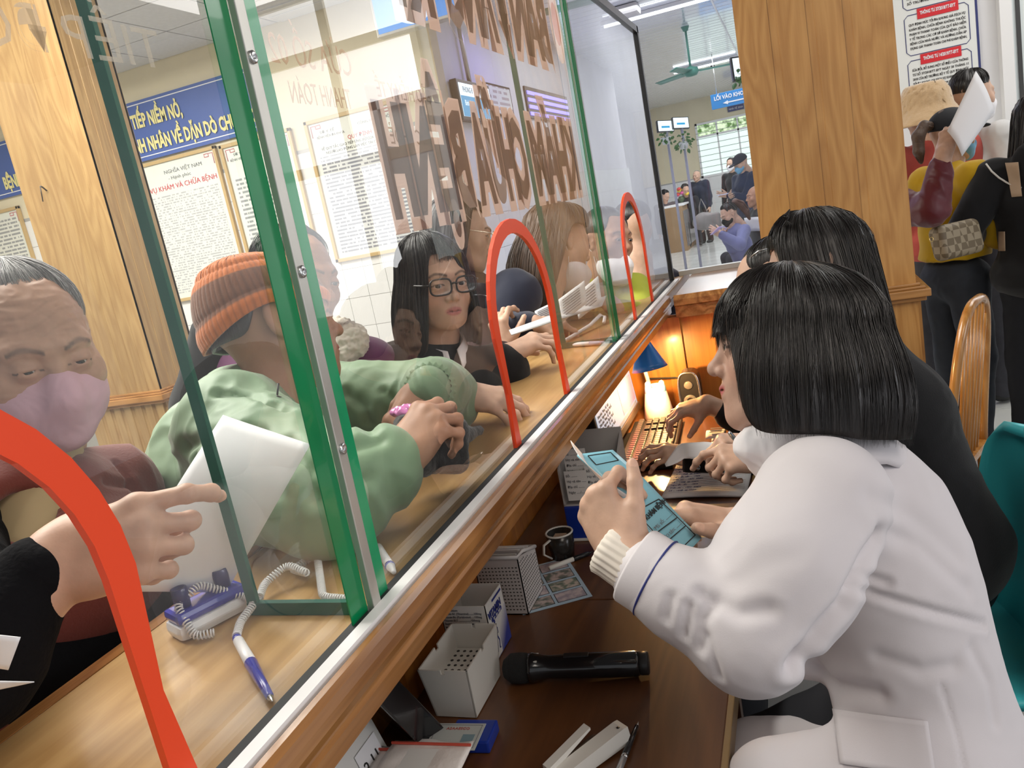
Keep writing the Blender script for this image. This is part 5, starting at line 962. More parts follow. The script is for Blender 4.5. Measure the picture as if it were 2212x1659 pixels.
# ------------------------------------------------------------------ people standing further back
def figure(base, h, face, label, hair='short', top=(.02, .02, .03), legs=(.02, .02, .025), look=None, skin=SKN, wl=None, wr=None, vox=.009, bulk=1.0, mask=None, hairm=None, lean=0., hood=False, seat=False, topname='jacket', headv=.005, hand_v=.004, shoe=(.03, .03, .03), age=0., hdl=None, hdr=None, no_hair=False, hem=None):
    """standing (or seated) person: base on the floor, height h, face = heading in the ground plane"""
    base = np.asarray(base, float); f = nrm((face[0], face[1], 0)); up = np.array((0, 0, 1.)); r = np.cross(f, up); k = h / 1.65
    P = lambda x, y, z: base + (r * x + f * y + up * z) * k
    zs = -.42 if seat else 0
    hipz = .88 + zs; pel = P(0, 0, hipz + .02); che = P(0, .02 + lean * .6, 1.20 + zs); nek = P(0, .0 + lean, 1.385 + zs); sl, sr = P(-.175, lean * .9, 1.33 + zs), P(.175, lean * .9, 1.33 + zs)
    hp = P(0, .035 + lean * 1.15, 1.53 + zs); fw = nrm(look) if look is not None else f
    fr = Fr(hp, fw, up * 1 - fw * 0.0, k); wl_ = P(-.24, .06 + lean, .80 + zs) if wl is None else np.asarray(wl, float); wr_ = P(.24, .06 + lean, .80 + zs) if wr is None else np.asarray(wr, float)
    el = ik(sl, wl_, .29 * k, .25 * k, -f * .6 - up * .6 - r * .5); er = ik(sr, wr_, .29 * k, .25 * k, -f * .6 - up * .6 + r * .5)
    hl_ = dict(d=nrm(wl_ - el) , n=-r - up * .2, curl=(25, 30, 35, 40)); hr_ = dict(d=nrm(wr_ - er), n=r - up * .2, curl=(25, 30, 35, 40))
    if hdl: hl_.update(hdl)
    if hdr: hr_.update(hdr)
    ar_ = sculpt(chain([hp - up * .1, nek - up * .04, sl, el, wl_ * .9 + el * .1], [.05, .055, .04, .036, .028]) + chain([nek - up * .04, sr, er, wr_ * .9 + er * .1], [.055, .04, .036, .028]), .012); ar_ = (ar_[0], ar_[1], np.tile(np.asarray(skin, float), (len(ar_[0]), 1)))
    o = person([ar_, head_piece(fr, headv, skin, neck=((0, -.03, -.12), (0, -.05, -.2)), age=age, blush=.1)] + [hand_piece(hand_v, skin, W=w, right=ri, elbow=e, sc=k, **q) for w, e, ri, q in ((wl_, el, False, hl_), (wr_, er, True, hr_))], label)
    eyes(fr, o)
    tp = torso(pel, che, nek, r, sl, sr, 1.05 * bulk * k, .06, .125) + chain([sl, el, wl_ * .88 + el * .12], [.068 * bulk, .058 * bulk, .044]) + chain([sr, er, wr_ * .88 + er * .12], [.068 * bulk, .058 * bulk, .044]) + [cone(nek - up * .02, che, .062, .09, .05), ell(pel - up * .03, (.168 * bulk, .135 * bulk, .10), np.stack([r, f, up], 1), .04)]
    if hood: tp += [ell(nek - f * .085 - up * .0, (.10, .05, .085), np.stack([r, f, up], 1), .04), cone(nek - f * .04 + r * .08, nek + f * .05 - up * .05 + r * .03, .032, .028, .03), cone(nek - f * .04 - r * .08, nek + f * .05 - up * .05 - r * .03, .032, .028, .03)]
    if hem: tp.append(rbox(base + up * (hem - .5), (.6, .6, .5), .001, None, .01, -1))
    cloth(topname, tp, vox, mat('cloth_%02d%02d%02d' % tuple(int(c * 99) for c in top), top, .8, sheen=.15, noise=.06, nscale=12, spec=.25), o, .006, 8, int(h * 100) % 17)
    if seat: kl, kr = P(-.11, .42, .47), P(.11, .42, .47); al_, ar_ = P(-.11, .40, .08), P(.11, .40, .08)
    else: kl, kr = P(-.10, .02, .47), P(.10, .02, .47); al_, ar_ = P(-.10, -.01, .07), P(.10, -.01, .07)
    cloth('trousers', [ell(pel - up * .04, (.165, .125, .12), np.stack([r, f, up], 1), .04)] + chain([P(-.085, 0, hipz - .02), kl, al_], [.095, .07, .062], .03) + chain([P(.085, 0, hipz - .02), kr, ar_], [.095, .07, .062], .03), vox * 1.2, mat('legs_%02d%02d%02d' % tuple(int(c * 99) for c in legs), legs, .85, noise=.12, nscale=20), o, .005, 9, 3)
    for a in (al_, ar_): V, F = sculpt([ell(a + f * .06 - up * .035, (.043, .12, .035), np.stack([r, f, up], 1), .02), cone(a - up * .02, a, .05, .05, .03), rbox(a + f * .05 - up * (.035 + .055), (.3, .3, .022), .001, None, .004, -1)], .006); mesh_np('shoe', V, F, mat('shoe_%02d' % int(shoe[0] * 99), shoe, .6), o)
    hm = hairm or BLACKHAIR
    spec = {'short': (hemf((46, 0), (80, 0), (97, .01), .9, .25), (.083, .104, .095)), 'long': (hemf((60, 0), (90, .24), (94, .26), .72, .25), (.088, .108, .098)), 'tied': (hemf((48, 0), (84, 0), (100, .02), .95, .25), (.081, .104, .094)), 'balding': (hemf((20, 0), (40, 0), (60, 0), .9, .25), (.076, .099, .087))}
    if not no_hair and hair in spec: H_ = Hair(fr, spec[hair][0], r=spec[hair][1], clump=.005, cf=45, seed=int(h * 1000) % 23); H_.mesh('hair', hm, o, 80, 16); H_.strands('hair_strands', 150, hm, o, r=.0012, lift=.006, nt=8)
    if mask: face_mask(fr, o, mask, mask, .005)
    return o, fr, P
BLUEM = mat('blue_mask', (.18, .42, .62), .7)
# man behind, black hair
o11, f11, P11 = figure((.92, 5.02, 0), 1.80, (.62, .5), 'black haired man behind the raised paper in front of the notice wall', 'short', (.60, .60, .60), (.05, .05, .06), look=(.80, .42, -.10), mask=MASKW)
# bucket hat
o12, f12, P12 = figure((.71, 4.86, 0), 1.75, (-.35, 1), 'person in fluffy beige bucket hat and salmon red jacket seen from behind', 'short', (.42, .075, .06), (.05, .05, .06), bulk=1.1)
V, F = [], []; NA, NT = 90, 24
A, T = np.meshgrid(np.linspace(-math.pi, math.pi, NA, endpoint=False), np.linspace(0, 1, NT), indexing='ij')
rr = np.interp(T, (0, .18, .45, .62, .66, 1.0), (.0, .082, .106, .118, .125, .172)); zz = np.interp(T, (0, .18, .45, .62, .66, 1.0), (.148, .142, .10, .035, .022, -.045))
Pn = np.stack([rr * np.sin(A), rr * 1.1 * np.cos(A) - .01, zz], -1).reshape(-1, 3); Pn = Pn + (vnoise(Pn, 90, 3) * .006 + vnoise(Pn, 180, 4) * .004)[:, None] * np.array([1, 1, .6])
i, j = np.meshgrid(np.arange(NA), np.arange(NT - 1), indexing='ij'); i2 = (i + 1) % NA
bh = mesh_np('bucket_hat', f12.w(Pn), np.stack([i * NT + j, i * NT + j + 1, i2 * NT + j + 1, i2 * NT + j], -1).reshape(-1, 4), mat('beige_fleece', (.52, .36, .20), .95, sheen=.6, bump=.6, bscale=120), o12); so = bh.modifiers.new('thick', 'SOLIDIFY'); so.thickness = .006
# yellow jacket, black cap, ponytail
o13, f13, P13 = figure((.69, 4.30, 0), 1.61, (.80, .42), 'woman with black cap and ponytail in mustard yellow jacket and dark jeans', None, (.52, .32, .010), (.028, .034, .045), look=(.80, .45, -.12), mask=BLUEM, wl=(.90, 4.50, 1.10), wr=(.98, 4.36, 1.10), bulk=1.14, hem=.94, vox=.007, headv=.004)
H_ = Hair(f13, hemf((50, 0), (84, 0), (100, .0), .95, .25), r=(.082, .105, .094), seed=3); H_.mesh('hair', BRH, o13, 80, 16)
V, F = sculpt([ell((0, -.01, .045), (.088, .110, .09), k=.02), ell((0, .115, .045), (.07, .07, .012), None, .02), rbox((0, 0, -.09), (.3, .3, .115), .001, None, .01, -1)], .004); mesh_np('cap', f13.w(V), F, mat('black_cap', (.014, .015, .019), .8), o13)
tuft('ponytail', [f13.w(p) for p in ((0, -.10, .05), (0, -.15, .055), (0, -.18, .01), (0, -.175, -.06), (0, -.16, -.11))], [.018, .026, .030, .026, .010], BRH, o13, 160, .0012)
b = MB(); b.tube([P13(-.05, .14, 1.33), P13(-.06, .155, 1.22), P13(-.06, .165, 1.10)], .003, 6); b.build('draw_cord', BLACK, o13)
CHK = bpy.data.materials.new('checked_canvas'); CHK.use_nodes = True; nt = CHK.node_tree; c_ = nt.nodes.new('ShaderNodeTexChecker'); c_.inputs['Scale'].default_value = 34; c_.inputs[1].default_value = (.16, .12, .07, 1); c_.inputs[2].default_value = (.33, .27, .18, 1); tc = nt.nodes.new('ShaderNodeTexCoord'); nt.links.new(tc.outputs['Object'], c_.inputs[0]); nt.links.new(c_.outputs[0], nt.nodes['Principled BSDF'].inputs['Base Color']); nt.nodes['Principled BSDF'].inputs['Roughness'].default_value = .55
bgc = at(2066, 518, 3.42); R_ = np.stack([vdir(1, -.25, .3), vdir(.1, .1, 1), vdir(.25, 1, 0)], 1); R_[:, 1] = np.cross(R_[:, 2], R_[:, 0])
V, F = sculpt([rbox(bgc, (.115, .04, .075), .03, R_, .01)], .005); bag = thing('shoulder_bag', bgc - (0, 0, .1), 'checked brown canvas bag hanging at the hip of the yellow jacket', 'bag'); mesh_np('bag_body', V, F, CHK, bag)
b = MB(); b.tube([bgc + R_[:, 0] * -.09 - R_[:, 2] * .07, at(2005, 470, 3.40), at(1990, 420, 3.42)], .006, 6, flat=.4); b.build('strap', mat('brown_strap', (.12, .08, .05), .6), bag)
b = MB(); c = at(2012, 517, 3.36); b.tube([c + (R_[:, 0] * math.cos(t) + R_[:, 2] * math.sin(t)) * .010 for t in np.linspace(0, 6.1, 14)], .002, 5, closed=True); b.build('ring_clip', mat('gold', (.8, .6, .25), .2, metal=1.), bag)
# hidden person with maroon sleeve raising a sheet of paper from behind the pillar
wM = at(2040, 328, 3.30); eM = at(2012, 452, 3.36); sM = at(1890, 425, 3.72)
MAR = mat('maroon_satin', (.115, .012, .020), .45, sheen=.2)
o14 = person([(lambda r: (r[0], r[1], np.tile(np.array(SKN), (len(r[0]), 1))))(sculpt(chain([at(1830, 350, 3.95), sM, eM], [.05, .045, .035]), .012)), hand_piece(.0035, SKN, W=wM, d=vdir(.25, -.95, .1), n=vdir(-.8, .0, -.5), right=True, curl=((35, 60, 40), (40, 62, 40), (42, 62, 40), (45, 62, 40)), spread=.4, thumb=(25, .8, 20), elbow=eM, wr=.03), head_piece(Fr(at(1830, 300, 3.95), vdir(1, 0, .4), (0, 0, 1)), .006, SKN, neck=((0, -.03, -.12), (0, -.05, -.2)))], 'person behind the pillar, only a maroon sleeve and raised hand showing')
cloth('maroon_jacket', chain([sM, (sM + eM) / 2 + vdir(0, .3, 0) * .03, eM, wM * .62 + eM * .38], [.080, .076, .064, .050], .03) + [cone(wM * .62 + eM * .38, wM * .74 + eM * .26, .047, .044, .008), ell(at(1830, 620, 3.95), (.17, .14, .32), None, .06)], .006, MAR, o14, .008, 10, 5)
cloth('trousers', chain([at(1830, 760, 3.95), on(2, .06, 1850, 1010)], [.14, .08]), .012, TROU, o14, 0)
H_ = Hair(Fr(at(1830, 300, 3.95), vdir(1, 0, .4), (0, 0, 1)), hemf((46, 0), (80, 0), (97, .01), .9, .25)); H_.mesh('hair', BLACKHAIR, o14, 60, 12)
pa, pb, pc, pd = at(2108, 153, 3.36), at(2148, 240, 3.28), at(2078, 338, 3.22), at(2046, 283, 3.27)
b = MB(); b.sheet(lambda u, v: (pa * (1 - u) + pd * u) * (1 - v) + (pb * (1 - u) + pc * u) * v + vdir(0, 0, -1) * .012 * math.sin(3.1 * v), 8, 8, .0008); solo(b, 'paper_sheet', PAPER, 'white sheet of paper raised in front of the black cap', 'paper')
# black hoodie at the right edge
o15, f15, P15 = figure((1.0, 4.05, 0), 1.60, (.25, .9), 'long haired woman in black hoodie with beige sleeve stripes at the right edge', 'long', (.010, .010, .011), (.009, .010, .014), look=(.75, .5, -.15), hood=True, bulk=1.2, vox=.007, wl=(.82, 4.25, 1.05), shoe=(.5, .4, .25), headv=.004)
BEI = mat('beige_tape', (.50, .36, .24), .8); WHP = mat('white_piping', (.72, .70, .64), .7)
HJ = [c for c in o15.children if c.name.startswith('jacket')][0]
patch_on(HJ, ((2172, 352), (2200, 350), (2208, 424), (2186, 426)), 'sleeve_stripe', BEI, .005, 14, .003); patch_on(HJ, ((2157, 500), (2171, 500), (2172, 542), (2158, 542)), 'pocket_tab', BEI, .005, 6, .003)
from mathutils.bvhtree import BVHTree
bv_ = BVHTree.FromPolygons([tuple(v.co) for v in HJ.data.vertices], [tuple(p.vertices) for p in HJ.data.polygons])
q = [surf(bv_, *p) for p in ((2122, 338), (2130, 354), (2142, 370), (2158, 384), (2174, 394), (2190, 402), (2206, 406))]; q = [p + nrm(EYE - p) * .003 for p in q if p is not None]
if len(q) > 2: b = MB(); b.tube(q, .004, 6); b.build('white_piping', WHP, HJ)
# far hall
figure(on(2, 0, 1528, 524), 1.62, (-.5, -1), 'old man in dark navy coat standing beside the cardboard coloured desk in the hall', 'balding', (.018, .022, .045), (.06, .03, .028), hairm=GREYH, vox=.014, headv=.008, hand_v=.006, age=.5, lean=.03, bulk=1.35)
figure((-1.02, 16.6, 0), 1.72, (-.5, -1), 'man in black with white mask standing by the far window', 'short', (.012, .012, .014), (.012, .012, .016), vox=.014, headv=.008, hand_v=.006, mask=MASKW)
o18, f18, P18 = figure((-.60, 12.2, 0), 1.70, (-.7, -.6), 'man in navy cap and blue mask looking at papers beside the pillar', None, (.02, .03, .07), (.02, .022, .03), look=(-.75, -.5, -.4), vox=.012, headv=.007, hand_v=.006, mask=BLUEM, wl=(-.86, 12.0, 1.18), wr=(-.80, 11.9, 1.16))
V, F = sculpt([ell((0, -.01, .045), (.088, .110, .09), k=.02), ell((0, .115, .045), (.07, .07, .012), None, .02), rbox((0, 0, -.09), (.3, .3, .115), .001, None, .01, -1)], .007); mesh_np('cap', f18.w(V), F, mat('navy_cap', (.014, .017, .035), .8), o18)
b = MB(); b.box((-.98, 11.80, 1.20), (-.80, 11.92, 1.206), None); solo(b, 'paper_slip', mat('pale_blue_paper', (.55, .62, .85), .8), 'pale blue slips held by the man in navy cap', 'paper')
o19, f19, P19 = figure((*at(1598, 440, 8.7)[:2], 0), 1.58, (-.75, -.5), 'seated woman with auburn ponytail and lilac grey jacket using her phone', 'tied', (.16, .17, .32), (.03, .03, .035), look=(-.75, -.45, -.45), vox=.010, headv=.006, hand_v=.005, seat=True, mask=BLACKC, wl=at(1555, 505, 8.45), wr=at(1565, 512, 8.55), lean=.10)
AUB = hair_mat('auburn_hair', (.07, .028, .018), (.16, .07, .045), .4)
tuft('ponytail', [f19.w(p) for p in ((0, -.09, .07), (0, -.14, .07), (0, -.18, .0), (.0, -.19, -.09), (0, -.17, -.20))], [.02, .034, .042, .038, .015], AUB, o19, 120, .002)
b = MB(); b.sheet(lambda u, v: P19((u - .5) * .34, -.13 - .02 * math.sin(u * 3.1), 1.0 - .16 * v + .02), 8, 4, .004); b.build('white_yoke', WHITEP, o19)
b = MB(); b.box((-.035, -.075, -.004), (.035, .075, .004), Matrix.Translation(at(1548, 498, 8.4)) @ Matrix.Rotation(.9, 4, 'Z') @ Matrix.Rotation(-.5, 4, 'X'), .003); solo(b, 'phone', mat('lilac_phone', (.55, .45, .75), .3), 'lilac phone in the hands of the seated woman with ponytail', 'phone')
figure((*at(1636, 405, 9.5)[:2], 0), 1.72, (-.8, -.3), 'bald man seated beside the pillar just behind the auburn ponytail', 'balding', (.02, .02, .025), (.03, .03, .035), skin=SKD, vox=.012, headv=.006, hand_v=.006, seat=True, no_hair=True)
figure(on(2, 0, 1442, 549) + (-.05, .75, 0), 1.80, (.6, -1), 'dark haired woman seated behind the cardboard coloured desk, head tilted', 'tied', (.10, .08, .085), (.03, .03, .03), vox=.014, headv=.009, hand_v=.008, look=(.7, -.5, -.5), lean=.1, seat=True)
figure(on(2, 0, 1465, 549) + (.15, 1.5, 0), 1.85, (.2, -1), 'man with black fringe sitting behind flowers at the hall desk', 'short', (.02, .02, .03), (.03, .03, .03), vox=.014, headv=.009, hand_v=.008, look=(.3, -.8, -.3), seat=True)
# ------------------------------------------------------------------ things on the staff desk
OFFW = mat('offwhite_plastic', (.62, .60, .55), .45); GREYPL = mat('grey_plastic', (.50, .47, .46), .5); CARD = mat('card_white', (.70, .69, .66), .7); INK = mat('ink_navy', (.015, .025, .18), .7); INKB = mat('ink_black', (.02, .02, .02), .7); INKG = mat('ink_grey', (.18, .18, .19), .8)
def plane_text(s, o, x, y, size, m, parent, **k): return text_obj('print', s, frame_M(o, x, y), size, m, parent, **k)
def open_box(b, x0, x1, y0, y1, z0, z1, t):
    b.box((x0, y0, z0), (x1, y1, z0 + t)); b.box((x0, y0, z0), (x0 + t, y1, z1)); b.box((x1 - t, y0, z0), (x1, y1, z1)); b.box((x0, y0, z0), (x1, y0 + t, z1)); b.box((x0, y1 - t, z0), (x1, y1, z1)); return b
# off-white square holder with perforated floor
t = thing('pen_holder_box', (-.62, 1.10, .75), 'empty off-white plastic box with holes in its floor on the desk', 'box')
def taper(name, x0, x1, y0, y1, z0, z1, dx, th, m, parent, notch=()):
    """four thin tapered walls with notches in the rim"""
    cs = [((x0, y0), (x1, y0)), ((x1, y0), (x1, y1)), ((x1, y1), (x0, y1)), ((x0, y1), (x0, y0))]; cx, cy = (x0 + x1) / 2, (y0 + y1) / 2
    for i, (a, c) in enumerate(cs):
        def up(p, z): s = 1 + dx * (z - z0) / (z1 - z0); return np.array((cx + (p[0] - cx) * s, cy + (p[1] - cy) * s, z))
        A, B = np.array(a), np.array(c); n = nrm((B[1] - A[1], A[0] - B[0], 0)); N = notch if notch else ()
        top = [1.0] ; pts = [up(a, z0), up(c, z0), up(c, z1)]
        for u0, u1, d in N: pts += [up(A + (B - A) * u1, z1), up(A + (B - A) * u1, z1 - d), up(A + (B - A) * u0, z1 - d), up(A + (B - A) * u0, z1)]
        pts.append(up(a, z1)); b = MB(); b.prism(pts, -n * th); b.build(name, m, parent)
taper('side_wall', -.652, -.578, 1.043, 1.162, .752, .848, .22, .0025, OFFW, t, ((.46, .54, .008),))
b = MB(); b.box((-.654, 1.041, .802), (-.576, 1.164, .805)); b.build('floor_plate', OFFW, t)
b = MB()
for i in range(6):
    for j in range(8): b.lathe([(.003, 0), (.003, .0006)], (-.646 + i * .0125, 1.052 + j * .0145, .8051), (0, 0, 1), 8)
o = b.build('perforation', mat('hole_dark', (.05, .045, .04), .8), t); o['kind'] = 'stuff'
b = MB(); b.box((-.628, 1.0395, .80), (-.617, 1.0415, .806)); b.box((-.628, 1.041, .782), (-.617, 1.043, .79)); b.build('moulded_tab', OFFW, t)
# vitamin carton
t = thing('vitamin_carton', (-.65, 1.25, .75), 'opened white and blue vitamin carton behind the off-white box', 'box')
b = MB(); open_box(b, -.692, -.600, 1.203, 1.290, .7505, .866, .0015); b.build('carton', CARD, t)
GRAD = bpy.data.materials.new('blue_fade_print'); GRAD.use_nodes = True; nt = GRAD.node_tree; tc = nt.nodes.new('ShaderNodeTexCoord'); sp = nt.nodes.new('ShaderNodeSeparateXYZ'); mr = nt.nodes.new('ShaderNodeMath'); mr.operation = 'MULTIPLY_ADD'; mr.inputs[1].default_value = 8; mr.inputs[2].default_value = .15
nt.links.new(tc.outputs['Generated'], sp.inputs[0]); sb = nt.nodes.new('ShaderNodeMath'); sb.operation = 'SUBTRACT'; nt.links.new(sp.outputs[1], sb.inputs[0]); nt.links.new(sp.outputs[2], sb.inputs[1]); nt.links.new(sb.outputs[0], mr.inputs[0]); mr.inputs[1].default_value = .9; mr.inputs[2].default_value = .45
cr = nt.nodes.new('ShaderNodeValToRGB'); cr.color_ramp.elements[0].position = .3; cr.color_ramp.elements[0].color = (.70, .69, .68, 1); cr.color_ramp.elements[1].position = .9; cr.color_ramp.elements[1].color = (.02, .035, .28, 1); nt.links.new(mr.outputs[0], cr.inputs[0]); nt.links.new(cr.outputs[0], nt.nodes['Principled BSDF'].inputs['Base Color'])
b = MB(); b.box((-.6, 1.204, .752), (-.5995, 1.289, .826)); b.build('printed_side', GRAD, t)
plane_text('VITAMIN', (-.5990, 1.207, .834), (0, 1, 0), (0, 0, 1), .019, INK, t, sx=.86, offset=.0006)
b = MB(); b.prism([(-.5992, 1.218 + .052 * u, .823 + .009 * v) for u, v in ((.04, 0), (.96, 0), (1, .3), (1, .7), (.96, 1), (.04, 1), (0, .7), (0, .3))], (.0004, 0, 0)); b.build('print_band', INK, t)
plane_text('B1 - B6 - B12', (-.5985, 1.226, .8248), (0, 1, 0), (0, 0, 1), .0068, CARD, t)
b = MB(); b.box((-.5996, 1.235, .856), (-.5992, 1.283, .8605)); b.build('print_band', INK, t)
f_ = lambda y, z: (-.5988, 1.215 + y, .760 + z)
b = MB(); b.prism([(-.5994, 1.206, .754), (-.5994, 1.238, .754), (-.5994, 1.238, .815), (-.5994, 1.206, .815)], (.0003, 0, 0)); b.build('print_panel', CARD, t)
b = MB(); b.tube([f_(.012, .055), f_(.0115, .032)], .0035, 8); b.lathe([(.0001, -.0045), (.003, -.003), (.003, .003), (.0001, .0045)], f_(.0125, .061), (0, 0, 1), 8); b.tube([f_(.012, .052), f_(.003, .046), f_(.0, .038)], .0014, 6); b.tube([f_(.012, .052), f_(.019, .044), f_(.0175, .034)], .0014, 6); b.tube([f_(.0115, .033), f_(.007, .018), f_(.002, .003)], .0021, 6); b.tube([f_(.0115, .033), f_(.018, .020), f_(.014, .006), f_(.018, .005)], .002, 6)
for i in range(len(b.v)): b.v[i] = (-.5988 + (b.v[i][0] + .5988) * .1, b.v[i][1], b.v[i][2])
b.build('runner_print', INK, t)
for k in range(7): plane_text(('Composition:', 'Vitamin B1 (Thiamine)........100mg', 'Vitamin B6 (Pyridoxine).....100mg', 'Vitamin B12 ...................150mcg', 'Excipients .............1 tablet', 'Indications:', 'See the leaflet inside this carton')[k], (-.688, 1.2025, .856 - k * .0068), (1, 0, 0), (0, 0, 1), .0058, INKG, t)
b = MB(); b.box((-.691, 1.2022, .79), (-.602, 1.2028, .802)); b.build('print_band', INKG, t)
# perforated grey basket of cards
t = thing('card_basket', (-.64, 1.43, .75), 'grey perforated plastic basket full of cards beside the vitamin carton', 'basket')
sl = lambda y: .878 - max(0, (y - 1.40)) * .35
b = MB(); x0, x1, y0, y1 = -.688, -.590, 1.372, 1.478
for (xa, ya, xb, yb) in ((x0, y0, x1, y0), (x1, y0, x1, y1), (x1, y1, x0, y1), (x0, y1, x0, y0)):
    n = nrm((yb - ya, xa - xb, 0)); b.prism([(xa, ya, .7505), (xb, yb, .7505), (xb, yb, sl(yb)), (xa, ya, sl(ya))], -n * .002)
b.box((x0, y0, .7505), (x1, y1, .753)); b.build('basket_body', GREYPL, t)
b = MB(); rim = [(x0, y0, sl(y0)), (x1, y0, sl(y0)), (x1, 1.40, sl(1.40)), (x1, y1, sl(y1)), (x0, y1, sl(y1)), (x0, 1.40, sl(1.40))]; b.tube(rim, .0042, 8, closed=True); b.build('rim', mat('pale_grey_plastic', (.62, .60, .59), .45), t)
b = MB()
for i in range(13):
    for j in range(14):
        z = .762 + j * .0078
        y = y0 + .008 + i * .0075
        if z < sl(y) - .012: b.box((x1 - .0004, y - .0018, z - .0012), (x1 + .0004, y + .0018, z + .0012))
        if i < 12 and z < .862: x = x0 + .008 + i * .0075; b.box((x - .0018, y0 - .0004, z - .0012), (x + .0018, y0 + .0004, z + .0012))
o = b.build('weave_hole', mat('hole_dark', (.05, .045, .04), .8), t); o['kind'] = 'stuff'
rs = np.random.RandomState(2)
for k in range(12): b = MB(); yy = 1.384 + k * .0072; b.box((x0 + .008, yy, .756), (x1 - .008, yy + .0022, sl(yy) + .004 + rs.uniform(-.006, .004)), Matrix.Translation((0, 0, 0))); tag(rebase(b.build('patient_card', [CARD, PAPER, GREYPL][k % 3])), 'thin card filed upright in the grey perforated basket', 'card', 'cards in the grey basket')
# photo leaflet
t = thing('photo_leaflet', (-.53, 1.52, .75), 'pale blue leaflet with small black framed photos lying beside the basket', 'leaflet')
o_ = np.array((-.602, 1.369, .7506)); ux = np.array((.126, .072, 0)); L_ = np.linalg.norm(ux); ux = ux / L_; uy = np.array((-ux[1], ux[0], 0))
Ml = frame_M(o_, ux, uy); b = MB(); b.box((0, 0, 0), (.15, .21, .0005), Ml); b.build('sheet', mat('leaflet_blue', (.36, .47, .56), .5), t)
PH = [mat('photo_print_%d' % k, c1, .5, col2=c2, nscale=60, cramp=(.4, .6)) for k, (c1, c2) in enumerate((((.45, .36, .33), (.10, .12, .10)), ((.30, .26, .30), (.5, .42, .42)), ((.5, .42, .36), (.12, .16, .12))))]
for r_ in range(4):
    for c_ in range(2):
        b = MB(); b.box((.008 + c_ * .07, .010 + r_ * .050, .0005), (.072 + c_ * .07, .052 + r_ * .050, .0008), Ml); fr_ = b.build('photo_frame', INKB, t); b = MB(); b.box((.0095 + c_ * .07, .0115 + r_ * .050, .0008), (.0705 + c_ * .07, .0505 + r_ * .050, .0010), Ml); b.build('photo', PH[(r_ + c_) % 3], fr_)
# mug
t = thing('mug', (-.585, 1.63, .75), 'small black mug with white rim and handle on the desk', 'mug')
b = MB(); b.lathe([(.026, 0), (.031, .03), (.032, .062), (.029, .062), (.028, .02), (.0, .018)], (-.585, 1.63, .7505), (0, 0, 1), 28); b.build('cup', mat('black_glaze', (.02, .018, .016), .2), t)
b = MB(); b.tube([(-.585 + .031 * math.cos(k * .2618), 1.63 + .031 * math.sin(k * .2618), .8125) for k in range(24)], .0024, 6, closed=True); b.build('rim', OFFW, t)
b = MB(); b.tube([(-.60, 1.602, .806), (-.612, 1.588, .80), (-.614, 1.582, .78), (-.602, 1.596, .763)], .004, 8, flat=.6); b.build('handle', OFFW, t)
b = MB(); b.box((-.60, 1.62, .80), (-.572, 1.645, .803), None); b.build('label', mat('kraft_label', (.45, .32, .22), .8), t)
def pen(name, p0, p1, r, segs, label, cat='pen', group=None):
    """segs: (t0, t1, r0, r1, material, part)"""
    p0, p1 = np.asarray(p0, float), np.asarray(p1, float); t = thing(name, (p0 + p1) / 2 - (0, 0, r), label, cat, group); d = p1 - p0; L = np.linalg.norm(d)
    for a, c, ra, rb, m, nm in segs: b = MB(); b.lathe([(ra * r * .8, 0), (ra * r, .001), (rb * r, (c - a) * L - .001), (rb * r * .8, (c - a) * L)], p0 + d * a, d, 14); b.build(nm, m, t)
    return t
pen('marker_pen', (-.600, 1.562, .756), (-.515, 1.640, .756), .0055, ((0, .55, 1, 1, OFFW, 'barrel'), (.55, .9, 1.1, .9, BLACK, 'cap'), (.9, 1, .6, .15, BLACK, 'tip')), 'white marker with black cap lying between mug and photo leaflet', 'marker')
# document organiser, blue foot
t = thing('document_organiser', (-.53, 1.78, .75), 'grey white document organiser with labels and blue foot behind the hands', 'organiser')
b = MB(); b.prism([(-.592, 1.72, .84), (-.592, 1.84, .84), (-.592, 1.84, 1.0), (-.592, 1.79, 1.0), (-.592, 1.72, .93)], (.004, 0, 0)); b.prism([(-.455, 1.72, .80), (-.455, 1.84, .80), (-.455, 1.84, .98), (-.455, 1.72, .92)], (.004, 0, 0)); b.box((-.592, 1.838, .80), (-.451, 1.842, .99)); b.box((-.592, 1.72, .838), (-.451, 1.84, .842)); b.box((-.59, 1.765, .84), (-.453, 1.768, .93)); b.build('tray_body', mat('organiser_grey', (.42, .40, .38), .5), t)
b = MB(); b.box((-.592, 1.715, .7505), (-.451, 1.842, .838), bev=.003); b.build('blue_foot', mat('royal_blue', (.008, .03, .25), .35), t)
b = MB(); b.box((-.596, 1.709, .7505), (-.50, 1.7149, .757), bev=.002); b.build('foot_lip', OFFW, t)
for k, (xa, za) in enumerate(((-.575, .855), (-.525, .862), (-.572, .905))):
    b = MB(); b.box((xa, 1.7125 + k * .006, za), (xa + .055, 1.7132 + k * .006, za + .075)); lb = b.build('label_card', CARD, t)
    for q in range(4): plane_text(('Số: ........', 'Họ và tên ......', 'Địa chỉ ........', 'Ngày ...../...../....')[q], (xa + .004, 1.712 + k * .006, za + .06 - q * .014), (1, 0, 0), (0, 0, 1), .0085, INKG, lb)
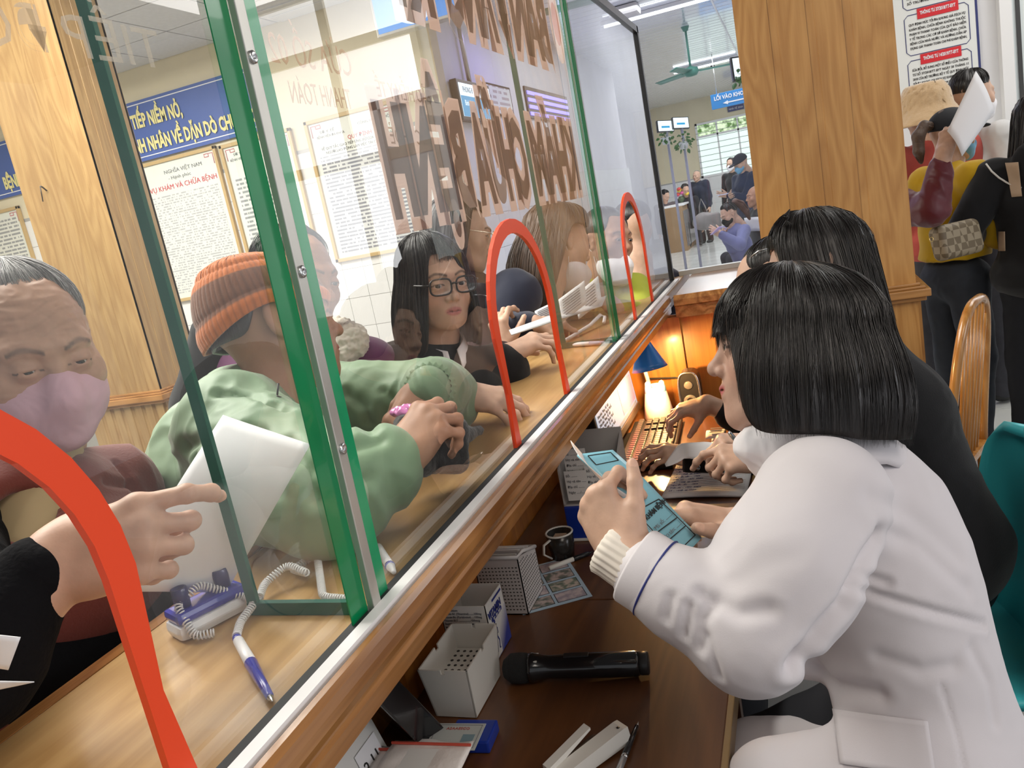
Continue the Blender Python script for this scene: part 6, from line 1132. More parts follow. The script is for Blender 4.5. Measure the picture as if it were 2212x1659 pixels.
# glass jar
t = thing('glass_jar', (-.60, 2.07, .75), 'glass mug jar with black screw lid behind the organiser', 'jar')
b = MB(); b.lathe([(.033, 0), (.036, .004), (.037, .085), (.030, .098), (.030, .105)], (-.60, 2.07, .7505), (0, 0, 1), 24, False); b.build('jar_body', mat('jar_glass', (.55, .42, .30), .08, trans=.85, ior=1.3), t)
b = MB(); b.lathe([(.034, 0), (.034, .018), (.030, .020), (.001, .020)], (-.60, 2.07, .852), (0, 0, 1), 28); b.build('lid', mat('black_lid', (.015, .014, .013), .25), t)
b = MB(); b.tube([(-.568, 2.05, .835), (-.552, 2.04, .83), (-.552, 2.04, .80), (-.566, 2.05, .785)], .005, 8); b.build('handle', mat('jar_glass', (.55, .42, .30), .08), t)
# monitor
t = thing('monitor', (-.62, 2.43, .75), 'black computer monitor at the far end of the desk showing a lit form', 'monitor')
Mm = frame_M((-.590, 2.165, .800), (0, 1, 0), nrm((-.10, 0, 1)))   # x along desk, y up the tilted screen, z to the staff side
b = MB(); b.box((-.01, -.012, -.035), (.56, .25, -.0), Mm, .004); b.build('housing', BLACK, t)
b = MB(); b.box((-.008, -.014, -.002), (.558, .010, .006), Mm, .002); b.build('chin_bezel', mat('bezel_brown', (.05, .035, .025), .3), t)
SCR = mat('screen_lit', (.05, .05, .05), .3, emit=(.62, .68, .80), estr=.75); b = MB(); b.box((.006, .011, 0), (.545, .24, .002), Mm); sc_ = b.build('display', SCR, t)
for (xa, ya, xb, yb, col) in ((.006, .17, .545, .24, (.45, .60, .75)), (.10, .13, .40, .142, (.75, .12, .22)), (.32, .03, .53, .12, (.75, .25, .18)), (.02, .012, .53, .024, (.12, .14, .2))): b = MB(); b.box((xa, ya, .002), (xb, yb, .0026), Mm); b.build('window_block', mat('screen_%02d' % int(col[0] * 100), col, .4, emit=col, estr=.7), sc_)
SCT = mat('screen_text', (.1, .1, .12), .5)
for k in range(7): text_obj('print', 'Họ tên   Ngày sinh   Địa chỉ   Mã số' if k % 2 else 'Khám bệnh   Phòng   Số   Giờ', Mm @ Matrix.Translation((.02, .112 - k * .013, .0028)), .012, SCT, sc_)
b = MB(); b.box((.20, -.05, -.06), (.34, .05, -.03), Mm); b.box((.17, -.052, -.12), (.37, -.045, .02), Mm); b.build('stand', BLACK, t)
# keyboard
t = thing('keyboard', (-.49, 2.40, .75), 'black keyboard with lamplit keys in front of the monitor', 'keyboard')
kx = nrm(np.array((-.425, 2.60, 0)) - np.array((-.400, 2.17, 0))); ky = np.array((-kx[1], kx[0], 0)); Mk = frame_M((-.405, 2.175, .7506), kx, ky)
b = MB(); b.box((-.008, -.006, 0), (.448, .158, .018), Mk, .004); b.build('case', BLACK, t)
KEYM = mat('key_cap', (.055, .050, .046), .32); b = MB(); b.box((-.0085, -.0085, 0), (.0085, .0085, .008), None, .0018); kp = b.build('key', KEYM, t); first = True
for r_ in range(6):
    for c_ in range(22):
        if c_ in (15, 18) and r_ < 5: continue
        o = kp if first else link(kp.copy()); first = False; o.parent = t; o.matrix_parent_inverse = Matrix.Translation(-t.location); o.matrix_world = Mk @ Matrix.Translation((.010 + c_ * .0202, .012 + r_ * .0225 + (.006 if r_ == 5 else 0), .018))
        o.matrix_basis = Mk @ Matrix.Translation((.010 + c_ * .0202, .012 + r_ * .0225 + (.006 if r_ == 5 else 0), .018))
# desk lamp
LAMPB = mat('lamp_blue', (.02, .16, .50), .3); t = thing('desk_lamp', (-.50, 2.66, .75), 'small blue shaded desk lamp lit over a white animal shaped base', 'lamp')
tip = at(1402, 738, 2.72); rimc = at(1408, 800, 2.68); axl = nrm(rimc - tip)
b = MB(); tp_ = at(1388, 732, 2.62); ax_ = vdir(.25, .95, .10); b.lathe([(.010, -.004), (.018, .004), (.030, .035), (.052, .085), (.060, .102), (.057, .102), (.048, .083), (.026, .034), (.012, .006)], tp_, ax_, 36, False); b.build('shade', LAMPB, t)
b = MB(); b.lathe([(.0005, -.022), (.018, -.012), (.022, .006), (.014, .024), (.010, .034)][::-1], tp_ + ax_ * .062, -ax_, 16); b.build('bulb', mat('bulb_glow', (1, .9, .7), .4, emit=(1.0, .62, .25), estr=28), t)
bs = np.array((-.515, 2.69, .7506)); b = MB(); b.lathe([(.048, 0), (.052, .008), (.046, .05), (.038, .095), (.034, .105), (.001, .112)], bs, (0, 0, 1), 32); b.build('base', mat('lamp_white', (.80, .76, .68), .35), t)
b = MB(); b.lathe([(.0365, 0), (.0375, .004), (.0355, .022), (.034, .025)], bs + (0, 0, .094), (0, 0, 1), 32, False); b.build('blue_band', mat('pale_blue', (.25, .55, .75), .4), t)
for s in (-1, 1): b = MB(); b.lathe([(.0005, 0), (.010, .006), (.012, .016), (.008, .028), (.0005, .032)], bs + (s * .020, 0, .105), (s * .2, 0, 1), 14); b.build('ear', mat('lamp_white', (.8, .76, .68), .35), t)
b = MB(); b.tube([bs + (-.02, .02, .10), bs + (-.035, .03, .20), bs + (-.03, .03, .28), tp_ + (0, .004, .01), tp_], .007, 10); b.build('neck', mat('lamp_neck', (.62, .42, .36), .4), t)
l = point('lamp_light', tp_ + ax_ * .112, 14.0, (1.0, .55, .18), .016)
# cable, speaker
b = MB(); b.tube([(-.47, 2.76, .755), (-.43, 2.73, .79), (-.39, 2.76, .80), (-.40, 2.80, .84), (-.46, 2.81, .86), (-.56, 2.80, .87)], .003, 8); b.tube([(-.46, 2.74, .755), (-.42, 2.72, .775), (-.38, 2.76, .775), (-.36, 2.80, .79)], .003, 8); o = solo(b, 'cable', BLACKR, 'dark loose cable curling behind the lit desk lamp', 'cable'); o['kind'] = 'stuff'
t = thing('speaker', (-.40, 2.74, .75), 'small black computer speaker with silver rim against the lit panel', 'speaker')
b = MB(); sp_ = [(-.435 + .07 * (.5 + .5 * math.copysign(abs(math.cos(a)) ** .6, math.cos(a))), 2.765, .752 + .150 * (.5 + .5 * math.copysign(abs(math.sin(a)) ** .6, math.sin(a)))) for a in np.linspace(0, 2 * math.pi, 32, endpoint=False)]
b.prism(sp_[::-1], (0, -.075, 0)); b.build('cabinet', BLACK, t); b = MB(); b.tube([(p[0], 2.69, p[2]) for p in sp_], .004, 6, closed=True); b.build('silver_rim', STEEL, t)
b = MB(); b.lathe([(.024, 0), (.022, .003), (.010, -.001), (.001, .002)], (-.40, 2.6895, .80), (0, -1, 0), 20); b.lathe([(.016, 0), (.012, .002), (.001, .003)], (-.40, 2.6895, .857), (0, -1, 0), 20); b.build('cone', mat('speaker_cone', (.10, .095, .085), .4), t)
# microphone
t = thing('microphone', (-.43, 1.16, .75), 'black handheld wireless microphone lying on the dark desk', 'microphone')
p0, p1 = np.array((-.563, 1.146, .776)), np.array((-.308, 1.178, .772)); d_ = nrm(p1 - p0)
b = MB(); b.lathe([(.004, 0), (.016, .004), (.0255, .016), (.0265, .032), (.0255, .044), (.021, .052)], p0, d_, 28); gh = b.build('head_grille', mat('black_mesh', (.012, .012, .012), .75, bump=1.0, bscale=900), t)
b = MB(); b.lathe([(.0255, .050), (.0255, .056), (.023, .064), (.0195, .085), (.0205, .12), (.0215, .165), (.0215, .167), (.0215, .236), (.019, .242)], p0, d_, 28); b.build('body', mat('gloss_black', (.010, .010, .011), .16, coat=.5), t)
b = MB(); b.lathe([(.0185, .242), (.0195, .244), (.0195, .255), (.017, .257)], p0, d_, 28); b.build('end_cap', mat('black_cap_plastic', (.02, .02, .02), .4), t)
b = MB(); c = p0 + d_ * .135 + (0, 0, .020); b.box((-.022, -.006, -.002), (.022, .006, .0025), frame_M(c, d_, (-d_[1], d_[0], 0)), .001); b.build('switch', BLACK, t)
for q in (.062, .058): b = MB(); b.box((-.003, -.0015, -.001), (.003, .0015, .001), frame_M(p0 + d_ * q + np.array((.004, -.012 if q > .06 else .012, .019)), d_, (-d_[1], d_[0], 0))); b.build('white_mark', OFFW, t)
# things near the bottom edge
t = thing('black_folder', (-.69, 1.03, .75), 'black glossy box file leaning in the dark corner under the counter', 'folder')
b = MB(); b.box((0, 0, 0), (.125, .045, .20), frame_M((-.735, 1.02, .7515), nrm((.72, -.45, .0)), nrm((.40, .62, .35))), .004); b.build('cover', mat('gloss_black', (.010, .010, .011), .16), t)
t = thing('calendar_card', (-.66, .90, .75), 'white folded card printed 2.11 standing under the counter edge', 'card')
b = MB(); o_ = np.array((-.695, .79, .7506)); b.prism([o_, o_ + (0, .16, 0), o_ + (-.022, .155, .085), o_ + (-.022, .0, .085)], (.0015, 0, .0004)); b.build('leaf', CARD, t)
b = MB(); b.prism([o_ + (.0022, .085, .008), o_ + (.0022, .145, .008), o_ + (-.0095, .145, .05), o_ + (-.0095, .085, .05)], (.0004, 0, .0001)); b.build('number_label', PAPER, t)
plane_text('2.11', o_ + np.array((.002, .092, .014)), (0, 1, 0), nrm((-.28, 0, 1)), .026, INKB, t)
t = thing('id_card', (-.58, 1.0, .75), 'pale grey identity card with printed border beside the plastic packets', 'card')
Mi = frame_M((-.622, .935, .7725), nrm((1, .06, 0)), nrm((-.06, 1, 0))); b = MB(); b.box((0, 0, 0), (.085, .062, .0015), Mi, .0006); b.build('card_body', mat('id_grey', (.40, .42, .40), .4), t)
b = MB()
for q in ((.004, .004, .081, .005), (.004, .057, .081, .058), (.004, .004, .005, .058), (.080, .004, .081, .058)): b.box((q[0], q[1], .0016), (q[2], q[3], .0019), Mi)
b.build('border_print', INKG, t); text_obj('print', 'A2AAESCO', Mi @ Matrix.Translation((.022, .046, .0018)), .008, mat('ink_red', (.35, .08, .06), .7), t); b = MB(); b.box((.055, .01, .0016), (.075, .035, .0019), Mi); b.build('portrait_patch', mat('id_blue', (.16, .24, .27), .5), t)
b = MB(); b.box((.03, .02, -.021), (.10, .075, -.0005), Mi, .003); solo(b, 'blue_pad', mat('royal_blue', (.008, .03, .25), .35), 'blue pad lying under the grey identity card', 'pad')
BAGM = mat('clear_bag', (.75, .70, .66), .25, bump=.5, bscale=60); REDM = mat('zip_red', (.55, .08, .05), .5)
for k in range(5):
    o_ = np.array((-.745 + .018 * k, .775 + .010 * k, .752 + .0055 * k)); Mb = frame_M(o_, nrm((1, .16 - .03 * k, 0)), nrm((-.16, 1, 0))); t = thing('zip_packet', o_, 'clear zip bag of papers at the very bottom, %s' % ('lowest of the pile', 'second from the bottom of the pile', 'in the middle of the pile', 'second from the top of the pile', 'topmost of the pile')[k], 'packet', 'clear zip packets')
    b = MB(); b.sheet(lambda u, v: tuple(Mb @ Vector((.135 * u, .135 * v, .003 + .0035 * math.sin(u * 9 + k) * math.sin(v * 7)))), 14, 10, .002); b.build('bag', BAGM, t)
    b = MB(); b.box((.0, .122, .004), (.135, .1245, .0075), Mb); b.build('zip_strip', REDM, t)
    b = MB(); b.box((.01, .01, .0015), (.125, .115, .0032), Mb); b.build('paper_insert', CARD, t)
t = thing('staple_remover', (-.38, .97, .75), 'cream plastic stapler standing open near the bottom of the desk', 'stapler')
A0, A1 = np.array((-.414, .900, .756)), np.array((-.333, 1.006, .778)); ds = nrm(A1 - A0)
b = MB(); b.prism([A0 + (.0, 0, -.005), A1 + (.0, 0, -.022), A1 + ds * .010 + (0, 0, -.012), A1 + ds * .008 + (0, 0, .004), A1 + (0, 0, .006), A0 + (0, 0, .016)], (.019, -.0145, 0)); b.build('arm', OFFW, t)
b = MB(); B0, B1 = A0 + (-.004, .012, .012), A0 + ds * .098 + np.array((-.018, .013, .016)); b.prism([B0, B1, B1 + (0, 0, .004), B0 + (0, 0, .012)], (.012, -.009, 0)); b.build('lever', OFFW, t)
b = MB(); b.prism([A0 + (.0, .0, .001), A1 - ds * .03 + (0, 0, -.008), A1 - ds * .03 + (0, 0, .002), A0 + (0, 0, .010)], (-.010, .0075, 0)); b.build('spring_plate', STEEL, t)
b = MB(); b.lathe([(.0025, 0), (.0025, .001)], A1 + np.array((.010, -.012, .0052)), (0, 0, 1), 10); b.build('rivet', BLACK, t)
pen('ballpoint_pen', (-.318, .905, .757), (-.305, 1.045, .757), .0048, ((0, .42, 1, 1, mat('pen_silver', (.55, .55, .56), .3, metal=.8), 'barrel'), (.42, .46, 1.05, 1.05, STEEL, 'ring'), (.46, .93, 1.05, .7, mat('gloss_black', (.01, .01, .011), .16), 'grip'), (.93, 1, .5, .12, STEEL, 'tip')), 'black and silver ballpoint pen on the desk at the bottom')
# notebook, wallet, slips, pens, sleeve of documents
t = thing('notebook', (-.29, 2.02, .75), 'open lined notebook filled with handwriting on the staff desk', 'notebook')
b = MB(); b.sheet(lambda u, v: (-.40 + .215 * u + .01 * v, 1.945 + .26 * v - .02 * u, .757 + .004 * math.sin(u * 3.1)), 10, 8, .006); b.build('pages', PAPER, t)
b = MB()
for k in range(19): v = .06 + k * .048; b.box((-.392, 1.945 + .26 * v - .0006, .7612), (-.19, 1.945 + .26 * v + .0003, .7614))
o = b.build('ruled_line', INKG, t); o['kind'] = 'stuff'
for k in range(12): plane_text(('Nguyễn văn ... 1956', 'Trần thị ... 1971  khám', 'Lê ... 1948  tái khám')[k % 3], (-.385, 2.185 - k * .0195, .7612), (1, 0, 0), (0, 1, 0), .011, INK, t, sx=.8, shear=.3, depth=.0002)
t = thing('snap_wallet', at(1525, 1000, 2.02) - (0, 0, .02), 'black wallet with two silver snaps under the held slip', 'wallet')
Mw = frame_M(at(1478, 1020, 2.03), vdir(1, .03, 0), vdir(.04, -1, .15)); b = MB(); b.box((0, 0, -.028), (.105, .046, 0), Mw, .008); b.build('wallet_body', BLACKC, t)
for x in (.033, .076): b = MB(); b.lathe([(.0085, 0), (.0085, .002), (.005, .0035), (.0005, .0038)], tuple(Mw @ Vector((x, .014, 0))), tuple(Mw.to_3x3() @ Vector((0, 0, 1))), 18); b.build('snap', STEEL, t)
q = [at(1436, 1002, 2.02), at(1466, 958, 2.06), at(1530, 954, 1.98), at(1588, 972, 1.85)]
b = MB(); b.sheet(lambda u, v: np.array([np.interp(u * 3, range(4), [c[k] for c in q]) for k in range(3)]) + vdir(.12, .55, -.75) * .075 * v * (1 - .85 * (1 - u) ** 3), 16, 5, .0006); solo(b, 'paper_slip', PAPER, 'curled white slip with handwriting held over the black wallet', 'paper')
for k, (x, y) in enumerate(((1548, 938), (1558, 952))):
    t_ = on(2, .762 + .008 * (1 - k), x, y); b = MB(); b.sheet(lambda u, v: t_ + np.array((.06 * (u - .5), .075 * (v - .5), .012 * (1 - (2 * v - 1) ** 2) * (1 - k))), 6, 6, .0006); o = solo(b, 'receipt', PAPER, ('curled white receipt beside the keyboard, upper one', 'flat white receipt under the curled one beside the keyboard')[k], 'receipt'); b = MB()
    for q_ in range(3): b.box(t_ + np.array((-.018, -.02 + q_ * .018, .0125 * (1 - k) + .0006)), t_ + np.array((.018, -.014 + q_ * .018, .0130 * (1 - k) + .0012)))
    b.build('print', INKG, o)
pen('dark_pen', at(1575, 934, 1.78), at(1610, 975, 1.70), .005, ((0, .1, .8, .8, STEEL, 'top'), (.1, .9, 1, 1, mat('pen_dark', (.03, .04, .04), .3), 'barrel'), (.9, 1, .8, .2, STEEL, 'tip')), 'dark pen with silver top held in the hand beside the slip')
t = thing('document_sleeve', (-.29, 1.62, .75), 'shiny plastic document sleeve lying under the booklet', 'sleeve'); b = MB(); b.box((-.395, 1.555, .7506), (-.17, 1.70, .754), None, .001); b.build('sleeve', mat('clear_sleeve', (.40, .36, .34), .12, bump=.25, bscale=30, coat=.6), t); b = MB(); b.box((-.395, 1.548, .7506), (-.17, 1.5555, .755)); b.build('edge_strip', mat('strip_blue', (.30, .38, .45), .3), t)
# blue booklet in the hands
t = thing('medical_booklet', at(1390, 1110, 1.08), 'pale blue clinic booklet in clear cover held in both hands', 'booklet')
A_, B_, C_, D_ = at(1246, 985, 1.085), at(1322, 975, 1.10), at(1515, 1163, 1.05), at(1458, 1222, 1.02)
nb = nrm(np.cross(B_ - A_, D_ - A_)); nb = nb if nb @ (EYE - A_) > 0 else -nb
qd = lambda u, v, h=0: (A_ * (1 - u) + B_ * u) * (1 - v) + (D_ * (1 - u) + C_ * u) * v + nb * h
b = MB(); b.sheet(lambda u, v: qd(u, v, .003 * math.sin(v * 5)), 6, 14, .004); b.build('cover', mat('booklet_blue', (.24, .52, .62), .3, coat=.4, bump=.1, bscale=20), t)
lf = MB(); lf.sheet(lambda u, v: qd(u, .10 + .40 * v, .0045), 4, 8, .0006); lf.build('cellophane_red', mat('red_brown_page', (.30, .07, .04), .25, coat=.5), t)
Mq = frame_M(qd(.14, .88, .006), C_ - D_, A_ - D_); Wd = np.linalg.norm(C_ - D_); Ht = np.linalg.norm(A_ - D_)
def ln(u0, v0, u1, v1, th=.0007):
    p, r = qd(u0, v0, .0062), qd(u1, v1, .0062); s = nrm(np.cross(r - p, nb)) * th; lb_.prism([p - s, r - s, r + s, p + s], nb * .0002)
lb_ = MB(); [ln(*c) for c in ((.12, .56, .88, .56), (.88, .56, .88, .95), (.88, .95, .12, .95), (.12, .95, .12, .56), (.12, .76, .88, .76), (.12, .85, .88, .85), (.2, .03, .85, .03), (.2, .03, .2, .12), (.85, .03, .85, .12), (.2, .12, .85, .12))]; lb_.build('printed_frame', INKB, t)['kind'] = 'stuff'
tx = nrm(C_ - D_)
plane_text('KHÁM BỆNH', qd(.20, .655, .0064), tx, A_ - D_, .0095, INKB, t, sx=.8, offset=.0003, depth=.0002); plane_text('Mã số: ...........', qd(.2, .745, .0064), tx, A_ - D_, .0075, INKG, t, depth=.0002); plane_text('Họ tên: ............', qd(.2, .835, .0064), tx, A_ - D_, .0075, INKG, t, depth=.0002)
b = MB(); b.sheet(lambda u, v: at(1232 + 26 * u + 95 * v * v + 30 * v, 952 + 30 * u + 100 * v + 18 * v * v, 1.075 - .035 * math.sin(v * 2.6) + .01 * u), 4, 12, .0008); b.build('folded_flap', mat('flap_paper', (.72, .66, .62), .6), t)
# notes stuck under the counter
for k, (c4, lb) in enumerate(((((1.913, .875), (2.037, .862), (2.066, .79), (1.935, .80)), 'small white handwritten note stuck under the counter near the jar'), (((1.50, .90), (1.66, .90), (1.66, .78), (1.50, .78)), 'pale lilac sheet stuck under the counter behind the basket'))):
    t = thing('sticky_note', (-.71, c4[0][0], c4[3][1]), lb, 'note'); b = MB(); b.prism([(-.7345, y, z) for y, z in c4], (.001, 0, 0)); b.build('note_paper', PAPER, t)
    for q in range(3): plane_text('Ghi số thẻ' if q else 'Lưu ý', (-.7330, c4[0][0] + .012, c4[0][1] - .025 - q * .018), (0, 1, 0), (0, 0, 1), .014, INKG, t, shear=.2)
# chairs
CHW = wood('honey_wood', (.36, .15, .03), (.48, .23, .06), (.55, .29, .09), 'z', rough=.22, coat=.5)
t = thing('bentwood_chair', (.70, 3.10, 0), 'honey coloured bentwood chair with spindle back beside the golden pillar', 'chair')
bl, br_, top = at(2058, 985, 2.62), at(2118, 985, 2.86), at(2082, 632, 2.74); bl = np.array((bl[0], bl[1], .42)); br_ = np.array((br_[0], br_[1], .42)); mx_ = (bl + br_) / 2; wv = (br_ - bl) / 2; H = top[2] - .42; nv = nrm(np.cross(wv, (0, 0, 1.)))
hoop = [mx_ + wv * math.copysign(abs(math.cos(a)) ** .62, math.cos(a)) * 1.28 + np.array((0, 0, H * math.sin(a) ** .75)) + nv * .06 * math.sin(a) for a in np.linspace(math.pi, 0, 36)]
b = MB(); b.tube(hoop, .0155, 12); b.build('back_hoop', CHW, t)
for k in range(7):
    u = -.78 + k * .26; h_ = H * (1 - abs(u / 1.28) ** 3) ** .45 * .985; b = MB(); b.tube([mx_ + wv * u * .85, mx_ + wv * u + np.array((0, 0, h_)) + nv * .06 * h_ / H], .0065, 8); b.build('spindle', CHW, t)
b = MB(); sd = -nv if (nv @ np.array((1, 0, 0))) > 0 else nv; b.box((-.2, -.02, 0), (.2, .38, .03), frame_M(mx_ - (0, 0, .01), nrm(wv), sd), .012); b.build('seat', CHW, t)
for u, v in ((-.17, .0), (.17, .0), (-.17, .34), (.17, .34)): b = MB(); p = mx_ + nrm(wv) * u + sd * v; b.tube([p, np.array((p[0] + (.03 if u > 0 else -.03) * nrm(wv)[0], p[1] + (.03 if u > 0 else -.03) * nrm(wv)[1], .0))], [.016, .013], 10); b.build('leg', CHW, t)
t = thing('teal_chair', (.52, 1.72, 0), 'teal plastic shell chair behind the black clad woman at the right edge', 'chair')
TEAL = mat('teal_plastic', (.07, .60, .66), .4, bump=.03, bscale=200)
c0 = at(2235, 1150, 1.66); X_ = vdir(.35, 0, 1); X_[2] = 0; X_ = nrm(X_)
b = MB(); b.sheet(lambda u, v: c0 + X_ * (.26 * (2 * u - 1) * (1 - v ** 6) ** .5) + np.array((0, 0, -.30 + .53 * v)) + np.cross(X_, (0, 0, 1)) * (-.07 * (2 * u - 1) ** 2 + .06 * v), 20, 20, .02); b.build('back_shell', TEAL, t)
b = MB(); fs = -np.cross(X_, (0, 0, 1)); fs = fs if fs @ np.array((-1, 0, 0)) > 0 else -fs; zc_ = .44; b.sheet(lambda u, v: np.array((c0[0], c0[1], zc_)) + X_ * .23 * (2 * u - 1) + fs * (.42 * v - .02) + np.array((0, 0, .02 * (2 * u - 1) ** 2)), 12, 12, .02); b.build('seat', TEAL, t)
for u in (-.2, .2):
    for v in (.02, .36): b = MB(); p = np.array((c0[0], c0[1], zc_ - .01)) + X_ * u + fs * v; b.tube([p, (p[0], p[1], 0)], .011, 8); b.build('leg', STEEL, t)
# ------------------------------------------------------------------ things on the counter
WPL = mat('pen_white', (.78, .77, .78), .3); BPL = mat('pen_blue', (.035, .04, .36), .25, coat=.4)
def coil(pts, R, r, pitch):
    P = np.array([np.asarray(p, float) for p in pts]); s = np.concatenate([[0], np.cumsum(np.linalg.norm(np.diff(P, axis=0), axis=1))]); n = int(s[-1] / pitch * 8); u = np.linspace(0, s[-1], n)
    # smooth the guide
    C = np.stack([np.interp(u, s, P[:, k]) for k in range(3)], 1); kx = max(3, n // len(P) // 2); ker = np.ones(kx) / kx
    C = np.stack([np.convolve(np.pad(C[:, k], (kx // 2, kx - 1 - kx // 2), 'edge'), ker, 'valid') for k in range(3)], 1)
    T = np.gradient(C, axis=0); T /= np.linalg.norm(T, axis=1)[:, None] + 1e-9; a = np.cross(T, (0, 0, 1.)); a /= np.linalg.norm(a, axis=1)[:, None] + 1e-9; w = np.cross(T, a); ph = u / pitch * 2 * math.pi
    return C + R * (a * np.cos(ph)[:, None] + w * np.sin(ph)[:, None])
t = pen('chained_pen', (-.617, .628, 1.158), (-.493, .522, 1.158), .0062, ((0, .06, .75, .85, BPL, 'button'), (.06, .44, .9, 1, WPL, 'barrel'), (.44, .94, 1.08, .62, BPL, 'grip'), (.94, 1, .5, .15, STEEL, 'tip')), 'white and blue pen on a coiled cord lying on the counter')
b = MB(); b.tube(coil([(-.617, .628, 1.158), (-.632, .655, 1.160), (-.637, .690, 1.164), (-.655, .70, 1.166), (-.690, .67, 1.20), (-.70, .64, 1.19), (-.675, .628, 1.158), (-.655, .64, 1.156)], .0042, .0011, .0038), .0011, 5); b.build('coiled_cord', WPL, t)
b = MB(); b.tube(coil([(-.642, .705, 1.162), (-.655, .735, 1.166), (-.635, .76, 1.178), (-.60, .75, 1.17), (-.655, .79, 1.156), (-.64, .83, 1.158), (-.62, .80, 1.160), (-.56, .715, 1.157), (-.50, .705, 1.158)], .0042, .0011, .0038), .0011, 5); tag(rebase(b.build('coiled_cord', WPL)), 'white coiled pen cord looping behind the clear divider', 'cord')
t = thing('pen_stand', (-.685, .685, 1.15), 'white and dark blue double pen stand tangled in the coiled cord', 'pen stand')
Ms = frame_M((-.69, .672, 1.1508), nrm((.45, 1, 0)), nrm((-1, .45, 0))); b = MB(); b.box((-.045, -.022, 0), (.045, .022, .020), Ms, .009); b.build('base', WPL, t); b = MB(); b.box((-.043, -.020, .0195), (.043, .020, .033), Ms, .008); b.build('blue_top', BPL, t)
for x in (-.025, .025): b = MB(); b.lathe([(.0085, 0), (.0095, .016), (.009, .024), (.006, .024), (.005, .008)], tuple(Ms @ Vector((x, 0, .032))), (0, 0, 1), 16); b.build('socket', mat('socket_navy', (.02, .02, .12), .3), t)
b = MB(); b.tube([(-.64, .90, 1.158), (-.632, .93, 1.20), (-.615, .97, 1.225)], .0008, 5); tag(rebase(b.build('thread', WPL)), 'single thin white thread standing up from the counter', 'thread')
pen('white_pen', (-.556, .845, 1.157), (-.494, .772, 1.157), .0058, ((0, .72, 1, 1, WPL, 'barrel'), (.72, .78, 1.1, 1.1, BPL, 'ring'), (.78, 1, 1, .5, WPL, 'grip')), 'white pen with a blue ring lying behind the green taped joint')
# pouch and pink candy wrapper
V, F = sculpt([rbox(at(930, 958, 1.22), (.055, .028, .042), .016, np.stack([vdir(1, .02, .3), vdir(-.3, .1, 1), vdir(-.05, 1, -.1)], 1), .02), cone(at(985, 945, 1.29), at(1036, 930, 1.36), .018, .005, .03), cone(at(905, 1000, 1.17), at(870, 1030, 1.16), .022, .01, .03)], .004); V = folds(V, F, .004, 28, 3)
t = rebase(mesh_np('pouch', V, F, mat('charcoal_felt', (.020, .020, .022), .95, sheen=.3, bump=.5, bscale=220))); tag(t, 'small charcoal fabric pouch in the hands of the green jacket', 'pouch')
V, F = sculpt([ell(at(872, 888, 1.24), (.020, .016, .008), None, .01), ell(at(885, 895, 1.235), (.012, .014, .01), None, .01)], .002); V = folds(V, F, .004, 70, 3); t = rebase(mesh_np('plastic_wrapper', V, F, mat('pink_film', (.72, .25, .55), .15, coat=.8))); tag(t, 'crumpled pink plastic wrapper between the old hands', 'wrapper')
# papers
cs = [at(482, 897, .99), at(672, 958, .955), at(484, 1286, .945), at(246, 1280, .87)]
b = MB(); b.sheet(lambda u, v: (cs[0] * (1 - u) + cs[1] * u) * (1 - v) + (cs[3] * (1 - u) + cs[2] * u) * v + vdir(.2, 0, -1) * .022 * math.sin(v * 3.3 + u) * (1 - .4 * u), 12, 16, .0006); pg = solo(b, 'paper_sheet', PAPER, 'white sheet held against the divider by the grey haired woman', 'paper')
b = MB(); b.sheet(lambda u, v: at(-30 + 75 * u * (1 - .35 * v), 1368 + 70 * v + 8 * u, .52 + .02 * v), 8, 6, .0006); solo(b, 'folded_paper', PAPER, 'corner of a folded white paper inside the near hatch, upper piece', 'paper')
b = MB(); b.sheet(lambda u, v: at(-30 + 104 * u, 1470 + 24 * v * (1 - u) + 2 * u, .50 + .01 * v), 8, 4, .0006); solo(b, 'folded_paper', PAPER, 'thin white paper edge inside the near hatch, lower piece', 'paper')
HWR = mat('ink_hand', (.08, .08, .10), .8)
for k, (q, lb) in enumerate(((((1205, 648), (1262, 606), (1268, 655), (1210, 700)), 'white handwritten sheet in the stack beyond the middle hatch, front one'), (((1240, 640), (1292, 596), (1300, 652), (1250, 690)), 'white handwritten sheet in the stack beyond the middle hatch, rear one'), (((1155, 672), (1190, 655), (1196, 690), (1160, 704)), 'folded white paper inside the middle hatch'))):
    p = [at(x, y, 2.30 + .06 * k) for x, y in q]; b = MB(); b.sheet(lambda u, v: (p[0] * (1 - u) + p[1] * u) * (1 - v) + (p[3] * (1 - u) + p[2] * u) * v + vdir(0, 0, -1) * .006 * math.sin(u * 3), 8, 6, .0006); o = solo(b, 'paper_sheet', PAPER, lb, 'paper'); b = MB()
    for r_ in range(7):
        v = .15 + r_ * .11; a, c = [(p[0] * (1 - u) + p[1] * u) * (1 - v) + (p[3] * (1 - u) + p[2] * u) * v + vdir(0, 0, -1) * (.003 + .006 * math.sin(u * 3)) for u in (.15, .8)]; b.tube([a, (a + c) / 2 + vdir(0, 0, -1) * .003, c], .0008, 4)
    b.build('handwriting', HWR, o).__setitem__('kind', 'stuff')
p = [at(1100, 715, 2.22), at(1310, 640, 2.42), at(1300, 662, 2.36), at(1105, 725, 2.16)]; b = MB(); b.sheet(lambda u, v: (p[0] * (1 - u) + p[1] * u) * (1 - v) + (p[3] * (1 - u) + p[2] * u) * v, 6, 3, .003); solo(b, 'clipboard', mat('pale_board', (.55, .56, .58), .5), 'pale flat board under the handwritten sheets beyond the middle hatch', 'board')
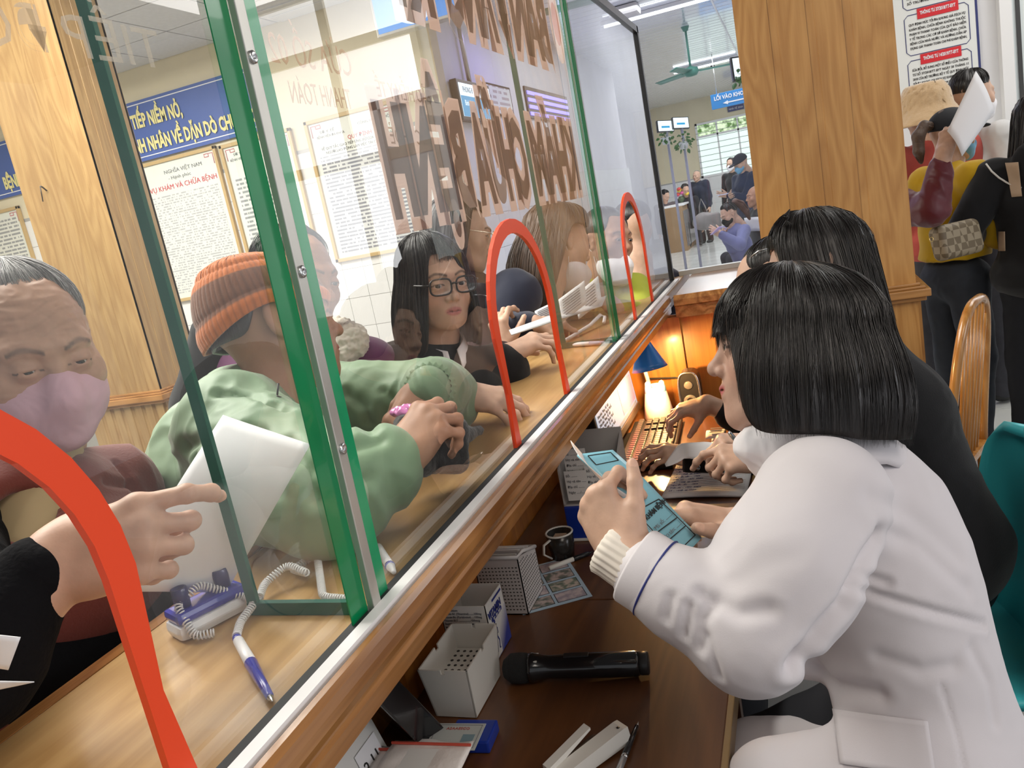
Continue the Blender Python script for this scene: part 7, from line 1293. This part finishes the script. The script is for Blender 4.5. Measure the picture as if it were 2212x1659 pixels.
b = MB(); b.tube([(-.655, 2.20, 1.158), (-.62, 2.36, 1.165), (-.606, 2.45, 1.178), (-.592, 2.45, 1.170), (-.588, 2.41, 1.160)], .0055, 8); solo(b, 'hooked_stick', WPL, 'white stick with hooked end lying on the counter beyond the middle hatch', 'stick')
t = pen('white_pen', (-.665, 2.125, 1.158), (-.515, 2.08, 1.158), .006, ((0, .12, .9, 1, BLACK, 'cap'), (.12, .7, 1, 1, WPL, 'barrel'), (.7, 1, 1.1, .8, mat('pen_grey', (.3, .32, .4), .4), 'grip')), 'white pen lying on the counter inside the middle hatch')
b = MB(); b.tube(coil([(-.715, 2.11, 1.157), (-.70, 2.13, 1.158), (-.68, 2.12, 1.160), (-.70, 2.10, 1.164), (-.69, 2.12, 1.168), (-.665, 2.125, 1.158)], .005, .0013, .005), .0013, 5); tag(rebase(b.build('coiled_cord', WPL)), 'small heap of white coiled cord inside the middle hatch', 'cord')
# ------------------------------------------------------------------ signs, frames, screens, hall furniture
def print_mat(name, paper, ink, pitch=.02, dens=.5, wordw=60, axis='x'):
    """small print too fine to read: rows of word-like dashes"""
    if name in MAT: return MAT[name]
    m = bpy.data.materials.new(name); MAT[name] = m; m.use_nodes = True; nt = m.node_tree; N = nt.nodes; L = nt.links; b = N['Principled BSDF']; tc = N.new('ShaderNodeTexCoord'); sp = N.new('ShaderNodeSeparateXYZ'); L.new(tc.outputs['Object'], sp.inputs[0])
    d = N.new('ShaderNodeMath'); d.operation = 'DIVIDE'; d.inputs[1].default_value = pitch; L.new(sp.outputs[2], d.inputs[0]); fl = N.new('ShaderNodeMath'); fl.operation = 'FLOOR'; L.new(d.outputs[0], fl.inputs[0]); fr = N.new('ShaderNodeMath'); fr.operation = 'FRACT'; L.new(d.outputs[0], fr.inputs[0])
    lt = N.new('ShaderNodeMath'); lt.operation = 'LESS_THAN'; lt.inputs[1].default_value = .5; L.new(fr.outputs[0], lt.inputs[0])
    cb = N.new('ShaderNodeCombineXYZ'); mu = N.new('ShaderNodeMath'); mu.operation = 'MULTIPLY'; mu.inputs[1].default_value = wordw; L.new(sp.outputs[0 if axis == 'x' else 1], mu.inputs[0]); L.new(mu.outputs[0], cb.inputs[0]); m7 = N.new('ShaderNodeMath'); m7.operation = 'MULTIPLY'; m7.inputs[1].default_value = 7.3; L.new(fl.outputs[0], m7.inputs[0]); L.new(m7.outputs[0], cb.inputs[1])
    no = N.new('ShaderNodeTexNoise'); no.inputs['Scale'].default_value = 1; no.inputs['Detail'].default_value = 1; L.new(cb.outputs[0], no.inputs['Vector']); gt = N.new('ShaderNodeMath'); gt.operation = 'GREATER_THAN'; gt.inputs[1].default_value = 1 - dens; L.new(no.outputs['Fac'], gt.inputs[0])
    pr = N.new('ShaderNodeMath'); pr.operation = 'MULTIPLY'; L.new(lt.outputs[0], pr.inputs[0]); L.new(gt.outputs[0], pr.inputs[1]); mx = N.new('ShaderNodeMix'); mx.data_type = 'RGBA'; L.new(pr.outputs[0], mx.inputs[0]); mx.inputs[6].default_value = (*paper, 1); mx.inputs[7].default_value = (*ink, 1); L.new(mx.outputs[2], b.inputs['Base Color']); b.inputs['Roughness'].default_value = .35; return m
SIGNB = mat('sign_blue', (.045, .10, .36), .5); SIGNY = mat('sign_yellow', (.78, .70, .30), .6); SIGNW = mat('sign_white', (.75, .76, .80), .6); REDI = mat('ink_crimson', (.55, .03, .05), .6); PP = (.72, .73, .68)
def wtext(s, x, z, size, m, parent, width=None, y=5.955, align='LEFT', bold=0., **k):
    o = text_obj('lettering', s, Matrix.Identity(4), size, m, None, align=align, offset=bold, depth=.001, **k)
    n = len(o.data.vertices); a = np.empty(n * 3); o.data.vertices.foreach_get('co', a); X = a.reshape(-1, 3)[:, 0]; sx = 1 if width is None else width / (X.max() - X.min())
    o.data.transform(Matrix(((1, 0, 0, x), (0, 0, -1, y), (0, 1, 0, z), (0, 0, 0, 1))) @ Matrix.Diagonal((sx, 1, 1, 1))); child(o, parent); return o
t = thing('slogan_banner', (-5.8, 5.97, 2.585), 'long blue slogan banner with yellow lettering high on the tiled wall', 'banner')
b = MB(); b.box((-7.9, 5.965, 2.585), (-3.98, 5.985, 3.085)); b.build('banner_board', SIGNB, t)
b = MB()
for z in (2.615, 3.052): b.box((-7.87, 5.962, z), (-4.01, 5.9655, z + .008))
b.box((-7.87, 5.962, 2.615), (-7.862, 5.9655, 3.06)); b.box((-4.018, 5.962, 2.615), (-4.01, 5.9655, 3.06)); b.build('border_line', SIGNW, t)
wtext('BỆNH NHÂN ĐẾN ĐÓN TIẾP NIỀM NỞ,', -6.30, 2.865, .155, SIGNY, t, 1.50, bold=.006); wtext('BỆNH NHÂN Ở CHĂM SÓC TẬN TÌNH, BỆNH NHÂN VỀ DẶN DÒ CHU ĐÁO', -7.05, 2.66, .155, SIGNY, t, 2.99, bold=.006)
GOLDF = mat('gold_frame', (.52, .36, .16), .4)
def framed(x0, x1, z0, z1, label, mprint, titles=(), y=5.99, fw=.03, m=GOLDF, cat='notice'):
    t = thing('framed_notice', ((x0 + x1) / 2, y, z0), label, cat); d = .03
    for a, c in (((x0, z0), (x1, z0 + fw)), ((x0, z1 - fw), (x1, z1)), ((x0, z0), (x0 + fw, z1)), ((x1 - fw, z0), (x1, z1))): b = MB(); b.box((a[0], y - d, a[1]), (c[0], y, c[1]), None, .004); b.build('frame_rail', m, t)
    b = MB(); b.box((x0 + .02, y - .012, z0 + .02), (x1 - .02, y - .006, z1 - .02)); b.build('paper', mat('notice_paper', (.72, .74, .68), .45), t)
    b = MB(); b.box((x0 + .075, y - .0135, z0 + .07), (x1 - .075, y - .012, z1 - (.30 if titles else .08))); b.build('small_print', mprint, t)
    for s, fx, dz, size, mm, wd in titles: wtext(s, x0 + (x1 - x0) * fx, z1 - dz, size, mm, t, wd, y=y - .0132)
    for sx in (0, 1):
        b = MB(); X = x1 - .05 if sx else x0 + .05; s = -1 if sx else 1; b.tube([(X, y - .013, z1 - .14), (X, y - .013, z1 - .05), (X + s * .09, y - .013, z1 - .05), (X + s * .09, y - .013, z1 - .075), (X + s * .045, y - .013, z1 - .075), (X + s * .045, y - .013, z1 - .055)], .004, 5); b.build('corner_ornament', mat('ornament_pink', (.55, .16, .18), .6), t)
    return t
P1 = print_mat('print_table', PP, (.42, .43, .44), .022, .52, 45); P2 = print_mat('print_body', PP, (.30, .31, .32), .036, .58, 34); P3 = print_mat('print_dense', (.70, .72, .72), (.25, .26, .30), .030, .6, 40)
framed(-5.62, -4.57, 1.31, 2.565, 'large framed price list headed in red behind the orange beanie', P1, (('NGHĨA VIỆT NAM', .42, .13, .045, INKG, .42), ('- Hạnh phúc', .45, .185, .04, INKG, .25), ('DỊCH VỤ KHÁM VÀ CHỮA BỆNH', .05, .265, .06, REDI, .93)))
framed(-4.53, -3.80, 1.565, 2.55, 'gold framed notice of numbered rules half behind the green joint', P2, (('SỞ Y TẾ', .16, .11, .03, INKG, .14), ('BỆNH VIỆN ĐA KHOA', .1, .15, .028, INKG, .28)))
framed(-3.66, -2.79, 1.40, 2.56, 'gold framed regulation notice nearest the corner of the tiled wall', P3, (('SỞ Y TẾ', .14, .12, .03, INKG, .14), ('BỆNH VIỆN ĐA KHOA', .1, .155, .028, INKG, .26), ('CỘNG HÒA XÃ HỘI', .55, .12, .028, INKG, .30), ('QUY ĐỊNH', .42, .21, .045, REDI, .22), ('VỀ QUY TẮC GIAO TIẾP ỨNG XỬ CỦA CÔNG CHỨC,', .12, .25, .03, INKB, .68), ('NGƯỜI LAO ĐỘNG LÀM VIỆC TẠI CÁC CƠ SỞ', .16, .285, .03, INKB, .60)))
framed(-6.72, -5.68, 1.35, 2.50, 'framed notice of tables mostly behind the pale fluted pillar', P1); framed(-7.75, -6.98, 1.60, 2.49, 'framed notice at the far left edge of the tiled wall', P2)
# glowing blue sign box at the corner
t = thing('light_box_sign', (-2.30, 5.5, 2.90), 'blue and white light box sign hanging near the ceiling corner', 'sign')
b = MB(); b.box((-2.62, 5.50, 2.90), (-1.95, 5.60, 3.34), None, .004); b.build('case', ALU, t)
b = MB(); b.box((-2.60, 5.492, 2.92), (-1.97, 5.50, 3.32)); b.build('lit_face', mat('sign_lit_blue', (.05, .2, .5), .4, emit=(.10, .32, .80), estr=.9), t)
b = MB(); b.sheet(lambda u, v: (-2.45 + .30 * u, 5.4915, 2.98 + .34 * v - .06 * math.sin(u * 3.1)), 8, 4, 0); b.build('white_patch', mat('sign_lit_white', (.6, .7, .8), .4, emit=(.65, .72, .95), estr=.9), t)
for x in (-2.5, -2.1): b = MB(); b.tube([(x, 5.55, 3.34), (x, 5.55, 3.37)], .006, 6); b.build('hanger', STEEL, t)
# screens on the hall wall
def tvx(x, y0, y1, z0, z1, label, lines):
    t = thing('wall_screen', (x, (y0 + y1) / 2, z0), label, 'screen'); b = MB(); b.box((x - .06, y0 - .03, z0 - .03), (x, y1 + .03, z1 + .03), None, .006); b.build('housing', BLACK, t)
    b = MB(); b.box((x, y0, z0), (x + .004, y1, z1)); sc = b.build('display', mat('tv_white', (.1, .1, .1), .3, emit=(.75, .88, 1.0), estr=1.6), t); b = MB(); b.box((x + .004, y0, z0), (x + .006, y1, z0 + (z1 - z0) * .62)); b.build('blue_band', mat('tv_blue', (.02, .1, .2), .3, emit=(.03, .30, .55), estr=1.2), sc)
    for k, s in enumerate(lines): o = text_obj('lettering', s, Matrix(((0, 0, 1, x + .007), (1, 0, 0, y0 + .06), (0, 1, 0, z1 - (z1 - z0) * (.27 + .4 * k)), (0, 0, 0, 1))), (z1 - z0) * .24, (mat('tv_ink', (.02, .15, .2), .5), mat('tv_white', (.1, .1, .1), .3))[k], sc, sx=.8)
    b = MB(); b.tube([(x - .03, (y0 + y1) / 2, z1 + .03), (x - .03, (y0 + y1) / 2, 3.34)], .02, 8); b.build('bracket', ALU, t)
tvx(-2.36, 5.72 + .5, 6.42 + .5, 2.34, 2.60, 'glowing wall screen in the hall seen above the reversed lettering', ('PHÒNG 8', 'Bình Minh')); 
for k, (px, py) in enumerate(((1438, 272), (1471, 265))):
    c = at(px, py, 11.6); M_ = frame_M(c, vdir(1, -.12, .25), vdir(.12, 1, 0) * -1); t = thing('queue_screen', c, ('left', 'right')[k] + ' one of two bright queue screens far down the hall', 'screen'); b = MB(); b.box((-.13, -.085, -.05), (.13, .085, 0), M_, .006); b.build('housing', BLACK, t); b = MB(); b.box((-.118, -.073, 0), (.118, .073, .003), M_); sc = b.build('display', mat('tv_white', (.1, .1, .1), .3, emit=(.75, .88, 1.0), estr=1.6), t); b = MB(); b.box((-.07, -.03, .003), (.06, .0, .005), M_); b.build('blue_band', mat('tv_blue', (.02, .1, .2), .3), sc)
    b = MB(); b.tube([c + (0, 0, -.085), (c[0], c[1], 0)], .02, 10); b.build('pole', mat('pole_lilac', (.35, .35, .45), .4), t)
t = thing('framed_notice', (-2.42, 7.35, 2.40), 'dark framed notice on the violet lit hall wall beside the screen', 'notice')
b = MB(); b.box((-2.428, 6.98, 2.40), (-2.41, 7.70, 2.68), None, .004); b.build('frame_rail', INKB, t); b = MB(); b.box((-2.41, 7.01, 2.42), (-2.407, 7.67, 2.66)); b.build('paper', print_mat('print_hall', (.66, .70, .66), (.35, .30, .32), .05, .55, 12, 'y'), t)
# ceiling fans
def fan(c, rot, label, s=1.0):
    t = thing('ceiling_fan', (c[0], c[1], c[2]), label, 'fan'); FG = mat('fan_green', (.06, .22, .17), .35); b = MB(); b.lathe([(.001, -.06), (.07, -.05), (.10, -.01), (.09, .04), (.03, .06), (.02, .07)], c, (0, 0, 1), 24); b.build('motor', FG, t)
    b = MB(); b.tube([(c[0], c[1], c[2] + .06), (c[0], c[1], 3.345)], .014, 10); b.lathe([(.03, 0), (.05, .05), (.055, .06)], (c[0], c[1], 3.285), (0, 0, 1), 16); b.build('down_rod', FG, t)
    for k in range(3):
        a = rot + k * 2.0944; d = np.array((math.cos(a), math.sin(a), 0)); n = np.array((-d[1], d[0], 0)); b = MB(); b.sheet(lambda u, v: np.array(c) + d * (.10 + .56 * s * u) + n * (.055 * (2 * v - 1)) * (1 - .2 * u) + np.array((0, 0, .015 * (2 * v - 1))), 8, 3, .006); b.build('blade', FG, t)
fan((-1.02, 10.9, 2.80), .30, 'green ceiling fan hanging over the far hall', 1.0); fan((-.98, 6.55, 2.98), 1.15, 'green ceiling fan cut by the top edge above the glass screen', 1.0)
# tube lamp and speaker on the ceiling
for k, (x0, y0, x1, y1) in enumerate(((-1.75, 9.3, -.55, 9.3), (-1.7, 14.8, -.6, 14.8))):
    t = thing('tube_lamp', ((x0 + x1) / 2, y0, 3.28), ('nearer', 'farther')[k] + ' white tube lamp under the slatted hall ceiling', 'lamp'); b = MB(); b.box((x0, y0 - .03, 3.30), (x1, y0 + .03, 3.338)); b.build('batten', WHITE, t); b = MB(); b.tube([(x0 + .03, y0, 3.285), (x1 - .03, y0, 3.285)], .013, 10); b.build('tube', mat('tube_glow', (.9, .9, .9), .4, emit=(.85, .92, 1), estr=5), t)
b = MB(); b.box((-1.55, 8.7, 3.24), (-1.25, 8.95, 3.338), None, .03); solo(b, 'ceiling_box', mat('pale_grey_plastic', (.62, .60, .59), .45), 'pale rounded unit on the slatted ceiling beside the glass corner', 'unit')
b = MB(); b.lathe([(.001, 0), (.03, .01), (.04, .05), (.04, .07)], (-1.05, 15.2, 3.27), (0, 0, 1), 14); solo(b, 'camera_dome', BLACK, 'small black security camera on the far hall ceiling', 'camera')
# direction signs in the hall
t = thing('direction_sign', (-.72, 14.0, 2.45), 'blue hanging sign with white lettering and an arrow in the hall', 'sign')
o_ = on(1, 14.0, 1538, 234); xx = np.array((1., 0, 0)); b = MB(); b.box((o_[0], 13.98, 2.50), (o_[0] + .95, 14.02, 2.73), None, .004); b.build('board', mat('sign_sky', (.03, .22, .55), .5), t)
wtext('LỐI VÀO KHOA ĐIỀU TRỊ', o_[0] + .05, 2.63, .085, SIGNW, t, .84, y=13.975, bold=.003); b = MB(); zz = 2.565; b.prism([(o_[0] + .18, 13.976, zz), (o_[0] + .26, 13.976, zz - .03), (o_[0] + .26, 13.976, zz - .01), (o_[0] + .62, 13.976, zz - .01), (o_[0] + .62, 13.976, zz + .01), (o_[0] + .26, 13.976, zz + .01), (o_[0] + .26, 13.976, zz + .03)], (0, -.002, 0)); b.build('arrow', SIGNW, t)
for x in (.1, .85): b = MB(); b.tube([(o_[0] + x, 14, 2.73), (o_[0] + x, 14, 3.34)], .006, 6); b.build('hanger', STEEL, t)
t = thing('small_sign', (-1.15, 21.2, 2.9), 'small navy sign plate above the far window', 'sign'); b = MB(); b.box((-1.25, 21.27, 2.86), (-.86, 21.295, 3.0)); b.build('plate', mat('sign_navy', (.03, .04, .16), .5), t); wtext('NHÀ VỆ SINH', -1.22, 2.90, .06, SIGNW, t, .33, y=21.266)
# a screen and plant half behind the golden pillar, potted plants by the far pole
c = at(1590, 148, 6.6); t = thing('wall_screen', c, 'bright screen edge showing beside the upper left of the golden pillar', 'screen'); M_ = frame_M(c, vdir(1, -.15, 0), vdir(.12, 1, 0) * -1); b = MB(); b.box((-.035, -.10, -.04), (.30, .10, 0), M_, .005); b.build('housing', BLACK, t); b = MB(); b.box((-.02, -.085, 0), (.28, .085, .003), M_); b.build('display', mat('tv_white', (.1, .1, .1), .3), t)
LEAF = mat('leaf_green', (.05, .16, .035), .5)
def plant(c, n, r, label, s=1.0, pot=True):
    t = thing('potted_plant', c, label, 'plant'); rs = np.random.RandomState(n)
    if pot: b = MB(); b.lathe([(.05 * s, 0), (.075 * s, .10 * s), (.07 * s, .10 * s), (.045 * s, .02)], c, (0, 0, 1), 16); b.build('pot', mat('white_pot', (.65, .66, .68), .4), t)
    for k in range(n):
        d = nrm(rs.normal(0, 1, 3) * (1, 1, .8) + (0, 0, .15)); p = np.asarray(c) + np.array((0, 0, .11 * s)) + d * r * rs.uniform(.3, 1) - np.array((0, 0, .04 * rs.rand())); q = nrm(np.cross(d, rs.normal(0, 1, 3))); L = .055 * s; b = MB(); b.sheet(lambda u, v: p + d * L * u + q * (.024 * s * (2 * v - 1) * math.sin(u * 2.8 + .2)) - np.array((0, 0, .02 * s * u * u)), 4, 2, .001); b.build('leaf', LEAF, t)
plant(at(1440, 312, 11.4), 26, .10, 'white potted plant left of the far lilac screen poles'); plant(at(1478, 322, 11.5), 40, .15, 'trailing potted plant right of the far lilac screen poles'); plant(at(1597, 190, 6.5), 16, .06, 'few green leaves peeking out beside the golden pillar', .9, False); b = MB(); b.tube([at(1597, 186, 6.5), at(1600, 176, 6.57), at(1602, 150, 6.63)], .006, 6); b.build('stem', LEAF, COL.objects['potted_plant.002'])
# reception desk, flowers
t = thing('reception_desk', on(2, 0, 1480, 540), 'cardboard coloured boxy desk with white top in the far hall', 'desk'); q0, q1, q2 = on(2, 0, 1440, 549), on(2, 0, 1487, 541), on(2, 0, 1510, 520); h_ = .96; qv = q1 - q0; qd_ = q2 - q1
b = MB(); b.prism([q0, q1, q2, q0 + qd_], (0, 0, h_)); b.build('body', mat('kraft_board', (.34, .22, .12), .7, noise=.1, nscale=3), t); b = MB(); e_ = nrm(qv) * .04; b.prism([p + np.array((0, 0, h_)) for p in (q0 - e_, q1 + e_, q2 + e_, q0 + qd_ - e_)], (0, 0, .035)); b.build('white_top', WHITE, t)
b = MB(); b.prism([q1 + (.005, -.01, .1), q1 + qd_ * .9 + (.005, -.01, .1), q1 + qd_ * .9 + (.005, -.01, .85), q1 + (.005, -.01, .85)], (.01, -.004, 0)); b.build('clear_front', mat('glossy_grey', (.30, .28, .28), .1), t)
t = thing('flower_vase', q1 + qd_ * .6 + (0, 0, 1.0), 'small vase of red and yellow flowers on the far desk', 'flowers'); c = q1 + qd_ * .45 - qv * .25 + (0, 0, h_ + .036); b = MB(); b.lathe([(.05, 0), (.08, .08), (.05, .14)], c, (0, 0, 1), 12); b.build('vase', mat('vase_green', (.08, .12, .06), .3), t)
rs = np.random.RandomState(5)
for k in range(9): p = c + (rs.uniform(-.16, .16), rs.uniform(-.1, .1), .2 + rs.uniform(-.04, .12)); b = MB(); b.lathe([(.001, -.03), (.04, -.01), (.05, .02), (.001, .03)], p, (rs.uniform(-.4, .4), -.6, 1), 8); b.build('bloom', mat(('bloom_red', 'bloom_yellow', 'bloom_pink')[k % 3], ((.6, .06, .05), (.75, .55, .05), (.6, .1, .3))[k % 3], .6), t)
# bags of the old man
c = at(1520, 478, 16.2); V, F = sculpt([ell(c, (.22, .14, .17), None, .03), rbox(c + (.18, -.05, -.02), (.16, .08, .15), .04, None, .05)], .02); V = folds(V, F, .015, 6, 2); t = rebase(mesh_np('carrier_bag', V, F, mat('bag_grey', (.22, .20, .20), .6))); b = MB(); b.tube([c + (.1, 0, .14), c + (.06, .02, .30), c + (.0, .05, .45), c + (-.05, .02, .30), c + (-.06, 0, .14)], .012, 6); child(b.build('bag_handle', mat('bag_grey', (.22, .20, .20), .6)), t); tag(t, 'bulky grey carrier bags hanging beside the old man in navy coat', 'bag')
# notice board on the wall by the doors
t = thing('regulation_poster', (.89, 5.58, 1.69), 'white poster of boxed regulations with red headings beside the golden pillar', 'poster'); X0, X1 = .50, 1.105
b = MB(); b.box((X0, 5.585, 1.69), (X1, 5.598, 2.62)); b.build('sheet', mat('poster_paper', (.74, .76, .74), .5), t); b = MB(); b.box((X0, 5.583, 1.69), (X1, 5.599, 1.705)); b.box((X1 - .012, 5.583, 1.69), (X1, 5.599, 2.62)); b.build('navy_border', mat('sign_navy', (.03, .04, .16), .5), t)
b = MB(); b.box((X0, 5.5845, 1.705), (X1 - .012, 5.586, 1.76)); b.build('green_wash', mat('poster_green', (.55, .70, .55), .6), t)
def para(z1, z0, head, lines):
    b = MB(); xa, xb = X0 + .225, X1 - .045; c8 = .02
    pts = [(xa + c8, z0), (xb - c8, z0), (xb, z0 + c8), (xb, z1 - c8), (xb - c8, z1), (xa + c8, z1), (xa, z1 - c8), (xa, z0 + c8)]; b.tube([(x, 5.584, z) for x, z in pts], .0022, 5, closed=True); b.build('box_outline', mat('sign_navy', (.03, .04, .16), .5), t)
    if head: b = MB(); b.box((xa + .07, 5.5805, z1 - .032), (xb - .05, 5.5845, z1 + .026), None, .002); b.build('red_heading', mat('heading_red', (.62, .02, .03), .5), t); wtext(head, xa + .085, z1 - .009, .026, SIGNW, t, xb - xa - .15, y=5.580, bold=.001)
    for k, s in enumerate(lines):
        if s: wtext(s, xa + .022, z1 - .062 - k * .0262, .0195, INKB, t, min(xb - xa - .04, .0125 * len(s)), y=5.5835)
para(1.955, 1.735, 'THÔNG TƯ 14/2019/TT-BYT', ('SỬA ĐỔI, BỔ SUNG MỘT SỐ ĐIỀU CỦA THÔNG', 'TƯ SỐ 37/2018/TT-BYT NGÀY 30 THÁNG 11', '2018 CỦA BỘ TRƯỞNG BỘ Y TẾ QUY ĐỊNH MỨC', 'TỐI ĐA KHUNG GIÁ DỊCH VỤ KHÁM BỆNH, CHỮA', 'BỆNH KHÔNG THUỘC PHẠM VI THANH TOÁN', 'CỦA QUỸ BẢO HIỂM Y TẾ TRONG CƠ SỞ', 'KHÁM BỆNH, CHỮA BỆNH', 'HƯỚNG DẪN'))
para(2.21, 1.985, 'THÔNG TƯ 37/2018/TT-BYT', ('QUY ĐỊNH MỨC TỐI ĐA KHUNG GIÁ DỊCH VỤ', 'KHÁM BỆNH, CHỮA BỆNH KHÔNG THUỘC', 'PHẠM VI THANH TOÁN CỦA QUỸ BẢO HIỂM', 'Y TẾ TRONG CÁC CƠ SỞ KHÁM BỆNH, CHỮA', 'BỆNH CỦA NHÀ NƯỚC VÀ HƯỚNG DẪN ÁP', 'DỤNG GIÁ THANH TOÁN CHI PHÍ KHÁM BỆNH,'))
para(2.46, 2.24, '', ('', 'KHÁM BỆNH, CHỮA BỆNH', 'VIÊN CHỨC NGÀNH Y TẾ', 'HƯỚNG DẪN ÁP DỤNG GIÁ, THANH TOÁN CHI', 'PHÍ KHÁM BỆNH, CHỮA BỆNH TRONG MỘT', 'SỐ TRƯỜNG HỢP'))
# white framed board behind the green jacket
c0 = at(356, 908, 3.1); c1 = at(400, 1075, 3.02); t = thing('framed_board', (c1[0] + .2, c1[1], .5), 'dark board with thin white frame leaning behind the green jacket', 'board'); xb_ = nrm((1, .25, 0)); b = MB(); up_ = nrm(c0 - c1); up_ = nrm(up_ * (.35, 1, 1)); dn_ = c1[2] / up_[2]; M_ = frame_M(c1 - up_ * dn_, xb_, up_); L = np.linalg.norm(c0 - c1) + dn_
b.box((0, 0, 0), (.014, L, .02), M_); b.box((0, L - .02, 0), (.6, L, .02), M_); b.build('white_frame', WHITE, t); b = MB(); b.box((.014, 0, .004), (.6, L - .02, .012), M_); b.build('board_panel', mat('board_olive', (.16, .14, .07), .6), t)
# violet LED strips on the hall wall
t = thing('led_sign', (-2.40, 8.9, 2.42), 'violet blue glowing LED strips on the hall wall behind the reversed lettering', 'sign'); b = MB(); b.box((-2.429, 8.2, 2.42), (-2.41, 9.9, 2.74), None, .004); b.build('back_board', BLACK, t)
for k in range(4): b = MB(); b.box((-2.41, 8.25, 2.45 + k * .07), (-2.40, 9.85, 2.485 + k * .07)); b.build('led_strip', mat('led_violet', (.1, .1, .3), .4, emit=(.25, .22, 1.0), estr=3.0), t)
